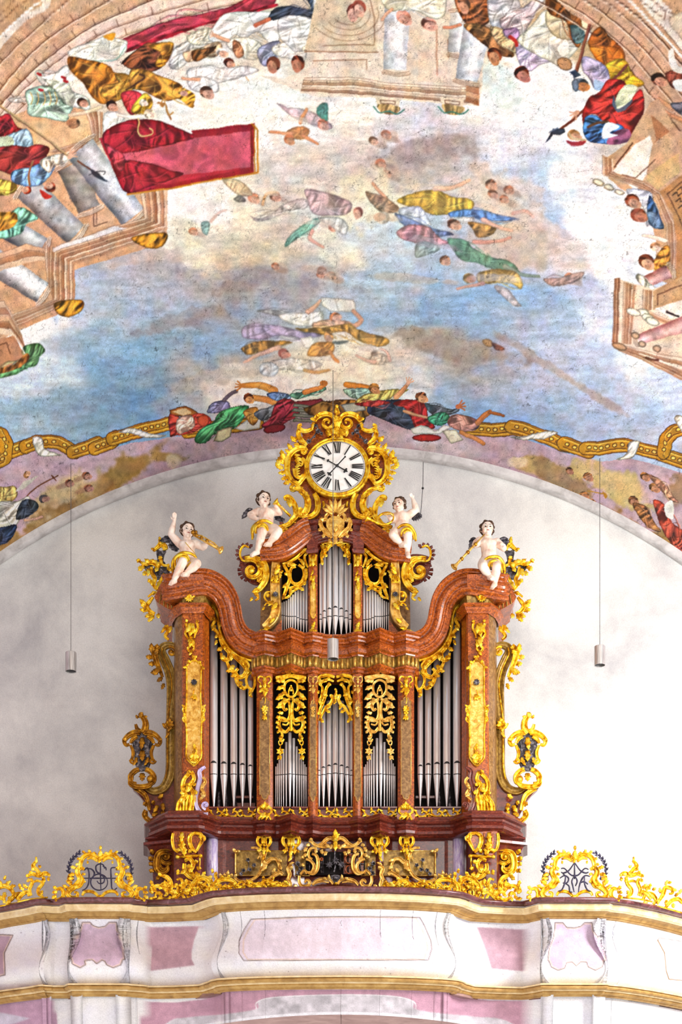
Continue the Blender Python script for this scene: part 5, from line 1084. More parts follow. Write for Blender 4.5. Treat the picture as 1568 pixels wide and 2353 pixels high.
for i in range(len(mp)-1):
    a, b_ = Vector(mp[i]), Vector(mp[i+1]); L = (b_-a).length
    if L < .05: continue
    t = (b_-a)/L; nn = Vector((t.y, -t.x)); k = max(int(L/.05), 1)
    for j in range(k):
        q = a+t*L*(j+.5)/k+nn*.012
        tube(mb, [(q.x, q.y, zp(1513)), (q.x+nn.x*.008, q.y+nn.y*.008, zp(1524)), (q.x, q.y, zp(1535))], [.016, .015, .014], 0, 6)
        for sg in (-1, 1): q2 = q+t*sg*.02; tube(mb, [(q2.x, q2.y, zp(1517)), (q2.x, q2.y, zp(1535))], [.003, .003], 0, 4)
PO(mb, 'frieze_flutes', M_GOLDB)
# ---- S-shaped shoulders sweeping down from the side towers
SEC_CORN = [(-1, -4.5), (-1, 1.25), (-.9, 1.35), (-.78, 1.05), (-.68, 1.0), (-.55, .6), (-.42, .55), (-.36, .75), (-.2, .95), (0, 1.0), (.2, .85), (.32, .55), (.42, .5), (.5, .62), (.62, .45), (.72, .2), (.85, .25), (1, .05), (1, -4.5)]
for mir in (None, MX):
    c = [(380, 1354, 40), (392, 1352, 50), (425, 1346, 56), (458, 1340, 56), (484, 1344, 46), (508, 1360, 34), (523, 1383, 26), (530, 1408, 20), (535, 1434, 14), (544, 1456, 10), (561, 1474, 6), (586, 1485, 4), (600, 1486, 2)]
    P = cr3(Q(c, 0, 0, mir), 6)
    if mir: P = P[::-1]
    mb = MB(); sweep(mb, P, [26*PX]*len(P), SEC_CORN, h=.085, smooth=False); PO(mb, 'shoulder_cornice', M_RED)
    # wooden wall of the case following the shoulder
    mb = MB(); poly = [(p.x, p.z) for p in Q('482,1378 486,1430 492,1470 500,1500 478,1500 478,1378', .15, 0, mir)]
    mb2 = MB(); prism(mb2, [(p.x, p.z) for p in Q('585,1500 592,1500 592,1556 585,1556', .1, 0, mir)], .05, .3); PO(mb2, 'case_return', M_RED)
# ---- side towers
for mir in (None, MX):
    def tw(s, pr_, name, m, sm=False):
        L = [tuple(float(v) for v in t.split(',')) for t in s.split()]
        if mir: L = [(2*mir-x, y) for x, y in reversed(L)]
        mb = MB(); path_moulding(mb, [((x-XC)*(D0+y)/FPX, y) for x, y in L], prof(pr_, 0), smooth=sm); return PO(mb, name, m)
    tw('400,0.9 400,0.1 404,-0.08 409,-0.16 420,-0.26', '0,1416 0,1880', 'tower_side', M_BROWN)
    tw('418,-0.25 421,-0.28 466,-0.28 470,-0.24 473,-0.12 481,-0.02 481,0.45', '0,1416 0,1880', 'tower_front', M_RED)
    tw('396,0.9 396,0.05 404,-0.14 420,-0.30 468,-0.30 482,-0.08 482,0.3', '0.02,1408 0.06,1410 0.065,1415 0.04,1418 0.03,1423 0.01,1426 0.0,1430', 'tower_moulding', M_RED)
    tw('400,0.9 400,0.02 412,-0.12 422,-0.24 466,-0.24 480,-0.05 480,0.3', '0.05,1368 0.03,1385 0.01,1410', 'tower_frieze', M_OLIVE)
    # coved side block under the shoulder end
    tw('392,0.9 392,0.06 400,-0.1 418,-0.25 424,-0.27 470,-0.27', '0.17,1352 0.15,1358 0.13,1362 0.13,1368 0.09,1374 0.05,1378 0.0,1384', 'tower_cornice', M_RED)
    mb = MB(); P = Q('376,1348 396,1342 412,1384 404,1412 384,1402 362,1388 356,1376 364,1362', -.05, 0, mir); prism(mb, [(p.x, p.z) for p in P], -.12, .5); own(mb.obj('side_cove_block', M_RED))
    for k in range(4):
        P = Q([(372+k*6, 1356+k*4, 0), (366+k*10, 1388+k*5, 0)], -.13, 0, mir); mb = MB() if k == 0 else mb; sweep(mb, P, 1.4*PX, SEC_RIDGE)
    own(mb.obj('cove_rib', M_OLIVE))
    # front gilt panel
    yf = -.30
    O = Orn(yf, mir)
    O.plate([(428, 1528), (434, 1521), (440, 1519), (447, 1513), (454, 1520), (460, 1521), (464, 1528), (463, 1560), (462, 1610), (465, 1640), (463, 1680), (464, 1735), (458, 1750), (446, 1762), (434, 1752), (427, 1738), (428, 1690), (425, 1645), (428, 1610)], 2, True, 4)
    own(O.obj('gilt_panel', M_GOLDB))
    O = Orn(yf-.02, mir)
    fr = [(429, 1530), (436, 1522), (446, 1516), (456, 1522), (462, 1530), (461, 1600), (464, 1640), (462, 1700), (463, 1735), (456, 1750), (446, 1758), (436, 1750), (428, 1736), (429, 1690), (426, 1640), (429, 1600), (429, 1530)]
    O.scroll(fr, 2.2, SEC_RIDGE, n=4)
    for (x, y, a) in ((446, 1520, -90), (438, 1524, -140), (454, 1524, -40), (430, 1532, 160), (462, 1532, 20), (446, 1514, -60), (446, 1514, -120)): O.leaf((x, y), a, 11, 4, .3, 2, 3)
    for sg, X in ((-1, 427), (1, 464)):
        O.scroll([(X-sg*2, 1622), (X+sg*6, 1630), (X+sg*2, 1642), (X+sg*6, 1654), (X-sg*2, 1662)], [2.6, 3, 2]); O.leaf((X, 1636), 90-sg*50, 12, 4, .5*sg); O.leaf((X, 1648), -90+sg*40, 14, 4, -.5*sg); O.leaf((X+sg*3, 1626), -90+sg*20, 10, 3, .5*sg)
    for k in range(7): O.leaf((446, 1742), 200+k*23, 14, 4.5, .2, 2, 3); O.leaf((446, 1744), 20+k*22, 12, 4, .2, 2, 3)
    O.leaf((446, 1738), -90, 24, 5, .3, 3, 4); O.leaf((447, 1722), -80, 16, 4, -.4, 2, 3); O.bead(446, 1742, 5)
    O.scroll([(446, 1585), (444, 1594), (447, 1602)], 1); 
    for a in (60, 90, 125): O.leaf((447, 1596), a, 14, 4, .3, 2, 2)
    own(O.obj('panel_carving', M_GOLD))
    O = Orn(yf-.03, mir)
    for r_, n_ in ((8, 8), (5, 6)): 
        for k in range(n_): O.leaf((446, 1567), k*360/n_+r_*7, r_, 3.4, .6, 1, 2)
    O.bead(446, 1567, 3); own(O.obj('silver_rose', M_SILVER))
    # gilt drop of shells above
    O = Orn(yf-.01, mir)
    O.scroll([(427, 1432), (430, 1444), (426, 1456), (432, 1466), (436, 1474)], [3, 2.6, 1.6]); O.scroll([(452, 1430), (455, 1442), (450, 1454), (447, 1466)], [3, 2.6, 1.6])
    for a, l in ((90, 34), (70, 26), (112, 26)): O.leaf((440, 1432), a, l, 7, .15, 2, 5)
    O.leaf((438, 1462), 80, 26, 7, .3, 3, 5); O.leaf((444, 1468), 100, 22, 6, -.3, 2, 4); O.scroll([(438, 1484), (432, 1490), (438, 1498), (446, 1490), (444, 1478)], [3, 2.4, 1.6]); O.leaf((440, 1494), 90, 14, 4)
    O.leaf((432, 1428), -160, 8, 4); O.leaf((450, 1428), -20, 8, 4)
    own(O.obj('shell_drop', M_GOLD)); O = Orn(yf-.01, mir)
    # small crown under the cornice
    for k in range(5): O.leaf((435, 1372), 30+k*30, 12, 4, .2, 1, 3); O.leaf((435, 1372), 200+k*35, 8, 3, .2, 1, 3)
    O.scroll([(424, 1368), (428, 1376), (435, 1378), (442, 1376), (447, 1368)], 2)
    own(O.obj('crown_carving', M_GOLD))
    # bearded foot scroll of the tower
    O = Orn(yf, mir)
    O.scroll([(438, 1776), (424, 1790), (420, 1810), (426, 1830), (412, 1846), (408, 1872)], [4, 5, 6, 5], n=5); O.scroll([(440, 1772), (446, 1790), (436, 1806), (444, 1822), (442, 1846), (438, 1870)], [4, 5, 5, 6], n=5)
    for x in (414, 421, 428, 435): O.scroll([(x+6, 1826), (x+1, 1842), (x, 1872)], [4, 3.4, 3.6], SEC_RIDGE)
    for (x, y, a, l) in ((432, 1782, -90, 16), (428, 1800, 60, 18), (438, 1806, 110, 20), (424, 1820, 150, 12), (442, 1800, 20, 10), (446, 1816, 40, 12)): O.leaf((x, y), a, l, 5.5, .4, 2, 4)
    O.scroll([(446, 1828), (448, 1840), (440, 1846), (430, 1838)], [3, 2.5, 1.5])
    own(O.obj('foot_scroll', M_GOLD))
    # pink volute guarding the pipe field
    O = Orn(-.30, mir)
    O.scroll([(472, 1762), (459, 1772), (460, 1790), (455, 1810), (450, 1838), (454, 1858), (466, 1872), (478, 1874)], [3, 5, 5, 4, 5, 7], n=6); O.vol((473, 1850), 10, 90, 1.3, (3, 1.5))
    own(O.obj('guard_volute', M_LILAC if mir is None else M_DRED))
    O = Orn(-.34, mir)
    O.scroll([(466, 1786), (472, 1796), (464, 1812), (470, 1826), (458, 1838)], [3, 4, 2.5]); O.leaf((468, 1800), 100, 16, 5, .4); O.leaf((462, 1822), 60, 14, 4, -.4); O.leaf((464, 1800), 40, 10, 4); own(O.obj('volute_leaf', M_GOLDB))
    # outer S bracket: moulded band ending in volutes
    O = Orn(.12, mir)
    band = [(398, 1504), (404, 1496), (400, 1485), (388, 1482), (374, 1488), (372, 1502), (380, 1520), (390, 1545), (395, 1580), (394, 1650), (393, 1720), (393, 1760), (388, 1790), (374, 1812), (352, 1818), (334, 1808)]
    O.scroll(band, [3, 5, 7, 9, 12, 12, 12, 12, 12, 11, 9, 6], SEC_FLUTE, [8]*12, n=6)
    own(O.obj('volute_band', M_OLIVE))
    O = Orn(.06, mir)
    O.scroll([(p[0]-8 if i > 4 else p[0], p[1]) for i, p in enumerate(band[4:13])], 2, SEC_RIDGE); O.vol((394, 1498), 12, -120, 1.5, (3.4, 1.6))
    # hook of the band: acanthus crest at the top
    for i, (x, y, a, l, w_) in enumerate(((352, 1500, -120, 24, 7), (350, 1510, 170, 16, 7), (356, 1524, 160, 16, 7), (362, 1540, 140, 18, 7), (372, 1556, 120, 16, 6), (358, 1506, -90, 18, 7), (366, 1530, 100, 26, 8), (376, 1570, 90, 16, 5), (360, 1490, 170, 12, 6))): O.leaf((x, y), a, l, w_, .4, 3, 4)
    O.scroll([(366, 1484), (356, 1496), (358, 1514), (366, 1536), (374, 1556)], [6, 8, 6, 3])
    # ring leaf in the middle
    for a in (-90, -50, -130, 90, 60, 120, 0, 180): O.leaf((389, 1665), a, 18 if abs(a) == 90 else 13, 5, .2, 2, 4)
    O.scroll([(374, 1662), (380, 1672), (389, 1668), (398, 1672), (403, 1664)], [2, 3.4, 2]); O.leaf((389, 1676), 90, 24, 4)
    # lower edge carving beneath the volute
    O.scroll([(310, 1812), (322, 1818), (334, 1828), (340, 1844), (344, 1862)], [5, 6, 4]); O.scroll([(336, 1862), (332, 1874), (346, 1888), (362, 1898)], [5, 6, 4]); O.bead(370, 1905, 9); O.scroll([(356, 1900), (358, 1918), (376, 1922), (386, 1908), (378, 1892)], [3, 4, 3])
    for (x, y, a, l) in ((366, 1836, -70, 16), (362, 1850, 100, 20), (372, 1846, 60, 20), (360, 1866, 120, 16), (374, 1862, 80, 20), (368, 1880, 90, 14), (356, 1846, 200, 10), (338, 1850, 200, 12), (340, 1872, 180, 12)): O.leaf((x, y), a, l, 6, .4, 2, 4)
    own(O.obj('bracket_carving', M_GOLDD if mir is None else M_GOLD))  # left bracket in the darker gold, right one in the plain gold
    # wooden web behind the bracket
    mb = MB(); P = Q(crom(pts('402,1415 402,1480 376,1490 385,1520 396,1560 402,1640 400,1770 385,1812 350,1824 308,1800 300,1812 322,1826 334,1852 344,1872 356,1890 402,1890'), True, 2) if False else '402,1440 402,1890 356,1886 344,1868 334,1846 318,1826 305,1814 316,1806 350,1822 384,1814 402,1780', .2, 0, mir); prism(mb, [(p.x, p.z) for p in P], .14, .3); own(mb.obj('bracket_web', M_DRED))
# ---- upper storey
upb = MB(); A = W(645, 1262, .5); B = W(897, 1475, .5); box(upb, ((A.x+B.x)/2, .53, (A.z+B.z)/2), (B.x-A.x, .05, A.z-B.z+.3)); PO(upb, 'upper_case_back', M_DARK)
for mir in (None, MX):
    mb = MB(); P = Q('600,1466 602,1300 640,1280 648,1300 648,1466', .3, 0, mir); prism(mb, [(p.x, p.z) for p in P], .1, .9); own(mb.obj('upper_case_side', M_BROWN))
    mb = MB(); P = Q('630,1452 648,1428 648,1466 616,1466', .1, 0, mir); prism(mb, [(p.x, p.z) for p in P], .04, .3); own(mb.obj('upper_case_foot', M_RED))
for x0, x1 in ((709, 730), (812, 833)):
    cx = (x0+x1)/2; pier(x0, x1, 1214, 1468, 0.02, 'upper_pier', M_RED, .4, .02)
    out = [(cx-6, 1345), (cx+6, 1345), (cx+6, 1412), (cx+3, 1419), (cx, 1421), (cx-3, 1419), (cx-6, 1412)]
    mb = MB(); prism(mb, [(p.x, p.z) for p in Q(out, -.02)], -.03, .02); own(mb.obj('gilt_inlay', M_GOLDB)); mb = MB(); sweep(mb, Q(out+[out[0]], -.035), .9*PX); PO(mb, 'gilt_fillet', M_GOLD)
    O = Orn(-.03)
    for sg in (-1, 1): O.scroll([(cx+sg*8, 1274), (cx+sg*6, 1286), (cx+sg*8, 1300)], [2.4, 1.6]); O.leaf((cx+sg*3, 1290), 90, 14, 4); O.leaf((cx+sg*4, 1322), 90+sg*10, 14, 3.4); O.scroll([(cx+sg*8, 1448), (cx+sg*5, 1452), (cx+sg*8, 1460)], 2); O.leaf((cx+sg*4, 1446), 90, 18, 3.6)
    O.leaf((cx, 1276), 90, 26, 5, 0, 3, 4); O.leaf((cx, 1310), 90, 14, 3); O.leaf((cx, 1330), 80, 26, 5, .2, 3, 3); O.leaf((cx, 1440), -90, 14, 4); O.bead(cx, 1438, 5); O.leaf((cx, 1440), 90, 20, 5); O.bead(cx, 1332, 4); O.bead(cx, 1288, 4)
    own(O.obj('upper_capital', M_GOLD))
for mir in (None, MX):
    c = [(598, 1268, 10), (614, 1266, 12), (634, 1264, 14), (652, 1258, 12), (670, 1247, 8), (688, 1233, 6), (702, 1222, 6), (714, 1218, 6)]
    P = cr3(Q(c, 0, 0, mir), 6); P = P[::-1] if mir else P
    mb = MB(); sweep(mb, P, [20*PX, 24*PX, 24*PX], SEC_CORN, h=.07, smooth=False); PO(mb, 'pediment_cornice', M_RED)
    # console pilaster curving outwards
    O = Orn(-.04, mir)
    O.scroll([(634, 1292), (633, 1320), (632, 1350), (633, 1378), (634, 1400), (628, 1420), (616, 1434), (606, 1442)], [9, 10.5, 11, 11, 11, 10, 9, 7], [(-1, -3), (-1, .5), (-.8, .8), (-.65, .35), (.65, .35), (.8, .8), (1, .5), (1, -3)], [5]*8, n=5)
    own(O.obj('console_pilaster', M_GOLDB))
    O = Orn(-.08, mir)
    for (x, y, a, l, w_) in ((636, 1318, -90, 26, 7), (632, 1320, -70, 18, 5), (636, 1322, 90, 18, 6), (628, 1324, 100, 14, 4), (644, 1316, 80, 14, 4), (636, 1384, 110, 22, 6), (628, 1380, 120, 18, 4), (620, 1432, -60, 18, 5), (604, 1448, 150, 10, 4), (618, 1440, 130, 22, 6), (610, 1446, -30, 14, 4), (600, 1452, 170, 10, 4)): O.leaf((x, y), a, l, w_, .3, 3, 3)
    for k in range(4): O.scroll([(627+k*5, 1322), (626+k*5, 1340)], 1.6, SEC_RIDGE)
    O.bead(636, 1330, 4)
    O.scroll([(642, 1336), (634, 1338), (625, 1336)], 2, SEC_RIDGE)
    own(O.obj('console_carving', M_GOLD))
    O = Orn(-.08, mir)
    for k in range(7): O.leaf((633, 1365), k*51, 7, 3.4, .6, 1, 2)
    O.bead(633, 1365, 3); own(O.obj('silver_rose', M_SILVER))
    # big side volute with its dark rosette
    O = Orn(-.02, mir)
    O.vol((578, 1312), 30, -120, 1.25, (7, 3)); O.scroll([(566, 1286), (586, 1284), (604, 1292), (612, 1312), (610, 1334), (598, 1352), (588, 1362), (594, 1374), (586, 1380)], [3, 6, 8, 8, 7, 5, 3, 2], n=6)
    O.scroll([(590, 1298), (604, 1308), (604, 1326), (594, 1338)], [3, 5, 3]); O.leaf((590, 1296), 10, 20, 7, .8); O.leaf((600, 1320), 100, 20, 6, .4); O.leaf((592, 1350), 110, 18, 6, .6); O.leaf((584, 1360), 60, 14, 5, -.6); O.leaf((580, 1372), 100, 12, 4, .5)
    O.scroll([(622, 1360), (612, 1362), (608, 1372), (614, 1382), (624, 1382)], [2, 2.4, 1.6]); O.bead(616, 1368, 5); O.scroll([(608, 1392), (614, 1386), (620, 1388)], 1.8); O.leaf((608, 1394), 100, 10, 3)
    # C ring above, at the putto's foot
    O.scroll([(572, 1258), (562, 1254), (554, 1262), (552, 1276), (558, 1288), (570, 1290)], [2, 2.6, 2]); O.leaf((600, 1290), -30, 22, 4, -.6)
    own(O.obj('side_volute', M_GOLD))
    O = Orn(.06, mir)
    for k in range(9): a = 90+k*26; O.leaf((566+14*math.cos(R(a)), 1272+14*math.sin(R(a))), a, 13, 4.5, .3, 2, 3)
    for k in range(9): a = 20+k*24; O.scroll([(576+12*math.cos(R(a)), 1312+12*math.sin(R(a))), (576+30*math.cos(R(a)), 1312+26*math.sin(R(a)))], [2, 4], SEC_RIDGE)
    O.plate([(556, 1280), (600, 1276), (608, 1310), (600, 1340), (584, 1344), (564, 1330), (553, 1306)], 2)
    own(O.obj('dark_rosette', M_DRED))
mb = MB(); P = cr3(Q([(724, 1238, 6), (745, 1231, 8), (771, 1228, 10), (797, 1231, 8), (818, 1238, 6)]), 6); sweep(mb, P, 13*PX, SEC_CORN, h=.05, smooth=False); PO(mb, 'centre_cornice', M_DRED)
for mir in (None, MX):
    mb = MB(); path_moulding(mb, [((x-XC)*(D0+y)/FPX, y) for x, y in ([(706, .3), (706, -.03), (730, -.06), (730, .3)] if not mir else [(812, .3), (812, -.06), (836, -.03), (836, .3)])], prof('0.0,1198 0.03,1200 0.03,1208 0.0,1211 0.0,1222 0.03,1226 0.03,1232 0.01,1236 0.0,1262 0.015,1268 0.0,1274')); PO(mb, 'pier_impost', M_DRED)
# ---------------------------------------------------------------- organ pipes (each pipe a part, with its mouth line)
def pipe(cx, w, top, mouth, bot, y, arch=True, mx=None):
    c = 2*MX-cx if mx else cx; r = w*0.5*(D0+y)/FPX
    zt, zm, zb = zp(top, y), zp(mouth, y), zp(bot, y); x = W(c, 0, y).x
    mb = MB(); prof_ = [(r*.16, 0), (r*.2, .02), (r*.98, zm-zb-.02), (r, zm-zb), (r, zt-zb), (r*.86, zt-zb+.002)]
    lathe(mb, (x, y, zb), prof_, 20)
    p = PO(mb, 'organ_pipe', M_PIPE)
    # flattened mouth with upper lip arch and dark slit
    m2 = MB(); h = w*1.35 if arch else w*.8
    s = [(math.cos(t)*.86, math.sin(t)) for t in np.linspace(0, math.pi, 9)]
    V = [(x+r*1.015*math.sin(a), y-r*1.015*math.cos(a), zz) for a, zz in [(R(q), zm+0.004) for q in range(-60, 61, 12)]]+[(x+r*1.015*math.sin(a), y-r*1.015*math.cos(a), zz) for a, zz in [(R(q), zm-.007) for q in range(-60, 61, 12)]]
    n = 11; m2.add(V, [(i, i+1, n+i+1, n+i) for i in range(n-1)], True)
    if arch:
        ya = zm+h*PX; V = []; 
        for q in range(-50, 51, 10): a = R(q); V.append((x+r*1.02*math.sin(a), y-r*1.02*math.cos(a), ya))
        for q in range(-50, 51, 10): a = R(q); V.append((x+r*1.02*math.sin(a), y-r*1.02*math.cos(a), ya+w*.28*PX*math.cos(R(q*1.7))+.002))
        m2.add(V, [(i, i+1, n+i+1, n+i) for i in range(n-1)], True)
    o = m2.obj('pipe_mouth', M_PIPED); o.parent = p
    return p
for mx in (None, 1):
    for cx, w, t in ((491.5, 18.5, 1404), (515, 17.6, 1462), (537.6, 17, 1484), (557.6, 15.5, 1500), (575.8, 13.5, 1520)): pipe(cx, w, t, 1780.5, 1856, .22, True, mx)
    # small flat: rising to the middle
    cs = [(666.5, 8.4, 1684), (675.3, 6.4, 1697), (658.2, 5.6, 1706), (682.3, 5.2, 1716), (651.8, 5, 1722), (688, 4.4, 1730), (646.6, 4.2, 1735), (692.9, 4, 1742), (642, 4, 1746), (697.3, 3.6, 1750), (638, 3.4, 1755), (701.2, 3.4, 1757), (634.2, 3.2, 1762), (704.6, 3, 1763)]
    for cx, w, t in cs: pipe(cx, w, t, 1779+abs(cx-667)*.07, 1857, .14-.10*(1-min(abs(cx-668)/36, 1)), False, mx)
    for i in range(11):     # upper side fields
        w = 3.4+i*.32 if i < 7 else 5.6+(i-7)*.3; cx = [648.6, 653.4, 658.4, 663.2, 668, 673, 678.8, 685.2, 691.6, 698, 704.8][i]
        top = [1385, 1383, 1381, 1377, 1372, 1367, 1360, 1356, 1350, 1344, 1334][i]; mo = [1414, 1415, 1416, 1417, 1417, 1417, 1417, 1420, 1423, 1424, 1425][i]
        pipe(cx, w, top, mo, 1463-(i > 2)*1, .12-.06*math.sin(math.pi*i/10), False, mx)
for cx, w, t, m_ in ((771, 14, 1600, 1778), (756.6, 12.6, 1612, 1779), (785.4, 12.6, 1612, 1779), (743.6, 11.4, 1622, 1781), (798.4, 11.4, 1622, 1781), (733.8, 7.4, 1640, 1782), (808.2, 7.4, 1640, 1782)): pipe(cx, w, t, m_, 1857, .18+.02*abs(cx-771)/36, True)
for cx, w, t, m_ in ((771, 13.6, 1254, 1417), (757.4, 12, 1258, 1418), (784.6, 12, 1258, 1418), (745.6, 10.4, 1276, 1421), (796.4, 10.4, 1276, 1421), (736.8, 7.4, 1296, 1424), (805.2, 7.4, 1296, 1424)): pipe(cx, w, t, m_, 1462, .1+.04*abs(cx-771)/36, True)
# parapet strips under the pipe fields, with gilded scrollwork
for a, b, dd in ((482, 589, .02), (629, 668, 0), (670, 708, 0), (731, 811, .04), (834, 872, 0), (874, 913, 0), (953, 1060, .02)):
    mb = MB(); A = W(a, 1857, dd); B = W(b, 1882, dd); box(mb, ((A.x+B.x)/2, dd+.05, (A.z+B.z)/2), (B.x-A.x, .1, A.z-B.z)); box(mb, ((A.x+B.x)/2, dd+.04, A.z), (B.x-A.x, .16, .02)); PO(mb, 'sill_panel', M_DRED)
    O = Orn(dd-.02); L = b-a; k = max(int(L/27), 1)
    for i in range(k):
        x = a+L*(i+.5)/k; s = L/k/27; sg = 1 if i % 2 else -1
        O.scroll([(x-12*s, 1864), (x-6*s, 1875), (x+3*s, 1876), (x+8*s, 1868), (x+2*s, 1864), (x-1*s, 1869)], [1.4, 2.6, 2.2, 1.4], n=4)
        for q in ((x-10*s, 1866, -120), (x-4*s, 1874, 110), (x+6*s, 1870, 20), (x+9*s, 1866, -40), (x, 1864, -70), (x+4*s, 1876, 60), (x-8*s, 1872, 170), (x+10*s, 1874, 40)): O.leaf(q[:2], q[2]*1.0, 8*s, 2.8, .4*sg, 1, 2)
    own(O.obj('sill_scrollwork', M_GOLD))
# ---------------------------------------------------------------- pierced gilded pipe shades
for mir in (None, MX):
    # big shade running along the shoulder curve
    O = Orn(.06, mir)
    e = [(484, 1384), (494, 1398), (500, 1412), (504, 1440), (510, 1462), (524, 1486), (544, 1504), (566, 1514), (587, 1518)]
    O.scroll(e, [4, 5, 4, 4, 4, 4, 4, 4, 4], SEC_RIDGE, n=5); O.scroll([(585, 1518), (586, 1545), (585, 1572), (580, 1590)], [2.5, 2.5, 2])
    O.scroll([(486, 1390), (484, 1410), (494, 1424), (488, 1440), (498, 1452), (508, 1470)], [3, 4.5, 3.5, 4, 3]); O.scroll([(506, 1468), (514, 1484), (528, 1500), (524, 1516), (512, 1514), (508, 1500)], [4, 6, 5, 3])
    O.scroll([(532, 1504), (552, 1520), (566, 1536), (562, 1552), (548, 1556), (542, 1544), (548, 1536)], [4, 6, 5, 3]); O.scroll([(540, 1506), (560, 1516), (572, 1530), (566, 1540)], [3, 4, 2]); O.scroll([(520, 1516), (528, 1536), (540, 1548), (546, 1568), (560, 1582), (570, 1574)], [3, 5, 5, 3])
    O.scroll([(570, 1548), (566, 1562), (570, 1578), (580, 1584), (586, 1572), (584, 1554), (576, 1546), (570, 1550)], [3.4, 3, 3]); O.scroll([(576, 1586), (574, 1596), (580, 1602)], [4, 3, 2]); O.leaf((578, 1590), 100, 12, 4)
    for (x, y, a, l, w_) in ((488, 1400, 120, 14, 5), (490, 1420, 150, 10, 5), (494, 1436, 100, 16, 5), (502, 1456, 110, 14, 5), (510, 1488, 130, 14, 6), (518, 1508, 140, 14, 6), (528, 1500, 60, 20, 6), (538, 1528, 120, 18, 6), (530, 1540, 150, 12, 5), (546, 1548, 140, 18, 6), (556, 1566, 120, 16, 6), (562, 1524, 60, 16, 5), (548, 1514, 30, 22, 5), (572, 1538, 90, 12, 5), (514, 1480, 60, 14, 5), (504, 1430, 60, 12, 4), (498, 1470, 90, 14, 4), (560, 1580, 160, 10, 4)): O.leaf((x, y), a, l, w_, .4, 3, 4)
    own(O.obj('pipe_shade', M_GOLD))
    # rocaille shade over the small pipes
    cx = 669
    O = Orn(-.04, mir)
    O.plate([(634, 1556), (652, 1552), (669, 1549), (686, 1552), (704, 1556), (698, 1568), (684, 1562), (669, 1558), (654, 1562), (640, 1568)], 3)
    O.scroll([(660, 1598), (654, 1586), (656, 1570), (669, 1563), (682, 1570), (684, 1586), (678, 1598), (669, 1602), (660, 1598)], [3, 2.5, 3])
    O.scroll([(664, 1596), (664, 1588), (669, 1578), (674, 1588), (674, 1596)], 1.6); O.bead(669, 1576, 2.5); O.bead(669, 1586, 3)
    for sg in (-1, 1):
        X = lambda d: cx+sg*d
        an = lambda a: a if sg > 0 else 180-a
        for (d, y, a, l, w_) in ((14, 1566, -20, 22, 6), (16, 1578, 5, 20, 6), (14, 1592, 20, 22, 6), (18, 1602, 0, 20, 6), (16, 1612, 20, 20, 5), (20, 1624, -10, 16, 5), (12, 1604, 60, 18, 6), (24, 1560, 20, 12, 5), (18, 1640, -30, 14, 5), (24, 1648, -10, 12, 5), (26, 1658, 5, 11, 4.5), (27, 1668, 20, 10, 4), (26, 1678, 35, 10, 4), (22, 1690, 50, 12, 4)): O.leaf((X(d), y), an(a), l, w_, .35*sg, 2, 3)
        O.scroll([(X(2), 1606), (X(12), 1612), (X(18), 1622), (X(14), 1632), (X(8), 1628)], [3, 4, 2.4]); O.scroll([(X(16), 1614), (X(6), 1612), (X(3), 1624), (X(3), 1644), (X(9), 1656), (X(22), 1656)], [2.4, 3, 3.4, 2.6])
        O.scroll([(X(8), 1656), (X(22), 1650), (X(28), 1662), (X(24), 1676), (X(12), 1682), (X(3), 1672)], [3, 4, 4, 3]); O.scroll([(X(4), 1658), (X(10), 1666), (X(20), 1664)], 2)
        O.scroll([(X(24), 1676), (X(20), 1690), (X(24), 1700), (X(20), 1704), (X(16), 1698)], [3, 3, 1.6]); O.scroll([(X(24), 1700), (X(20), 1708), (X(26), 1712), (X(28), 1704), (X(22), 1700)], 1.3)
        O.scroll([(X(24), 1712), (X(25), 1724)], 1.0)
        for k in range(6): O.leaf((X(25), 1726), k*60+15, 10, 4, .3, 1, 2)
        for dx, dy in ((0, 0), (-3, 3), (3, 3), (0, 6), (-2, -3), (2, -3)): O.bead(X(25)+dx, 1727+dy, 2.4)
        for a in (70, 110): O.leaf((X(26), 1736), a, 12, 4, .2, 1, 2)
    O.scroll([(669, 1640), (669, 1660), (669, 1680)], [2, 4, 4], SEC_RIDGE)
    own(O.obj('pipe_shade', M_GOLD if mir is None else M_GOLDB))
    # oval openwork shade of the upper side fields
    O = Orn(.03, mir)
    O.scroll([(649, 1296), (664, 1292), (684, 1280), (702, 1264), (706, 1270), (700, 1280), (704, 1296), (708, 1304)], [2, 3.4, 4, 3, 3, 2]); O.scroll([(652, 1298), (660, 1312), (666, 1330), (660, 1348), (654, 1366), (650, 1376)], [3, 4.4, 4.4, 3])
    O.scroll([(680, 1302), (670, 1306), (667, 1320), (669, 1334), (678, 1342), (692, 1338), (699, 1322), (696, 1306), (686, 1298)], [3, 3.6, 3.6, 3])
    O.scroll([(664, 1352), (680, 1348), (696, 1340), (704, 1326), (704, 1306)], [3, 4, 3]); O.scroll([(650, 1374), (662, 1372), (672, 1360), (690, 1350)], [2, 3, 2]); O.scroll([(686, 1284), (694, 1290), (700, 1304)], [2, 2.6, 2])
    for (x, y, a, l, w_) in ((660, 1300, -20, 24, 5), (672, 1292, 150, 14, 5), (690, 1286, 40, 18, 5), (662, 1320, 190, 10, 5), (660, 1340, 120, 16, 5), (678, 1346, 60, 10, 5), (688, 1350, 20, 14, 5), (700, 1334, 80, 12, 5), (654, 1366, 100, 14, 4), (700, 1316, 0, 8, 4), (668, 1354, 80, 14, 5), (650, 1310, 120, 10, 4), (680, 1344, -60, 8, 3)): O.leaf((x, y), a, l, w_, .3, 2, 3)
    own(O.obj('pipe_shade', M_GOLD))
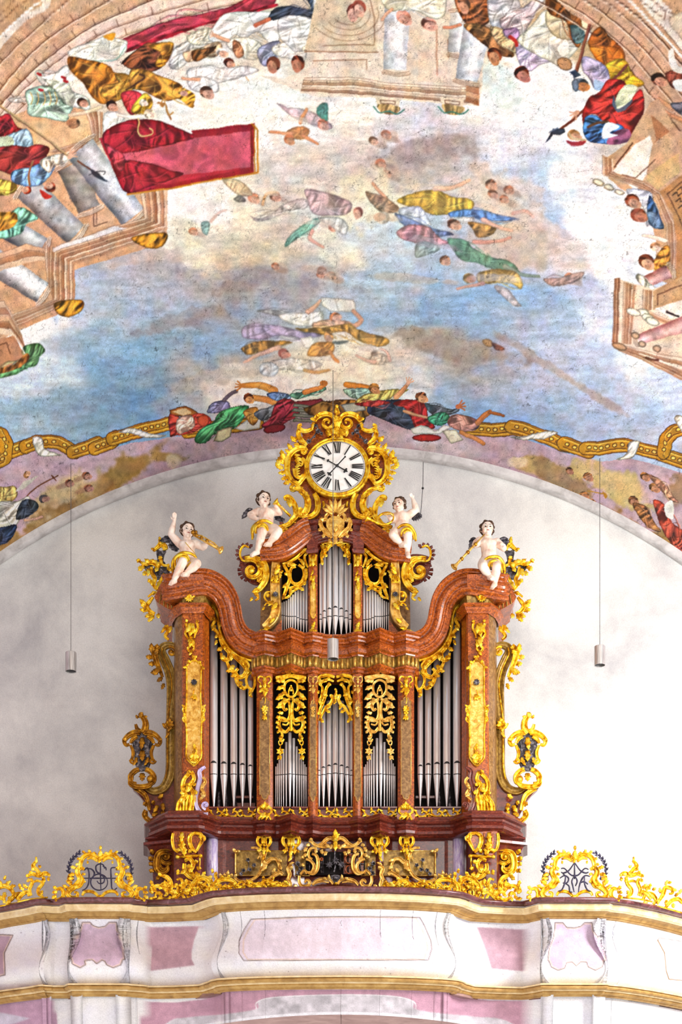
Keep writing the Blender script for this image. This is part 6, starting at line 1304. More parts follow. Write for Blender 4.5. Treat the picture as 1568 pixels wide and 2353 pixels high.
# centre shades
for (ty, yd, sc, drop) in ((1549, .02, 1.0, 1), (1246, .0, .92, 0)):
    O = Orn(yd)
    for sg in (-1, 1):
        X = lambda d: 771+sg*d*(1 if drop else .95); an = lambda a: a if sg > 0 else 180-a
        if drop:
            O.scroll([(X(2), 1556), (X(18), 1552), (X(36), 1556), (X(38), 1562)], [3, 4.5, 3]); O.scroll([(X(4), 1566), (X(16), 1562), (X(30), 1566), (X(36), 1576)], [2, 3.6, 3])
            O.scroll([(X(38), 1572), (X(30), 1580), (X(32), 1600), (X(38), 1610)], [2, 3.4, 2.4]); O.scroll([(X(10), 1572), (X(20), 1580), (X(24), 1600), (X(30), 1618), (X(36), 1634), (X(34), 1646), (X(38), 1656)], [2.4, 4, 4, 3.4, 2])
            O.scroll([(X(36), 1656), (X(30), 1640), (X(20), 1624), (X(12), 1618), (X(7), 1606), (X(11), 1598), (X(4), 1600)], [2, 3.4, 4, 3.4, 2]); O.leaf((X(12), 1618), an(80), 14, 4)
            for (d, y, a, l) in ((34, 1560, 60, 16), (36, 1590, 0, 8), (34, 1604, 60, 14), (28, 1592, 130, 14), (22, 1586, 60, 16), (26, 1612, 20, 14), (36, 1640, -20, 8), (34, 1650, 110, 14), (22, 1630, 130, 14), (12, 1558, 20, 20), (18, 1570, 140, 10)): O.leaf((X(d), y), an(a), l, 4.6, .3*sg, 2, 3)
        else:
            O.scroll([(X(2), 1250), (X(14), 1248), (X(26), 1246), (X(34), 1250)], [3, 4.4, 3]); O.scroll([(X(34), 1252), (X(30), 1264), (X(34), 1276), (X(32), 1290)], [3, 3.6, 2.4]); O.scroll([(X(18), 1252), (X(22), 1262), (X(26), 1272), (X(22), 1280)], [3, 3.4, 2]); O.scroll([(X(4), 1252), (X(14), 1256), (X(20), 1266)], [2, 3, 2])
            for (d, y, a, l) in ((30, 1250, 90, 18), (34, 1270, 100, 14), (32, 1286, 80, 14), (24, 1258, 60, 14), (26, 1272, 120, 10), (16, 1250, 40, 12)): O.leaf((X(d), y), an(a), l, 4.6, .3*sg, 2, 3)
    if drop: O.bead(771, 1604, 4); O.leaf((771, 1606), -90, 24, 4, .15, 3, 3); O.leaf((771, 1608), 90, 12, 4); O.bead(771, 1584, 3)
    own(O.obj('pipe_shade', M_GOLD))
# cartouche in the crest of the pediment
O = Orn(-.14)
for k in range(7): a = -150+k*20; O.leaf((771+6*math.cos(R(a)), 1184+6*math.sin(R(a))), a, 36 if abs(k-3) < 2 else 30, 5, 0, 2, 5)
for sg in (-1, 1):
    X = lambda d: 771+sg*d
    O.scroll([(X(6), 1188), (X(14), 1180), (X(22), 1188), (X(18), 1198), (X(10), 1196)], [3, 4, 2]); O.scroll([(X(22), 1194), (X(34), 1198), (X(30), 1214), (X(18), 1224), (X(8), 1236)], [4, 5, 5, 3]); O.scroll([(X(34), 1206), (X(26), 1222), (X(14), 1234)], [3, 3.4, 2]); O.scroll([(X(14), 1212), (X(20), 1216), (X(16), 1222)], 2)
    for (d, y, a, l) in ((26, 1196, -40, 12), (32, 1204, 0, 8), (32, 1214, 30, 10), (24, 1226, 50, 12), (12, 1238, 70, 10), (8, 1196, 60, 16)): O.leaf((X(d), y), a if sg > 0 else 180-a, l, 5, .3*sg, 2, 3)
O.plate([(755, 1194), (771, 1188), (787, 1194), (792, 1208), (784, 1224), (771, 1236), (758, 1224), (750, 1208)], 5); O.leaf((771, 1232), 90, 20, 6, 0, 2, 4); O.bead(771, 1206, 9, 1.2, 4); O.leaf((771, 1196), 90, 28, 8, 0, 2, 7)
own(O.obj('crest_cartouche', M_GOLDB))
# red stand that carries the clock, with gilded volutes
mb = MB(); P = Q(crom([(700, 1128), (740, 1140), (802, 1140), (846, 1128), (842, 1150), (846, 1172), (872, 1196), (884, 1222), (850, 1212), (820, 1202), (771, 1200), (722, 1202), (692, 1212), (658, 1222), (670, 1196), (698, 1172), (702, 1150)], True, 4), 0); prism(mb, [(p.x, p.z) for p in P], .02, .3); own(mb.obj('clock_stand', M_RED))
for mir in (None, MX):
    O = Orn(-.06, mir)
    O.scroll([(672, 1122), (690, 1126), (704, 1142), (708, 1160), (702, 1178), (690, 1184), (688, 1172), (694, 1168)], [3, 6, 8, 8, 5, 3], n=7); O.scroll([(722, 1134), (730, 1150), (730, 1172), (718, 1186), (700, 1188), (688, 1180)], [5, 7, 7, 6, 4])
    O.scroll([(657, 1150), (655, 1143), (664, 1142), (674, 1154), (680, 1170), (680, 1186), (672, 1196), (662, 1206), (640, 1212)], [2.4, 4, 6, 7, 7, 6, 4], n=6); O.leaf((660, 1146), 50, 20, 6, .5); O.leaf((664, 1142), 60, 26, 6, .5)
    O.vol((699, 1174), 9, 30, 1.2, (3, 1.6)); O.leaf((702, 1130), 60, 26, 6, .3); O.leaf((686, 1124), 40, 18, 5, .4)
    O.scroll([(743, 1152), (745, 1162), (743, 1166)], [3, 3.4, 3], SEC_RIDGE)
    O.scroll([(652, 1206), (668, 1202), (684, 1200)], [1.5, 2, 1.2], SEC_RIDGE); O.scroll([(642, 1228), (652, 1216), (664, 1220), (668, 1230)], [2, 3.4, 3]); O.bead(652, 1226, 8, .8, 0)
    own(O.obj('stand_volute', M_GOLD))
    # openings and dark relief between stand and cornice
    O = Orn(-.02, mir); O.plate([(672, 1214), (684, 1202), (700, 1198), (690, 1208), (678, 1220)], 1); O.leaf((654, 1206), 190, 14, 5, .4); own(O.obj('dark_relief', M_DRED))
# ---------------------------------------------------------------- carving on the podium and at its corners
for mir in (None, MX):
    # corner console: big striped volute
    O = Orn(-.30, mir)
    O.scroll([(404, 1916), (402, 1930), (405, 1944), (412, 1954)], [7, 9, 9, 7], SEC_FLUTE, [8]*4); O.scroll([(422, 1914), (420, 1932), (424, 1952), (436, 1966)], [10, 12, 12, 8], SEC_FLUTE, [10]*4)
    O.plate([(399, 1912), (420, 1910), (462, 1912), (466, 1930), (456, 1948), (446, 1964), (412, 1966), (400, 1946)], 4)
    own(O.obj('corner_console', M_RED))
    O = Orn(-.34, mir)
    O.scroll([(398, 1914), (396, 1930), (400, 1950), (410, 1958)], [3, 3.6, 3]); O.leaf((418, 1912), 90, 26, 6, .1, 3, 5); O.leaf((416, 1930), 75, 26, 9, .2, 3, 6); O.leaf((420, 1944), 70, 24, 8, .2, 3, 6)
    O.scroll([(448, 1914), (438, 1920), (436, 1934), (442, 1950), (452, 1958)], [3, 5, 5, 3]); O.scroll([(446, 1914), (462, 1918), (464, 1932), (458, 1944), (452, 1956)], [3, 4.5, 4, 2.6]); O.vol((466, 1928), 9, 200, 1.3, (2.6, 1.4))
    O.scroll([(408, 1969), (424, 1968), (444, 1967), (460, 1966)], [3, 4, 3], SEC_RIDGE); O.bead(408, 1969, 5); O.bead(461, 1967, 5); O.leaf((404, 1954), -20, 16, 5, .4); O.leaf((432, 1958), -20, 14, 5, -.5)
    O.scroll([(459, 1970), (459, 1984), (457, 2000)], 2, SEC_RIDGE)
    # swag below
    O.scroll([(424, 1978), (436, 1974), (444, 1984), (440, 1998), (432, 2008)], [3, 5, 5, 3]); O.scroll([(424, 1984), (424, 1998), (432, 2012), (446, 2018), (456, 2010)], [4, 6, 5, 3])
    for (x, y, a, l) in ((432, 1986, 60, 20), (442, 1992, 100, 18), (438, 2004, 40, 20), (426, 1998, 120, 16), (448, 2006, 20, 16), (452, 1996, -20, 12), (446, 1984, -50, 12), (430, 1980, -120, 10)): O.leaf((x, y), a, l, 6, .4, 2, 4)
    own(O.obj('console_carving', M_GOLD))
    # S volute hanging on the outer corner
    O = Orn(-.02, mir)
    O.vol((381, 1969), 18, 40, 1.5, (5, 2)); O.scroll([(398, 1962), (384, 1957), (366, 1962), (360, 1980), (362, 1998), (374, 2006), (386, 1998), (384, 1986)], [4, 7, 8, 7, 5, 3], n=7); O.scroll([(370, 1968), (366, 1984), (374, 1996), (384, 1994)], [2.4, 3.4, 2])
    for (x, y, a, l) in ((352, 1960, 200, 14), (350, 1974, 180, 14), (350, 1986, 175, 13), (352, 2000, 160, 14), (364, 2012, 110, 14), (376, 2010, 60, 14), (346, 1976, -150, 10)): O.leaf((x+3, y), a, l, 6, .5, 2, 4)
    own(O.obj('corner_volute', M_GOLDD if mir is None else M_GOLD))  # the left volute takes the darker gold
    # hanging mascarons on the podium cornice
    for cx, s in ((607, .8), (669, 1.0)):
        O = Orn(-.06, mir)
        for sg in (-1, 1):
            O.scroll([(cx+sg*4*s, 1924), (cx+sg*16*s, 1924), (cx+sg*19*s, 1934), (cx+sg*12*s, 1944), (cx+sg*6*s, 1938)], [3*s, 4.4*s, 2.6*s]); O.leaf((cx+sg*9*s, 1946), 90-sg*10, 18*s, 5*s, .3); O.leaf((cx+sg*12*s, 1954), 90-sg*70, 9*s, 4*s, .4)
        for k in (-1, 0, 1): O.leaf((cx+k*5*s, 1924), 90, 22*s, 4*s, 0, 2, 4)
        O.leaf((cx, 1946), 90, 26*s, 6*s, .1, 3, 4); O.bead(cx, 1942, 5*s); O.leaf((cx, 1966), 90, 16*s, 4*s)
        own(O.obj('hanging_mascaron', M_GOLD))
    # big C frame round the veneered panel
    O = Orn(-.05, mir)
    O.scroll([(577, 1948), (592, 1950), (600, 1964), (604, 1980), (600, 2000), (588, 2016), (566, 2026), (548, 2024), (538, 2014)], [2.4, 3.6, 4, 3.6, 3.6, 4, 3], n=7); O.scroll([(592, 1974), (598, 1966), (604, 1970)], 2)
    O.scroll([(612, 1958), (606, 1972), (612, 1982), (624, 1974), (636, 1976), (642, 1990), (640, 2002)], [3, 5, 5, 4, 3.4, 2.4], n=7); O.scroll([(541, 1958), (541, 1980), (541, 2008)], 1.8, SEC_RIDGE); O.leaf((543, 1957), 200, 12, 5); O.leaf((543, 1957), -30, 10, 4); O.bead(542, 1957, 4)
    O.leaf((612, 1984), 100, 24, 6, .5, 3, 3); O.leaf((636, 1976), -10, 14, 5, .6); O.leaf((640, 1990), 20, 12, 5, .6)
    O.scroll([(616, 2020), (628, 2014), (642, 2006), (650, 2010)], [2, 5, 4]); O.leaf((628, 2010), -100, 18, 5); O.leaf((622, 2014), 80, 18, 8, .3, 3, 5)
    # crest on the left: little flames
    for x in (508, 516, 522, 530, 538): O.leaf((x, 2018), -90+(x-522)*1.4, 20 if x == 522 else 13, 4.5, .2, 2, 3)
    O.scroll([(660, 2024), (666, 2010), (662, 1996), (670, 1990)], [4, 5, 3]); O.scroll([(652, 2036), (662, 2042), (668, 2034), (664, 2020), (666, 2004)], [3, 4, 4, 2.6]); O.leaf((668, 2000), -90, 12, 5); O.leaf((664, 1990), -60, 16, 4)
    own(O.obj('panel_carving', M_GOLDB))
    O = Orn(-.06, mir)
    for (x, y) in ((570, 1976), (560, 2000), (574, 1998), (584, 1988), (554, 2008)):
        for k in range(5): O.leaf((x, y), k*72+x, 6, 2.6, .4, 1, 2)
    O.scroll([(570, 1978), (572, 1990), (566, 2004)], .8)
    for (x, y) in ((684, 1984), (692, 1996), (686, 2006)):
        for k in range(6): O.leaf((x, y), k*60+x, 7, 3, .4, 1, 2)
    O.scroll([(684, 1984), (688, 1998), (682, 2010)], 1.4)
    own(O.obj('silver_flowers', M_SILVER))
    # central cartouche half
    O = Orn(-.08, mir)
    O.scroll([(771, 1932), (760, 1926), (750, 1930), (742, 1938), (730, 1944)], [3, 5, 5, 3], n=6); O.scroll([(756, 1946), (744, 1946), (732, 1944), (722, 1940), (716, 1934), (710, 1932)], [3, 4, 4, 3]); O.scroll([(728, 1948), (715, 1950), (709, 1960), (711, 1970), (718, 1974)], [3, 3.4, 2.4]); O.scroll([(717, 1962), (727, 1966), (731, 1980), (729, 1998), (720, 2008), (708, 2006)], [3, 4, 4.4, 4, 2.4], n=7)
    O.scroll([(703, 1974), (714, 1978), (722, 1990), (716, 2004), (704, 2004)], [3, 4, 2.4]); O.scroll([(688, 2012), (688, 2026), (694, 2036), (706, 2036), (712, 2028), (706, 2022), (700, 2028)], [3, 4, 4, 2.4], n=6); O.scroll([(690, 2010), (700, 2000), (706, 2008)], 3)
    O.scroll([(718, 2034), (728, 2024), (744, 2020), (758, 2022), (766, 2032)], [3, 4, 3.4, 3], n=6); O.scroll([(724, 2030), (740, 2026), (756, 2028)], 1.8); O.leaf((758, 2024), -120, 16, 4); O.leaf((742, 2022), -60, 10, 4)
    for (x, y, a, l) in ((716, 1934, -110, 10), (712, 1940, 150, 10), (704, 1946, 100, 14), (704, 1960, 110, 12), (700, 1970, 180, 9), (746, 1940, 20, 16), (738, 1952, 60, 12), (750, 1956, 100, 12), (764, 1940, 100, 14), (726, 1950, 80, 12), (700, 1986, 150, 8), (684, 2036, 170, 10)): O.leaf((x, y), a, l, 5, .3, 2, 3)
    own(O.obj('cartouche_frame', M_GOLDB))
O = Orn(-.10); O.leaf((771, 1936), -90, 32, 8, 0, 3, 5); O.bead(771, 1910, 4); O.bead(771, 1926, 6, 1.3); O.leaf((771, 1934), 90, 22, 6, 0, 2, 4)
for a in (-60, -120): O.leaf((771, 1924), a, 14, 4)
O.leaf((771, 2034), -90, 8, 4); own(O.obj('cartouche_finial', M_GOLD))
O = Orn(-.06); O.plate([(762, 2012), (780, 2012), (783, 2020), (771, 2032), (759, 2020)], 3); O.bead(771, 2018, 7); own(O.obj('cartouche_boss', M_SILVER))
O = Orn(-.07)
for cx in (757, 771, 785):
    for k in range(8): O.leaf((cx, 1978+abs(cx-771)*.6), k*45+cx, 9, 3, .4, 1, 2)
O.scroll([(771, 1950), (770, 1966), (771, 1990), (768, 2004)], 1.6); own(O.obj('niche_bouquet', M_SILVER))
O = Orn(-.07)
for x, y, r_ in ((803, 1974, 10), (803, 1998, 9), (739, 1974, 3)): O.scroll([(x+r_*math.cos(t), y+r_*math.sin(t)) for t in np.linspace(0, 6.28, 13)], 1.6, SEC_RIDGE, n=2)
own(O.obj('niche_ring', M_RED))
# ---------------------------------------------------------------- clock on top of the organ
CX, CY = 775.3, 1073.5
CP = W(CX, CY, -.02)
clock = empty('organ_clock', CP, 'round white clock with black roman numerals in a gilded rocaille frame', 'clock')
_ci = Matrix.Translation(-CP)
def cown(o, tilt=False):
    o.parent = clock
    if tilt: o.rotation_euler = (R(-9), 0, 0)
    else: o.matrix_parent_inverse = _ci
    return o
kk = D0/FPX
mb = MB(); lathe(mb, (0, 0.02, 0), [(64*kk, 0), (64*kk, .03), (0.0, .03)], 64, (0, -1, 0), smooth=False); cown(mb.obj('dial', M_DIAL), True)
mb = MB(); lathe(mb, (0, 0.06, 0), [(75*kk, 0), (76*kk, .05), (73.5*kk, .085), (71.5*kk, .07), (70.5*kk, .06), (69*kk, .075), (66.5*kk, .08), (64.5*kk, .06), (63.5*kk, .03)], 72, (0, -1, 0)); cown(mb.obj('gilt_rim', M_GOLD), True)
mb = MB()
def bar(mb, x0, z0, x1, z1, w, y=-.018, t=.004):
    d = Vector((x1-x0, z1-z0)).normalized(); n = Vector((-d.y, d.x))*w/2
    V = [(x0+n.x, z0+n.y), (x0-n.x, z0-n.y), (x1-n.x, z1-n.y), (x1+n.x, z1+n.y)]; prism(mb, V, y-t, y)
def polar(a, r): return (r*math.sin(R(a)), r*math.cos(R(a)))
NUM = {12: 'XII', 1: 'I', 2: 'II', 3: 'III', 4: 'IIII', 5: 'V', 6: 'VI', 7: 'VII', 8: 'VIII', 9: 'IX', 10: 'X', 11: 'XI'}
r0, r1 = 33.5*kk, 60*kk
for h_, s in NUM.items():
    wd = {'I': 4.3, 'V': 7.2, 'X': 8}; tot = sum(wd[c] for c in s); x = -tot/2; a = h_*30
    def T(u, v): ra = r0+(r1-r0)*v; c, sn = math.cos(R(a)), math.sin(R(a)); u = u*kk*(0.8+.35*v); return (u*c+ra*sn, -u*sn+ra*c)
    for c in s:
        w = wd[c]; m = x+w/2
        if c == 'I': bar(mb, *T(m, 0.03), *T(m, .97), 2.5*kk); bar(mb, *T(m-1.6, .0), *T(m+1.6, .0), .5*kk); bar(mb, *T(m-1.6, 1), *T(m+1.6, 1), .5*kk)
        if c == 'V': bar(mb, *T(m-2.2, .97), *T(m, .03), 2.9*kk); bar(mb, *T(m+2.2, .97), *T(m, .03), .9*kk, -.0185); bar(mb, *T(m-3.4, 1), *T(m-1, 1), .5*kk); bar(mb, *T(m+1, 1), *T(m+3.2, 1), .5*kk)
        if c == 'X': bar(mb, *T(m-2.4, .97), *T(m+2.4, .03), 2.9*kk); bar(mb, *T(m+2.4, .97), *T(m-2.4, .03), .9*kk, -.0185); bar(mb, *T(m-3.4, 1), *T(m-1, 1), .5*kk); bar(mb, *T(m+1, 1), *T(m+3.2, 1), .5*kk); bar(mb, *T(m-3.4, 0), *T(m-1, 0), .5*kk); bar(mb, *T(m+1, 0), *T(m+3.2, 0), .5*kk)
        x += w
cown(mb.obj('roman_numerals', M_BLACK), True)
mb = MB()
for rr in (61.3, 62.6):
    n = 72; sweep(mb, [(rr*kk*math.cos(t), -.014, rr*kk*math.sin(t)) for t in np.linspace(0, 2*math.pi, n+1)[:-1]], .22*kk, SEC_RIDGE, closed=True)
for k in range(60): a = polar(k*6, 61.3*kk); b_ = polar(k*6, 62.6*kk); bar(mb, *a, *b_, .5*kk, -.013, .002)
cown(mb.obj('minute_track', M_BLACK), True)
def hand(name, a, L, tail, yy, fl):
    mb = MB(); e = polar(a, L*kk); t = polar(a+180, tail*kk); bar(mb, *t, *e, 2.2*kk, yy, .006); d = Vector(polar(a, 1)); n = Vector((-d.y, d.x))
    for f, s in fl:
        p = d*f*kk; V = [p+d*5*kk*s, p+n*3*kk*s, p-d*4*kk*s, p-n*3*kk*s]; prism(mb, [(v.x, v.y) for v in V], yy-.007, yy)
        for sg in (-1, 1): q = p-n*sg*3.4*kk*s; ball(mb, (q.x, yy-.003, q.y), 1.8*kk*s, 1, .5, 1, 8, 6)
    ball(mb, (0, yy-.003, 0), 3.4*kk, 1, .6, 1, 12, 8); cown(mb.obj(name, M_BLACK), True)
hand('hour_hand', 122, 27, 28, -.025, [(22, 1.3), (-25, .8)]); hand('minute_hand', 40, 30, 30, -.034, [(28, .5), (-28, 1.2)])
# carved frame
def cpl(s, col=M_GOLD, t=3, y=.02, name='frame_plate'):
    O = Orn(y); P = [(float(t_.split(',')[0]), float(t_.split(',')[1])) for t_ in s.split()]; P2 = P+[(2*CX-x, yy) for x, yy in reversed(P) if abs(x-CX) > .5]; O.plate(P2, t, True, 4); return cown(O.obj(name, col))
cpl('775,948 750,952 730,962 720,980 708,985 693,992 696,1004 684,1016 690,1030 668,1040 656,1060 655,1085 664,1106 684,1118 700,1132 730,1142 775,1146', M_RED, 2, .06)
for mir in (None, CX):
    O = Orn(-.02, mir)
    O.scroll([(706, 1036), (700, 1030), (690, 1030), (676, 1036), (664, 1050), (660, 1070), (662, 1090), (672, 1106), (686, 1112), (694, 1106)], [3, 5, 6, 6, 6.5, 7, 6.5, 6, 5, 3], n=6)
    O.vol((697, 1038), 8, -60, 1.2, (3, 1.6)); O.scroll([(686, 1112), (700, 1096), (704, 1080), (702, 1062), (694, 1052)], [4, 5, 4, 3])
    O.scroll([(678, 1060), (688, 1056), (696, 1060), (694, 1070)], [2.6, 3.6, 2]); O.scroll([(676, 1076), (680, 1092), (690, 1098), (698, 1090)], [4, 5, 4, 3]); 
    for k in range(5): O.leaf((676+k*1.2, 1046+k*5), -10+k*6, 15, 3, .2, 1, 3)
    for k in range(5): O.leaf((678, 1072+k*5), 0+k*4, 13, 2.8, -.2, 1, 4)
    # outer acanthus comb
    for (x, y, a, l, w_) in ((682, 1014, 200, 20, 6), (684, 1008, 170, 14, 5), (688, 1020, 150, 14, 6), (674, 1034, 210, 22, 6), (668, 1040, 190, 16, 5), (656, 1056, 225, 26, 8), (654, 1064, 200, 22, 7), (652, 1074, 170, 20, 6), (656, 1084, 150, 18, 6), (660, 1096, 140, 16, 6), (666, 1104, 130, 18, 6), (674, 1112, 110, 14, 5), (646, 1050, 100, 26, 8), (690, 996, 230, 12, 5)): O.leaf((x, y), a, l, w_, .45, 3, 4)
    # upper arm and hook
    O.scroll([(720, 984), (708, 990), (696, 990), (688, 984), (688, 978), (694, 976)], [3, 4.5, 5, 4, 3], n=6); O.scroll([(688, 984), (686, 1000), (694, 1014), (706, 1022)], [4, 6, 6, 4])
    O.scroll([(722, 968), (730, 958), (744, 952), (760, 954), (768, 964), (766, 978), (754, 984), (744, 978), (744, 968), (752, 964), (757, 968), (754, 973)], [5, 6, 6, 5, 4.5, 4.5, 4, 4, 3.4, 3, 2.4, 2], n=6)
    O.leaf((724, 962), 160, 12, 5, .5); O.leaf((722, 970), 120, 18, 5, -.3); O.leaf((734, 956), 200, 10, 4)
    O.scroll([(757, 1002), (752, 994), (756, 988), (766, 986)], [3, 4, 3]); O.leaf((770, 990), 140, 20, 7, .3); O.leaf((762, 992), 170, 12, 5)
    # lower scrolls
    O.scroll([(668, 1120), (672, 1126), (684, 1122), (696, 1124)], [3, 5, 4]); O.leaf((690, 1116), 160, 14, 5)
    cown(O.obj('rocaille_frame', M_GOLD))
    O = Orn(-.03, mir)
    for (x, y, r_) in ((731, 990, 8), (710, 1014, 7), (722, 1004, 4), (739, 996, 5), (726, 978, 5)):
        for k in range(6): O.leaf((x, y), k*60+x, r_, r_*.45, .4, 1, 2)
    O.scroll([(728, 974), (730, 990), (720, 1004), (708, 1018)], 1.4); O.scroll([(730, 984), (740, 1000)], 1.2)
    cown(O.obj('silver_flower_spray', M_SILVER))
O = Orn(-.05)
for a in (90, 62, 118, 38, 142): O.leaf((CX, 984), a, 28, 7, 0, 3, 5)
for a in (-90, -72, -108): O.leaf((CX, 984), a, 30, 6, 0, 2, 5)
O.bead(CX, 984, 6); O.bead(CX-1, 944, 6, 1.4); O.bead(CX-1, 934, 4.4); O.leaf((CX, 956), -90, 14, 5); O.leaf((CX, 962), -50, 10, 4); O.leaf((CX, 962), -130, 10, 4)
cown(O.obj('crest_shell', M_GOLD))
# ---------------------------------------------------------------- carved putti
def realize(tmp, name, mat_):
    dg = bpy.context.evaluated_depsgraph_get(); dg.update()
    me = bpy.data.meshes.new_from_object(tmp.evaluated_get(dg)); me.name = name
    me.materials.clear(); me.materials.append(mat_)
    me.polygons.foreach_set('use_smooth', [True]*len(me.polygons))
    o = bpy.data.objects.new(name, me); COL.objects.link(o); md = tmp.data; bpy.data.objects.remove(tmp); bpy.data.meshes.remove(md); return o
def fuse(mb, name, mat_, voxel=.006, smooth=4):
    me = bpy.data.meshes.new('t'); me.from_pydata(mb.v, [], mb.f); t = bpy.data.objects.new('t', me); COL.objects.link(t)
    m = t.modifiers.new('r', 'REMESH'); m.mode = 'VOXEL'; m.voxel_size = voxel
    s = t.modifiers.new('s', 'SMOOTH'); s.iterations = smooth; s.factor = .5
    return realize(t, name, mat_)
def cap(mb, P, r):
    P = [Vector(p) for p in P]; rr = rs_(r, len(P)); tube(mb, P, rr, 0, 12)
    for p, q in zip(P, rr): ball(mb, p, q, seg=12, ring=8)
def arm_hand(mb, wr, tip, spread, r=2.0, up=None):
    "a small hand: palm, four unequal fingers, a thumb from the side of the palm"
    wr = Vector(wr); tip = Vector(tip); d = (tip-wr); L = d.length; d.normalize(); out = Vector((0, -1, 0)); s = d.cross(out).normalized()*spread
    palm = wr+d*L*.33; ball(mb, palm, L*.24, 1, .62, 1, 10, 8); cap(mb, [wr, palm], [L*.17, L*.2])
    for k, (o, l) in enumerate(((-.2, .6), (-.07, .7), (.06, .66), (.18, .54))):
        b0 = palm+s*o*L*.8+d*L*.12; b1 = b0+(d+s*(o*.8)).normalized()*L*l*.5+out*L*.03; b2 = b1+(d+s*(o*.6)+out*.35).normalized()*L*l*.45
        cap(mb, [b0, b1, b2], [L*.075, L*.07, L*.05])
    t0 = palm-s*L*.16-d*L*.04; cap(mb, [t0, t0-s*L*.2+d*L*.14, t0-s*L*.26+d*L*.32], [L*.08, L*.075, L*.055])
def putto(label, J, gaze, hairc=M_HAIR):
    base = Q([J['pelvis']])[0]
    root = empty('putto_statue', base, label, 'statue'); inv = Matrix.Translation(-base)
    def ch(o): o.parent = root; o.matrix_parent_inverse = inv; return o
    p = {k: Q([v], J['y'])[0] for k, v in J.items() if k not in ('y', 'hl', 'hr', 'sc')}; u = PX*J.get('sc', 1)
    mb = MB()
    # trunk
    pel, wa, chh, nk, hd = p['pelvis'], p['waist'], p['chest'], p['neck'], p['head']
    cap(mb, [pel, pel*.5+wa*.5, wa, chh], [17*u, 18*u, 16*u, 17*u]); ball(mb, wa+Vector((0, -5*u, -3*u)), 15*u, 1.1, 1, 1)
    for sg, k in ((-1, 'sl'), (1, 'sr')): ball(mb, chh*.6+p[k]*.4+Vector((0, -7*u, 0)), 10*u, 1.1, .8, .9); cap(mb, [chh, p[k]], [12*u, 9*u])
    cap(mb, [chh, nk, hd], [12*u, 8.5*u, 9*u])
    # limbs
    for a, b_, c, hk in (('sl', 'el', 'wl', 'hl'), ('sr', 'er', 'wr', 'hr')):
        m1 = p[a]*.55+p[b_]*.45; m2 = p[b_]*.6+p[c]*.4
        cap(mb, [p[a], m1, p[b_]], [9*u, 8.6*u, 7*u]); cap(mb, [p[b_], m2, p[c]], [7*u, 7.4*u, 4.6*u])
        if hk in J: arm_hand(mb, p[c], Q([J[hk][0]], J['y'])[0], J[hk][1])
    for a, b_, c, t in (('jl', 'kl', 'al', 'tl'), ('jr', 'kr', 'ar', 'tr')):
        m1 = p[a]*.5+p[b_]*.5; m2 = p[b_]*.6+p[c]*.4+Vector((0, 2*u, 0))
        cap(mb, [p[a], m1, p[b_]], [14*u, 13.5*u, 9.5*u]); cap(mb, [p[b_], m2, p[c]], [9.5*u, 9.6*u, 5.8*u])
        f = (p[t]-p[c]); heel = p[c]+Vector((0, 4*u, -3*u)); ball(mb, heel, 6*u); cap(mb, [heel, p[c]+f*.5+Vector((0, 0, -1.5*u)), p[t]], [5.6*u, 5.6*u, 4.6*u])
        s = f.normalized().cross(Vector((0, 0, 1))); s = s.normalized() if s.length > .1 else Vector((1, 0, 0))
        for k in range(5): q = p[t]+s*(k-2)*2.1*u; cap(mb, [q, q+f.normalized()*(4.2-abs(k-1)*.5)*u], [1.9*u, 1.5*u])
    # head with face: brow, cheeks, nose, lips, chin, ears
    f = Vector(gaze).normalized(); up = Vector((gaze[0]*.25, 0, 1)); rt = f.cross(up).normalized(); up = rt.cross(f).normalized()
    M = Matrix((rt, f, up)).transposed()
    hp = lambda a, b_, c: hd+(rt*a+f*b_+up*c)*u
    ball(mb, hp(0, -2, 4), 14.5*u, .95, 1.02, 1, 16, 12, M); ball(mb, hp(0, 3, -3), 12*u, .95, .95, 1.05, 14, 10, M)
    for sg in (-1, 1):
        ball(mb, hp(sg*6, 8.5, -4.5), 5.6*u, 1, .9, 1, 10, 8, M); ball(mb, hp(sg*13.6, -1, -1), 3*u, .5, 1, 1.5, 8, 6, M); ball(mb, hp(sg*5.4, 12, 5), 3.2*u, 1.4, .7, .5, 8, 6, M)
    cap(mb, [hp(0, 13, 4), hp(0, 15.2, -1)], [1.5*u, 2.4*u]); ball(mb, hp(0, 9.5, -12), 4.6*u); ball(mb, hp(0, 13, -6.6), 2.7*u, 1.2, .7, .8, 8, 6, M)
    ch(fuse(mb, 'body', M_SKIN, .0062, 3))
    for nm, mt, pts_ in (('eye', M_EYE, ((-5.3, 13.2, 1.8, 1.75, 1.2, .75), (5.3, 13.2, 1.8, 1.75, 1.2, .75))),):
        for a, b_, c, r_, sx, sz in pts_: m2 = MB(); ball(m2, hp(a, b_, c), r_*u, sx, .6, sz, 8, 6, M); ch(m2.obj(nm, mt))
    m2 = MB()
    for sg in (-1, 1): tube(m2, [hp(sg*2.6, 14.2, 5.2), hp(sg*5.6, 14.2, 6.2), hp(sg*8.4, 12.6, 5)], [.4*u, .6*u, .3*u], 0, 6)
    ch(m2.obj('eyebrow', M_HAIR)); m2 = MB(); tube(m2, [hp(-3, 14.1, -6.7), hp(0, 15.3, -6.4), hp(3, 14.1, -6.7)], [.5*u, 1.1*u, .5*u], 0, 6); ch(m2.obj('lips', M_LIP))
    m2 = MB(); rr = random.Random(3)
    ball(m2, hp(0, -3.6, 5.4), 15*u, 1, 1, 1, 14, 10, M)
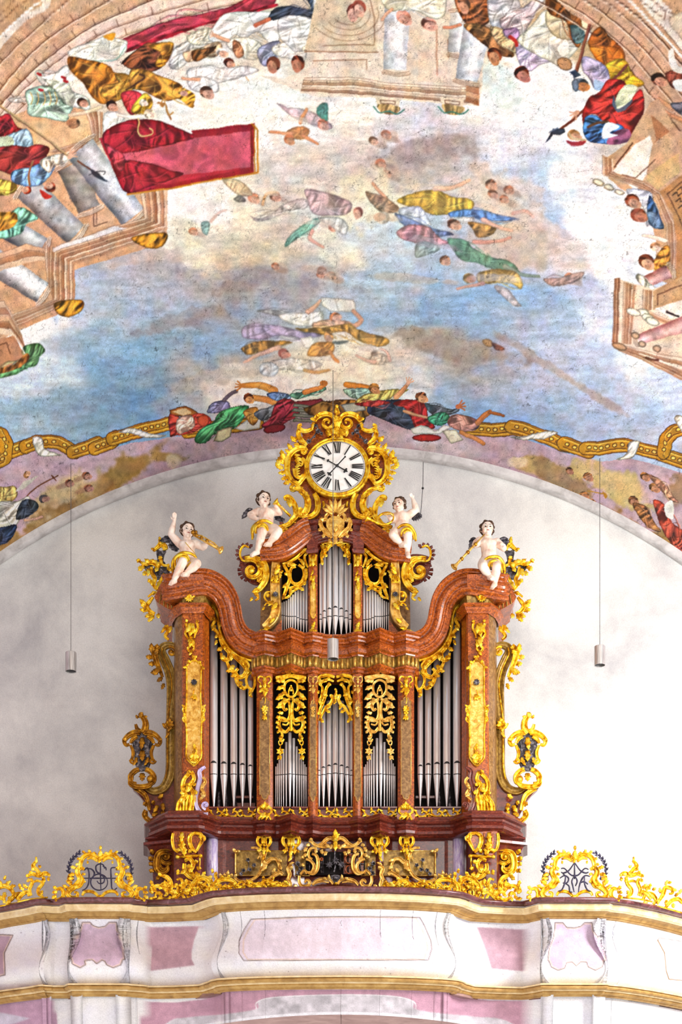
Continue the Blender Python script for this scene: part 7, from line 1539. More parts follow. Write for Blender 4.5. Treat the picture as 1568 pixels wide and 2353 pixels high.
    for i in range(46):
        th = rr.uniform(-2.5, 2.5); ph = rr.uniform(-.55, 1.4); dx, dy, dz = math.sin(th)*math.cos(ph), -math.cos(th)*math.cos(ph), math.sin(ph)
        if dy > .45 and dz < .62: continue
        ball(m2, hp(dx*14.6, dy*15-2, dz*14.5+3), rr.uniform(2.6, 4)*u, 1, 1, 1.2, 7, 5)
    ch(fuse(m2, 'hair', hairc, .007, 1))
    return root, ch, p, u
def wing(ch, a, b_, c, m=M_SILVER, rim=M_GOLD, y=.02, n=7, mir=None):
    O = Orn(y)
    for i in range(n):
        t = i/(n-1); x = a[0]*(1-t)+b_[0]*t; yy = a[1]*(1-t)+b_[1]*t; ang = c[0]*(1-t)+c[1]*t; O.leaf((x, yy), ang, c[2]*(1-.35*abs(t-.45)), 5, .3, 2, 2)
    O.scroll([a, ((a[0]+b_[0])/2, (a[1]+b_[1])/2-3), b_], [4, 4.5, 2.5], SEC_RIDGE); return ch(O.obj('wing', m))
def cloth(ch, lines, y, w=3.2, m=M_GOLD, name='loin_cloth'):
    O = Orn(y)
    for L in lines: O.scroll(L, [w*.6, w, w, w*.6], SEC_RIDGE, [2.5]*4, n=6)
    return ch(O.obj(name, m))
# A - outer left, arm raised
A = dict(y=-.16, pelvis=(431, 1297, 0), waist=(431, 1280, 4), chest=(430, 1259, 4), neck=(430, 1243, 4), head=(431, 1221, 8), sl=(412, 1249, 3), el=(393, 1228, 4), wl=(400, 1201, 6), hl=((402, 1180, 8), 1), sr=(449, 1249, 3), er=(466, 1258, 4), wr=(476, 1249, 14), hr=((489, 1252, 18), 1),
         jl=(422, 1297, 14), kl=(420, 1291, 66), al=(401, 1330, 60), tl=(393, 1341, 70), jr=(440, 1297, 14), kr=(453, 1295, 60), ar=(430, 1315, 56), tr=(421, 1321, 66), sc=1.05)
rt_, ch, p, u = putto('putto statue with a raised arm holding a long trumpet on the left tower', A, (.35, -1, -.12))
wing(ch, (400, 1250), (384, 1232), (200, 130, 26), y=.0); wing(ch, (410, 1258), (398, 1252), (120, 160, 16), y=.02, n=4)
cloth(ch, ([(404, 1306, 30), (402, 1286, 40), (412, 1275, 44), (428, 1276, 40), (436, 1288, 34)], [(398, 1318, 20), (396, 1296, 30), (404, 1280, 36), (420, 1270, 34), (440, 1272, 26), (452, 1282, 20)], [(408, 1296, 36), (414, 1282, 44), (426, 1280, 44), (432, 1292, 40)], [(430, 1310, 30), (436, 1298, 34), (446, 1286, 34)], [(400, 1310, 14), (398, 1292, 22), (408, 1276, 24)]), -.26, 4)
O = Orn(-.30); O.scroll([(426, 1246), (436, 1258), (448, 1272), (454, 1286)], .8, SEC_RIDGE); ch(O.obj('sash_cord', M_GOLD))
# B - inner left
B = dict(y=-.12, pelvis=(612, 1216, 0), waist=(612, 1202, 4), chest=(612, 1184, 4), neck=(608, 1169, 4), head=(606, 1150, 8), sl=(595, 1176, 3), el=(575, 1183, 0), wl=(588, 1192, 12), hl=((598, 1190, 16), -1), sr=(628, 1175, 3), er=(643, 1178, 8), wr=(634, 1162, 22), hr=((628, 1156, 24), 1),
         jl=(603, 1217, 8), kl=(603, 1222, 40), al=(592, 1264, 26), tl=(579, 1276, 34), jr=(621, 1216, 8), kr=(640, 1221, 32), ar=(620, 1246, 26), tr=(611, 1252, 36), sc=1.04)
rt_, ch, p, u = putto('putto statue blowing a short horn left of the clock stand', B, (.4, -1, -.1))
wing(ch, (580, 1172), (564, 1176), (140, 100, 24), y=.0); wing(ch, (634, 1186), (646, 1192), (60, 20, 14), y=.0, n=4)
cloth(ch, ([(588, 1226, 30), (588, 1212, 38), (600, 1204, 42), (612, 1208, 40), (616, 1220, 36)], [(580, 1240, 20), (582, 1218, 30), (594, 1200, 34), (612, 1196, 32), (630, 1206, 22)], [(582, 1236, 14), (580, 1216, 22), (590, 1200, 24)], [(594, 1214, 38), (604, 1208, 44), (612, 1218, 42)]), -.12, 4)
# C - inner right
C = dict(y=-.12, pelvis=(925, 1222, 0), waist=(924, 1208, 4), chest=(923, 1191, 4), neck=(919, 1179, 4), head=(918, 1162, 8), sl=(908, 1187, 3), el=(902, 1196, 10), wl=(896, 1190, 20), hl=((888, 1184, 24), 1), sr=(939, 1184, 3), er=(957, 1172, 4), wr=(950, 1150, 4), hr=((943, 1135, 6), -1),
         jl=(916, 1222, 8), kl=(903, 1228, 36), al=(922, 1248, 28), tl=(930, 1254, 34), jr=(934, 1222, 8), kr=(938, 1230, 38), ar=(937, 1266, 26), tr=(939, 1279, 34), sc=1.0)
rt_, ch, p, u = putto('putto statue with one arm up holding a coiled horn right of the clock stand', C, (-.45, -1, -.1))
wing(ch, (948, 1184), (960, 1180), (60, 30, 18), y=.02, n=5)
cloth(ch, ([(922, 1232, 36), (926, 1218, 42), (938, 1214, 42), (948, 1224, 34), (952, 1240, 26)], [(914, 1214, 34), (926, 1206, 34), (942, 1208, 32), (954, 1226, 22), (956, 1244, 16)], [(928, 1226, 42), (938, 1220, 44), (946, 1230, 38)]), -.12, 3.8)
# D - outer right
Dd = dict(y=-.16, pelvis=(1124, 1292, 0), waist=(1124, 1276, 4), chest=(1123, 1255, 4), neck=(1121, 1239, 4), head=(1120, 1217, 8), sl=(1106, 1245, 3), el=(1092, 1252, 8), wl=(1098, 1240, 24), hl=((1104, 1232, 28), 1), sr=(1142, 1246, 3), er=(1158, 1260, 4), wr=(1152, 1250, 16), hr=((1158, 1258, 22), -1),
          jl=(1114, 1294, 14), kl=(1110, 1302, 64), al=(1126, 1322, 56), tl=(1131, 1330, 64), jr=(1134, 1294, 14), kr=(1142, 1302, 64), ar=(1138, 1338, 56), tr=(1132, 1350, 64), sc=1.05)
rt_, ch, p, u = putto('putto statue blowing a downward pointing trumpet on the right tower', Dd, (.05, -1, -.02))
wing(ch, (1096, 1242), (1082, 1240), (130, 80, 26), y=.0); wing(ch, (1150, 1240), (1168, 1240), (60, 110, 28), y=.0)
cloth(ch, ([(1124, 1312, 36), (1126, 1294, 44), (1138, 1288, 44), (1150, 1298, 34), (1154, 1316, 26)], [(1112, 1288, 34), (1126, 1280, 36), (1146, 1280, 30), (1158, 1296, 20), (1160, 1322, 14)], [(1130, 1302, 44), (1138, 1296, 46), (1146, 1306, 40)], [(1156, 1330, 8), (1160, 1306, 12), (1154, 1286, 18)]), -.26, 4)
# instruments
def bell(mb, a, b_, r, l=.12):
    a, b_ = Vector(a), Vector(b_); d = (b_-a).normalized(); lathe(mb, b_-d*l, [(r*.24, 0), (r*.3, l*.4), (r*.5, l*.75), (r*.98, l), (r, l+.004), (r*.86, l), (r*.4, l*.75), (r*.2, l*.3), (0, l*.3)], 24, d)
a, b_ = Q([(444, 1229, 26), (508, 1264, 40)], -.16); t = empty('long_trumpet', (a+b_)/2, 'long gilded trumpet with two parallel tubes held by the left tower putto', 'trumpet'); inv = Matrix.Translation(-(a+b_)/2)
def ich(o): o.parent = t; o.matrix_parent_inverse = inv; return o
mb = MB(); tube(mb, [a, b_], [.012, .02], 0, 10); bell(mb, a, b_, .052); ich(mb.obj('bell_tube', M_GOLDB)); d = Vector((0, 0, .045))
mb = MB(); tube(mb, [a+d*.2, a*.7+b_*.3+d, a*.25+b_*.75+d*.9, a*.12+b_*.88+d*.4, a*.15+b_*.85], [.011, .011, .011, .012], 0, 8); ich(mb.obj('return_tube', M_GOLDB))
mb = MB()
for f in (.12, .3, .5): q = a*(1-f)+b_*f; ball(mb, q+d*.4, .024, 1, .9, 1.2)
ball(mb, a+d*.7, .03); ball(mb, a*.9+b_*.1+d*1.2, .022); ich(mb.obj('trumpet_knobs', M_GOLDD))
a, b_ = Q([(668, 1186, 10), (633, 1152, 30)], -.12); t = empty('short_horn', (a+b_)/2, 'short gilded horn with its bell near the mouth of the inner left putto', 'trumpet'); inv = Matrix.Translation(-(a+b_)/2)
mb = MB(); tube(mb, [a, b_], [.018, .012], 0, 10); bell(mb, a, b_, .05, .1); ich(mb.obj('bell_tube', M_GOLD)); mb = MB()
for f in (.4, .5, .6): ball(mb, a*(1-f)+b_*f, .022, 1, 1, .6)
ich(mb.obj('horn_rings', M_GOLDB))
c0 = Q([(886, 1193, 30)], -.12)[0]; t = empty('coiled_horn', c0, 'coiled gilded hunting horn held by the inner right putto', 'horn'); inv = Matrix.Translation(-c0)
mb = MB(); P = Q([(886+19*math.cos(q), 1192+13*math.sin(q)-3*math.cos(q), 30+6*math.sin(q)) for q in np.linspace(-.5, 5.9, 28)], -.12); tube(mb, P, [.01, .018], 0, 10); ich(mb.obj('coil_tube', M_GOLD))
mb = MB(); a, b_ = Q([(872, 1204, 34), (843, 1190, 40)], -.12); tube(mb, [a, b_], [.016, .02], 0, 10); bell(mb, a, b_, .056, .1); ich(mb.obj('horn_bell', M_GOLD))
mb = MB(); tube(mb, Q([(904, 1186, 34), (898, 1180, 36), (882, 1182, 38)], -.12), [.012, .018, .012], 0, 8); ich(mb.obj('leaf_mount', M_GOLDB))
a, b_ = Q([(1114, 1228, 30), (1044, 1303, 44)], -.16); t = empty('straight_trumpet', (a+b_)/2, 'straight gilded trumpet pointing down to the left from the right tower putto', 'trumpet'); inv = Matrix.Translation(-(a+b_)/2)
mb = MB(); tube(mb, [a, b_], [.009, .018], 0, 10); bell(mb, a, b_, .05); ich(mb.obj('bell_tube', M_GOLDB)); mb = MB(); d = Vector((-.022, 0, -.012)); tube(mb, [a*.85+b_*.15+d*.3, a*.75+b_*.25+d, a*.3+b_*.7+d, a*.25+b_*.75], .009, 0, 8); ich(mb.obj('return_tube', M_GOLDB)); mb = MB()
for f in (.3, .55, .75): ball(mb, a*(1-f)+b_*f, .026)
ich(mb.obj('trumpet_knobs', M_GOLDD))
# ---------------------------------------------------------------- vases and side ornaments
def top_orn(name, label, cat, pos, y, build, mir=None, parts=()):
    b0 = Q([pos], y, 0, mir)[0]; rt = empty(name, b0, label, cat); inv_ = Matrix.Translation(-b0)
    for nm, mt, fn, dy in build:
        O = Orn(y+dy, mir); fn(O); o = O.obj(nm, mt); o.parent = rt; o.matrix_parent_inverse = inv_
    return rt
def v_core(O):
    O.scroll([(312, 1690), (316, 1712), (322, 1730), (320, 1750), (324, 1768)], [8, 11, 12, 11, 8], SEC_FLUTE, [9]*5); O.scroll([(342, 1690), (340, 1712), (334, 1730), (336, 1750), (330, 1768)], [8, 11, 12, 11, 8], SEC_FLUTE, [9]*5); O.plate([(304, 1686), (350, 1686), (344, 1712), (342, 1740), (340, 1768), (316, 1770), (312, 1740), (308, 1712)], 7)
def v_gold(O):
    O.bead(324, 1642, 6); O.leaf((322, 1650), -90, 16, 6, .5); O.leaf((318, 1650), -150, 10, 4); O.leaf((330, 1648), -30, 10, 4)
    O.scroll([(326, 1646), (334, 1658), (334, 1674), (326, 1684)], [5, 7, 8, 6]); O.scroll([(312, 1664), (316, 1676), (326, 1682)], [3, 5, 5])
    for sg, C_ in ((-1, 326), (1, 328)):
        X = lambda d: C_+sg*d
        O.scroll([(X(4), 1684), (X(16), 1684), (X(30), 1690), (X(40), 1702), (X(36), 1712), (X(28), 1710)], [6, 7, 6, 5, 4, 3], n=6); O.scroll([(X(10), 1692), (X(20), 1698), (X(26), 1708)], [4, 5, 3]); O.scroll([(X(26), 1712), (X(20), 1728), (X(22), 1742), (X(28), 1750)], [3, 4, 3.4, 2.6]); O.vol((X(22), 1748), 8, 0, 1.2, (2.6, 1.4))
        O.leaf((X(34), 1700), -30 if sg > 0 else 210, 12, 5, .5*sg); O.leaf((X(12), 1740), 90, 22, 5)
        O.scroll([(X(6), 1768), (X(16), 1772), (X(26), 1784), (X(24), 1798), (X(12), 1800)], [5, 6, 6, 5, 3], n=6)
    O.leaf((327, 1694), 90, 30, 7, .1, 3, 5); O.leaf((327, 1724), 90, 26, 8, 0, 3, 5); O.leaf((327, 1776), 90, 20, 8, 0, 3, 4)
    O.scroll([(304, 1784), (300, 1800), (316, 1808), (340, 1806), (352, 1796)], [4, 6, 6, 6, 4])
    O.bead(346, 1790, 9, 1)
for mir, lb in ((None, 'gilded rocaille urn standing on the left side bracket of the organ'), (MX-1, 'gilded rocaille urn standing on the right side bracket of the organ')):
    top_orn('rocaille_urn', lb, 'urn', (327, 1806), .06, [('urn_body', M_SILVER, v_core, .02), ('urn_scrolls', M_GOLDD if mir is None else M_GOLD, v_gold, -.03)], mir)  # scrolls of the left urn are a darker gold than the right
def f_dark(O):
    O.plate([(362, 1264), (370, 1268), (382, 1266), (378, 1276), (376, 1290), (380, 1296), (364, 1300), (354, 1310), (362, 1290), (360, 1274)], 6); O.plate([(330, 1300), (348, 1296), (352, 1312), (340, 1316)], 4); O.plate([(352, 1308), (384, 1306), (390, 1326), (366, 1332), (354, 1326)], 5)
def f_gold(O):
    O.bead(368, 1242, 4.6, 1.5); O.bead(367, 1236, 3); O.scroll([(366, 1246), (372, 1254), (380, 1254), (382, 1260), (374, 1262)], [4, 5, 4, 3]); O.scroll([(380, 1250), (372, 1248), (364, 1256), (352, 1266)], [4, 6, 5, 3]); O.leaf((356, 1262), 170, 10, 4)
    for (x, y, a, l) in ((368, 1286, -90, 10), (362, 1292, 180, 20), (350, 1294, 190, 22), (340, 1296, 170, 18), (330, 1300, 120, 18), (328, 1304, 160, 12), (336, 1312, 110, 14), (342, 1306, 80, 20), (362, 1300, 90, 16), (320, 1292, 240, 10), (366, 1336, 90, 22), (350, 1338, 200, 14), (356, 1340, 160, 12), (384, 1304, 20, 14)): O.leaf((x, y), a, l, 6, .4, 2, 4)
    O.scroll([(390, 1298), (380, 1300), (372, 1296), (370, 1286)], [3, 3, 4]); O.bead(364, 1298, 7); O.scroll([(320, 1290), (334, 1296), (350, 1294), (360, 1300)], [2, 4, 5, 4]); O.scroll([(348, 1302), (350, 1318), (356, 1330), (354, 1346), (362, 1356)], [3, 4.5, 5, 4, 3]); O.scroll([(378, 1318), (372, 1330), (366, 1344), (370, 1354)], [3, 4, 3])
    O.scroll([(340, 1372), (350, 1364), (360, 1362), (366, 1370)], [2, 3, 2.4]); O.scroll([(352, 1372), (344, 1382), (338, 1392), (344, 1404), (356, 1410)], [3, 4.5, 5, 5, 3])
    for (x, y, a, l) in ((340, 1392, 200, 26), (334, 1396, 220, 20), (338, 1402, 170, 18), (346, 1410, 130, 16), (352, 1412, 100, 16), (332, 1386, 200, 14), (362, 1410, 60, 12), (356, 1366, 220, 10), (348, 1418, 110, 14)): O.leaf((x, y), a, l, 6, .4, 3, 4)
    O.scroll([(384, 1436), (386, 1450), (380, 1462), (388, 1470)], [3, 4, 3]); O.leaf((382, 1436), 100, 24, 5); O.leaf((392, 1438), 80, 18, 5)
for mir, lb in ((None, 'gilded flower vase carving behind the trumpeting putto on the left tower'), (MX, 'gilded flower vase carving behind the trumpeting putto on the right tower')):
    top_orn('vase_carving', lb, 'carving', (368, 1350), .05, [('vase_body', M_SILVER, f_dark, .03), ('vase_scrolls', M_GOLD, f_gold, -.02)], mir)
# ---------------------------------------------------------------- carving on the handrail
def cart_frame(cx):
    def f(O):
        for sg in (-1, 1):
            X = lambda d: cx+sg*d; an = lambda a: a if sg > 0 else 180-a
            O.scroll([(X(3), 1974), (X(14), 1966), (X(28), 1964), (X(40), 1972), (X(45), 1986), (X(44), 2000)], [4, 5, 5, 5, 4.6, 3.4], n=6); O.scroll([(X(6), 1980), (X(18), 1972), (X(30), 1974)], [2, 3, 2])
            O.scroll([(X(36), 1998), (X(46), 1994), (X(52), 2004), (X(46), 2020), (X(54), 2034), (X(68), 2044), (X(74), 2054), (X(66), 2063), (X(54), 2061), (X(52), 2052), (X(60), 2050)], [3, 5, 6, 6, 6.5, 6.5, 6, 5, 4, 3, 2.4], n=6)
            O.scroll([(X(48), 2010), (X(40), 2022), (X(46), 2036), (X(56), 2040)], [3, 4.4, 4, 3]); O.scroll([(X(64), 2028), (X(72), 2022), (X(70), 2010), (X(62), 2006)], [2, 3, 2])
            O.scroll([(X(41), 2058), (X(36), 2050), (X(24), 2048), (X(12), 2052), (X(4), 2060)], [2.4, 3.4, 3.6, 3.4, 3], n=6)
            O.scroll([(X(100), 2044), (X(90), 2042), (X(84), 2050), (X(86), 2062), (X(96), 2066)], [2.4, 4.6, 5, 4.4, 2.4], n=6)
            for (d, y, a, l, w_) in ((10, 1964, -60, 10, 4), (22, 1960, -70, 10, 4), (34, 1962, -60, 11, 4), (44, 1974, -20, 11, 4), (48, 1986, -10, 10, 4), (56, 1996, -40, 14, 5), (58, 2010, -10, 16, 5), (60, 2020, -20, 18, 5), (66, 2034, -60, 18, 5), (74, 2042, -50, 16, 5), (54, 2030, 60, 14, 5), (100, 2044, -60, 12, 5), (98, 2050, -10, 14, 5), (100, 2058, 15, 14, 5), (98, 2064, 40, 10, 4), (42, 2008, 160, 10, 4), (40, 2026, 170, 8, 4), (80, 2060, 20, 10, 4), (28, 1978, 70, 8, 3)): O.leaf((X(d), y), an(a), l, w_, .4*sg, 2, 3)
        O.leaf((cx, 1972), -90, 20, 6, .1, 3, 4); O.bead(cx+1, 1948, 3.6, 1.4); O.bead(cx, 1972, 5); O.leaf((cx, 1974), 90, 10, 5); O.leaf((cx, 2056), 90, 10, 5); O.leaf((cx, 1966), -50, 9, 4); O.leaf((cx, 1966), -130, 9, 4)
        O.scroll([(cx-104, 2066), (cx-50, 2064), (cx, 2064), (cx+50, 2064), (cx+104, 2066)], 2, SEC_RIDGE)
    return f
def laurel(cx, sg):
    def f(O):
        X = lambda d: cx+sg*d; P = [(X(60), 2022), (X(72), 2004), (X(70), 1986), (X(62), 1972), (X(48), 1960)]; O.scroll(P, 1.3)
        C = crom(P, False, 4)
        for i, (x, y) in enumerate(C):
            b = C[min(i+1, len(C)-1)]; c = C[max(i-1, 0)]; a = math.degrees(math.atan2(b[1]-c[1], b[0]-c[0])); O.leaf((x, y), a+(38 if i % 2 else -38), 9, 2.6, 0, 1, 1)
    return f
def mono(strokes, w=2.0):
    def f(O):
        for s in strokes: P = cr3(O.P(s), 6); tube(O.mb, P, [w*.6*PX, w*PX, w*.6*PX], 0, 8)
    return f
L1 = ([(194, 2000), (200, 1994), (204, 2002), (205, 2016), (203, 2032), (197, 2042), (189, 2046)], [(198, 1996), (210, 1997), (217, 2006), (213, 2016), (204, 2020)])
L2 = ([(240, 1996), (238, 1988), (230, 1985), (221, 1990), (222, 2002), (232, 2010), (240, 2017), (238, 2028), (228, 2030), (223, 2024)],)
L3 = ([(268, 2000), (266, 1994), (256, 1995), (255, 2006), (256, 2024), (257, 2040), (262, 2045), (269, 2040)], [(256, 2018), (266, 2018)])
L4 = ([(228+19.5*math.cos(t), 2027+18.5*math.sin(t)) for t in np.linspace(0, 6.283, 14)], [(231, 1978), (231, 2010), (232, 2046)], [(192, 2018), (222, 2018), (262, 2018)], [(236, 1990), (243, 1994), (244, 2000)])
R1 = ([(1290, 1996), (1298, 1996), (1312, 2010), (1321, 2012), (1330, 2010), (1344, 1996), (1353, 1998)], [(1321, 1982), (1308, 2000), (1296, 2006), (1290, 2004)], [(1321, 1982), (1334, 2000), (1346, 2006), (1353, 2004)], [(1321, 1982), (1321, 2010), (1321, 2020)])
R2 = ([(1294, 2008), (1300, 2014), (1298, 2030), (1292, 2044), (1284, 2048)], [(1287, 2018), (1298, 2012), (1307, 2018), (1304, 2028), (1294, 2029)], [(1298, 2029), (1308, 2036), (1310, 2048), (1316, 2050)])
R3 = ([(1321, 2012), (1315, 2024), (1317, 2036), (1320, 2050)], [(1321, 2012), (1327, 2024), (1323, 2036)],)
R4 = ([(1330, 2050), (1332, 2036), (1338, 2020), (1346, 2012), (1356, 2014)], [(1344, 2014), (1344, 2030), (1350, 2044), (1358, 2048)], [(1332, 2030), (1342, 2026), (1352, 2032)])
GY = -.94
def child_all(rt, items, y):
    inv_ = Matrix.Translation(-rt.location)
    for nm, mt, fn, dy in items:
        O = Orn(y+dy); fn(O); o = O.obj(nm, mt); o.parent = rt; o.matrix_parent_inverse = inv_
rt = empty('monogram_cartouche', W(230, 2066, GY), 'gilded cartouche with a dark three-letter monogram standing left on the gallery rail', 'cartouche')
child_all(rt, [('gilt_frame', M_GOLD, cart_frame(230), 0), ('laurel_branch', M_IRON, laurel(230, -1), .0), ('laurel_branch', M_IRON, laurel(230, 1), .0), ('letter', M_IRON, mono(L1), 0), ('letter', M_IRON, mono(L2), -.01), ('letter', M_IRON, mono(L3), 0), ('monogram_ring', M_IRON, mono(L4, 1.7), .01)], GY)
rt = empty('monogram_cartouche', W(1321, 2066, GY), 'gilded cartouche with an interlaced dark monogram standing right on the gallery rail', 'cartouche')
child_all(rt, [('gilt_frame', M_GOLD, cart_frame(1321), 0), ('laurel_branch', M_IRON, laurel(1321, -1), .0), ('laurel_branch', M_IRON, laurel(1321, 1), .0), ('letter', M_IRON, mono(R1), .01), ('letter', M_IRON, mono(R2), -.01), ('letter', M_IRON, mono(R3), 0), ('letter', M_IRON, mono(R4), -.01)], GY)
# finial scrolls beyond the cartouches
def finial(O):
    O.bead(83, 1972, 2.6, 1.4); O.leaf((83, 1984), -95, 12, 4.5, .2); O.scroll([(82, 1980), (76, 1990), (84, 1998), (90, 2008), (84, 2014)], [3, 4.4, 4.6, 4, 3], n=6)
    for (x, y, a, l) in ((82, 1988, 190, 8), (88, 1992, -20, 8), (80, 1998, 180, 10), (90, 2004, 30, 8), (76, 2008, 200, 12), (66, 2012, 170, 8), (96, 2010, -20, 14), (106, 2008, 10, 12), (110, 2016, 60, 10), (100, 2016, 70, 14), (68, 2018, 110, 12), (64, 2040, 200, 16), (56, 2044, 190, 16), (48, 2040, 230, 12), (96, 2046, 80, 12)): O.leaf((x, y), a, l, 4.6, .4, 2, 3)
    O.scroll([(62, 2014), (74, 2008), (90, 2012), (104, 2006), (114, 2012)], [3, 4.4, 4.6, 4.4, 3]); O.scroll([(70, 2018), (74, 2028), (68, 2044), (72, 2058)], [3, 4, 4, 3]); O.scroll([(100, 2014), (98, 2030), (88, 2044), (90, 2056), (100, 2060)], [3, 4, 4, 3.4, 2], n=6); O.scroll([(74, 2028), (86, 2024), (98, 2028)], [2, 3, 2]); O.scroll([(42, 2066), (52, 2054), (64, 2050), (66, 2060)], [4, 5, 4, 2.4]); O.scroll([(40, 2072), (70, 2066), (110, 2062)], 2, SEC_RIDGE)
def rocaille(O):
    for (x, y, a, l, w_) in ((10, 2022, -90, 12, 4), (14, 2034, -60, 16, 5), (24, 2038, -30, 14, 5), (4, 2040, -120, 18, 6), (-8, 2044, 200, 16, 6), (30, 2050, 40, 14, 5), (10, 2050, 80, 20, 6), (0, 2056, 120, 20, 6), (20, 2060, 60, 18, 5), (36, 2062, 20, 14, 5), (-16, 2056, 160, 14, 5), (44, 2058, -40, 14, 5)): O.leaf((x, y), a, l, w_, .4, 3, 3)
    O.scroll([(-20, 2050), (-4, 2040), (12, 2036), (26, 2044), (32, 2058)], [4, 5, 5.5, 5, 3]); O.scroll([(50, 2052), (36, 2056), (26, 2066), (14, 2078)], [3, 5, 5, 3]); O.scroll([(-20, 2074), (-4, 2064), (8, 2066), (10, 2076)], [3, 5, 4, 3]); O.scroll([(-30, 2086), (10, 2080), (50, 2072)], 2, SEC_RIDGE)
def lpiece(name, lb, cat, fn, pos, y, cx=None):
    b0 = Q([pos], y, 0, cx)[0]; O = Orn(y, cx); fn(O); o = O.mb.obj(name, M_GOLD, loc=b0); tag(o, lb, cat, None); return o
lpiece('finial_carving', 'small gilded pointed finial carving between the left cartouche and the left picture edge', 'carving', finial, (84, 2062), -.88)
lpiece('rocaille_carving', 'low gilded rocaille carving on the rail at the far left picture edge', 'carving', rocaille, (10, 2080), -.6)
lpiece('finial_carving', 'small gilded pointed finial carving just right of the right cartouche', 'carving', finial, (84, 2062), -.86, 770)
def rocaille_r(O):
    for (x, y, a, l, w_) in ((1484, 2044, -80, 14, 4), (1500, 2046, -50, 12, 4), (1480, 2056, -110, 14, 5), (1530, 2034, -80, 14, 4), (1536, 2030, -40, 10, 4), (1520, 2052, -120, 14, 5), (1542, 2046, -20, 16, 5), (1552, 2060, -60, 14, 4), (1562, 2054, -80, 14, 4), (1510, 2066, 60, 14, 5), (1490, 2068, 130, 14, 5), (1546, 2076, 60, 12, 5), (1570, 2066, -30, 14, 5), (1532, 2068, 80, 14, 5)): O.leaf((x, y), a, l, w_, .4, 3, 3)
    O.scroll([(1478, 2068), (1486, 2054), (1500, 2056), (1508, 2068), (1502, 2078)], [3, 4.4, 5, 4.4, 3]); O.scroll([(1512, 2074), (1524, 2056), (1530, 2040), (1544, 2042), (1546, 2052), (1538, 2054)], [3, 4.6, 5, 4, 3, 2]); O.scroll([(1530, 2086), (1544, 2070), (1560, 2066), (1570, 2074), (1584, 2070)], [3, 4.6, 4.6, 4, 3]); O.scroll([(1470, 2076), (1520, 2084), (1590, 2104)], 2, SEC_RIDGE)
lpiece('rocaille_carving', 'low gilded rocaille carving descending along the rail at the far right picture edge', 'carving', rocaille_r, (1530, 2088), -.5)
# rail carving in front of the organ's podium, left and right
def crest_outer(O):
    fill(O, 350, 492, lambda t: 2034-t*6, lambda t: 2066-t*12, 34, 9)
    O.scroll([(372, 2012), (384, 2016), (392, 2028), (392, 2044), (400, 2052), (412, 2044), (414, 2034)], [3, 5, 5.5, 5.5, 5, 4, 3], n=6); O.scroll([(350, 2054), (350, 2042), (362, 2036), (376, 2040), (384, 2052), (378, 2060)], [2.6, 4, 4.6, 4.4, 3.4, 2.4], n=6); O.scroll([(368, 2062), (380, 2068), (398, 2066), (412, 2056), (424, 2050), (434, 2058)], [3, 4.4, 5, 4.6, 4, 2.6], n=6)
    O.scroll([(406, 2022), (416, 2020), (420, 2032), (416, 2042)], [2, 3.6, 2.4]); O.scroll([(420, 2040), (432, 2028), (440, 2034), (440, 2050), (446, 2062)], [3, 4.4, 4.6, 4.4, 3])
    O.scroll([(446, 2062), (440, 2044), (448, 2028), (464, 2018), (478, 2022), (484, 2036), (478, 2046), (468, 2042)], [4, 5.5, 6, 6, 6, 5, 4, 2.6], n=6); O.scroll([(452, 2058), (452, 2044), (462, 2032), (472, 2034)], [3, 4, 3.4, 2])
    for (x, y, a, l, w_) in ((352, 2036, 230, 16, 5), (372, 2012, 200, 12, 5), (356, 2064, 160, 16, 5), (384, 2034, -60, 12, 5), (400, 2040, -70, 14, 5), (392, 2058, 100, 12, 4), (430, 2030, -120, 12, 5), (410, 2010, -110, 14, 5), (452, 2022, -110, 12, 5), (466, 2014, -80, 14, 5), (478, 2018, -40, 12, 5), (488, 2030, -10, 10, 5), (462, 2046, 80, 18, 5), (472, 2052, 60, 14, 4), (434, 2060, 60, 10, 4), (426, 2054, -20, 10, 4)): O.leaf((x, y), a, l, w_, .4, 2, 3)
def fill(O, x0, x1, yt, yb, n, seed):
    rr = random.Random(seed)
    for i in range(n):
        x = x0+(x1-x0)*(i+.5)/n; t = (x-x0)/(x1-x0); y = rr.uniform(yt(t), yb(t)); O.leaf((x, y), rr.uniform(-170, -10) if rr.random() < .6 else rr.uniform(20, 160), rr.uniform(10, 17), rr.uniform(3.5, 5.5), rr.choice((-.7, .7)), 2, 3)
        if i % 3 == 0: s = rr.choice((-1, 1)); O.scroll([(x-7*s, y+6), (x-6*s, y-3), (x+2*s, y-7), (x+8*s, y-1), (x+3*s, y+4)], [1.4, 2.8, 3, 2.2, 1.2], n=4)
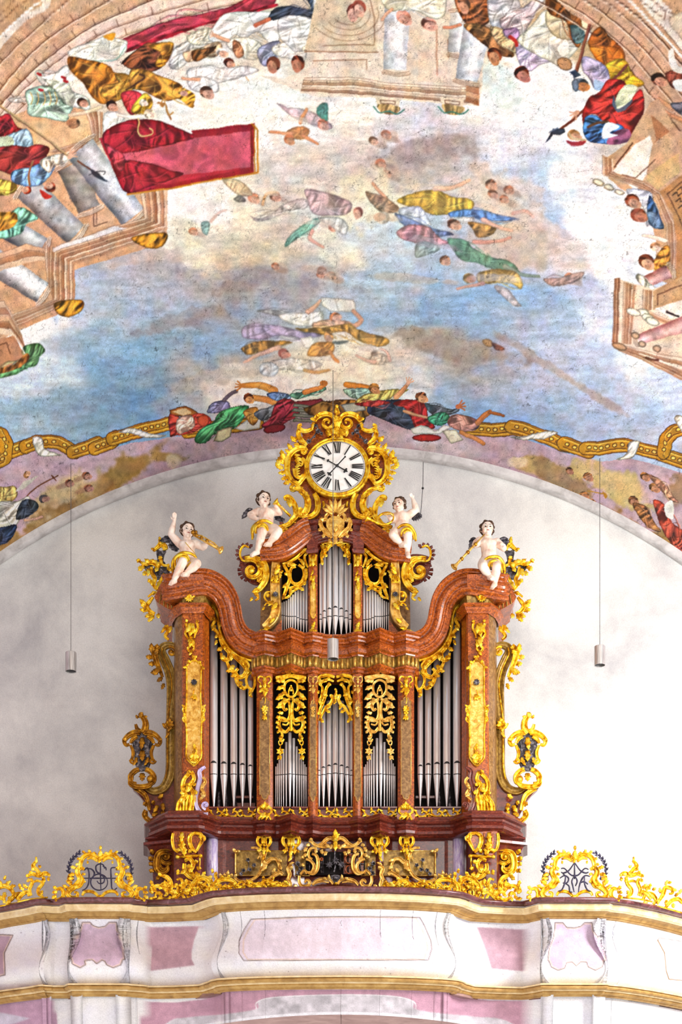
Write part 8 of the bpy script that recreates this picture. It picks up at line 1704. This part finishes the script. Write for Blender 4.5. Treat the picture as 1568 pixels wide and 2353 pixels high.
def crest_inner(O):
    fill(O, 492, 664, lambda t: 2034-t*4, lambda t: 2050-t*6, 26, 4)
    O.scroll([(494, 2012), (498, 2020), (494, 2030), (484, 2036)], [3, 4, 3]); O.scroll([(500, 2048), (494, 2044), (494, 2036), (506, 2034), (508, 2046), (498, 2054), (488, 2046), (492, 2032), (510, 2022), (528, 2022), (540, 2030), (540, 2042)], [2, 2.4, 3, 3.4, 3.6, 4, 4.4, 4.6, 5, 5, 4.6, 3], n=6)
    O.scroll([(524, 2036), (534, 2030), (544, 2036), (552, 2044), (570, 2046), (586, 2040), (592, 2030), (598, 2038)], [2.4, 3.4, 4, 4.4, 4, 4, 3, 2.4], n=6); O.scroll([(598, 2036), (608, 2024), (622, 2026), (632, 2036), (648, 2040), (660, 2032)], [3, 4, 4.6, 4.6, 4.4, 3], n=6)
    for (x, y, a, l, w_) in ((496, 2014, -100, 12, 5), (490, 2006, -120, 12, 4), (510, 2020, -100, 10, 4), (524, 2018, -80, 10, 4), (516, 2032, 40, 12, 4), (530, 2040, 100, 10, 4), (606, 2022, -110, 10, 4), (624, 2022, -60, 10, 4), (640, 2036, -80, 12, 4), (596, 2038, 100, 10, 4)): O.leaf((x, y), a, l, w_, .4, 2, 3)
for mir, sd in ((None, 'left'), (MX, 'right')):
    lpiece('corner_carving', 'wide gilded scroll carving on the rail before the '+sd+' corner of the organ podium', 'carving', crest_outer, (420, 2066), -.85, mir)
    lpiece('scroll_carving', 'flat gilded scroll carving on the rail before the '+sd+' veneered podium panel', 'carving', crest_inner, (560, 2050), -1.25, mir)
# ---------------------------------------------------------------- pendant lamps
def pendant(cx, ytop, ybot, w, ctop, y, lb, ccx=None):
    a = W(cx, ytop, y); b_ = W(cx, ybot, y); r = w*.5*(D0+y)/FPX; rt = empty('pendant_lamp', b_, lb, 'lamp', None)
    inv_ = Matrix.Translation(-b_); H = a.z-b_.z
    def c(o): o.parent = rt; o.matrix_parent_inverse = inv_
    mb = MB(); lathe(mb, b_, [(0, H*.5), (r*.93, H*.5), (r*.93, 0.0), (r, 0.0), (r, H), (r*.96, H+.004), (r*.2, H+.01), (r*.12, H+.03), (0, H+.03)], 40, smooth=False); c(mb.obj('lamp_shade', M_STEEL))
    mb = MB(); lathe(mb, b_, [(r*.93, .012), (r*.5, .02), (0, .02)], 32); c(mb.obj('lamp_diffuser', M_BLACK))
    top = W(ccx if ccx else cx, ctop, y); 
    zc_ = ZS+math.sqrt(max(RB**2-a.x**2, 0)); mb = MB(); tube(mb, [(a.x, y, a.z), (a.x, y, zc_)], .0042, 0, 6); c(mb.obj('cable', M_CABLE))
pendant(163, 1500, 1543, 25, 1070, .2, 'pendant cylinder lamp hanging on the left before the bare wall')
pendant(1379, 1486, 1529, 25, 1070, .2, 'pendant cylinder lamp hanging on the right before the bare wall')
pendant(765.5, 1471, 1515, 26, 850, -.58, 'pendant cylinder lamp hanging in the middle before the organ')
# thin black cord with weight beside the right inner putto and stay rods of the clock
mb = MB(); tube(mb, Q([(973, 1062), (972, 1122), (967, 1182)], .9), .004, 0, 6); ball(mb, Q([(972, 1122)], .9)[0], .016); o = mb.obj('bell_cord', M_BLACK, loc=tuple(Q([(971, 1120)], .9)[0])); tag(o, 'thin black cord hanging on the wall right of the clock', 'cord')

for pre_, g_ in (('putto_statue', 'music-making putti on the organ'), ('pendant_lamp', 'pendant cylinder lamps'), ('monogram_cartouche', 'monogram cartouches on the gallery rail'), ('rocaille_urn', 'urns on the side brackets'), ('vase_carving', 'vase carvings on the towers'),
                 ('finial_carving', 'gilded carvings along the gallery rail'), ('rocaille_carving', 'gilded carvings along the gallery rail'), ('corner_carving', 'gilded carvings along the gallery rail'), ('scroll_carving', 'gilded carvings along the gallery rail')):
    for o_ in COL.objects:
        if o_.name.split('.')[0] == pre_ and o_.parent is None: o_['group'] = g_
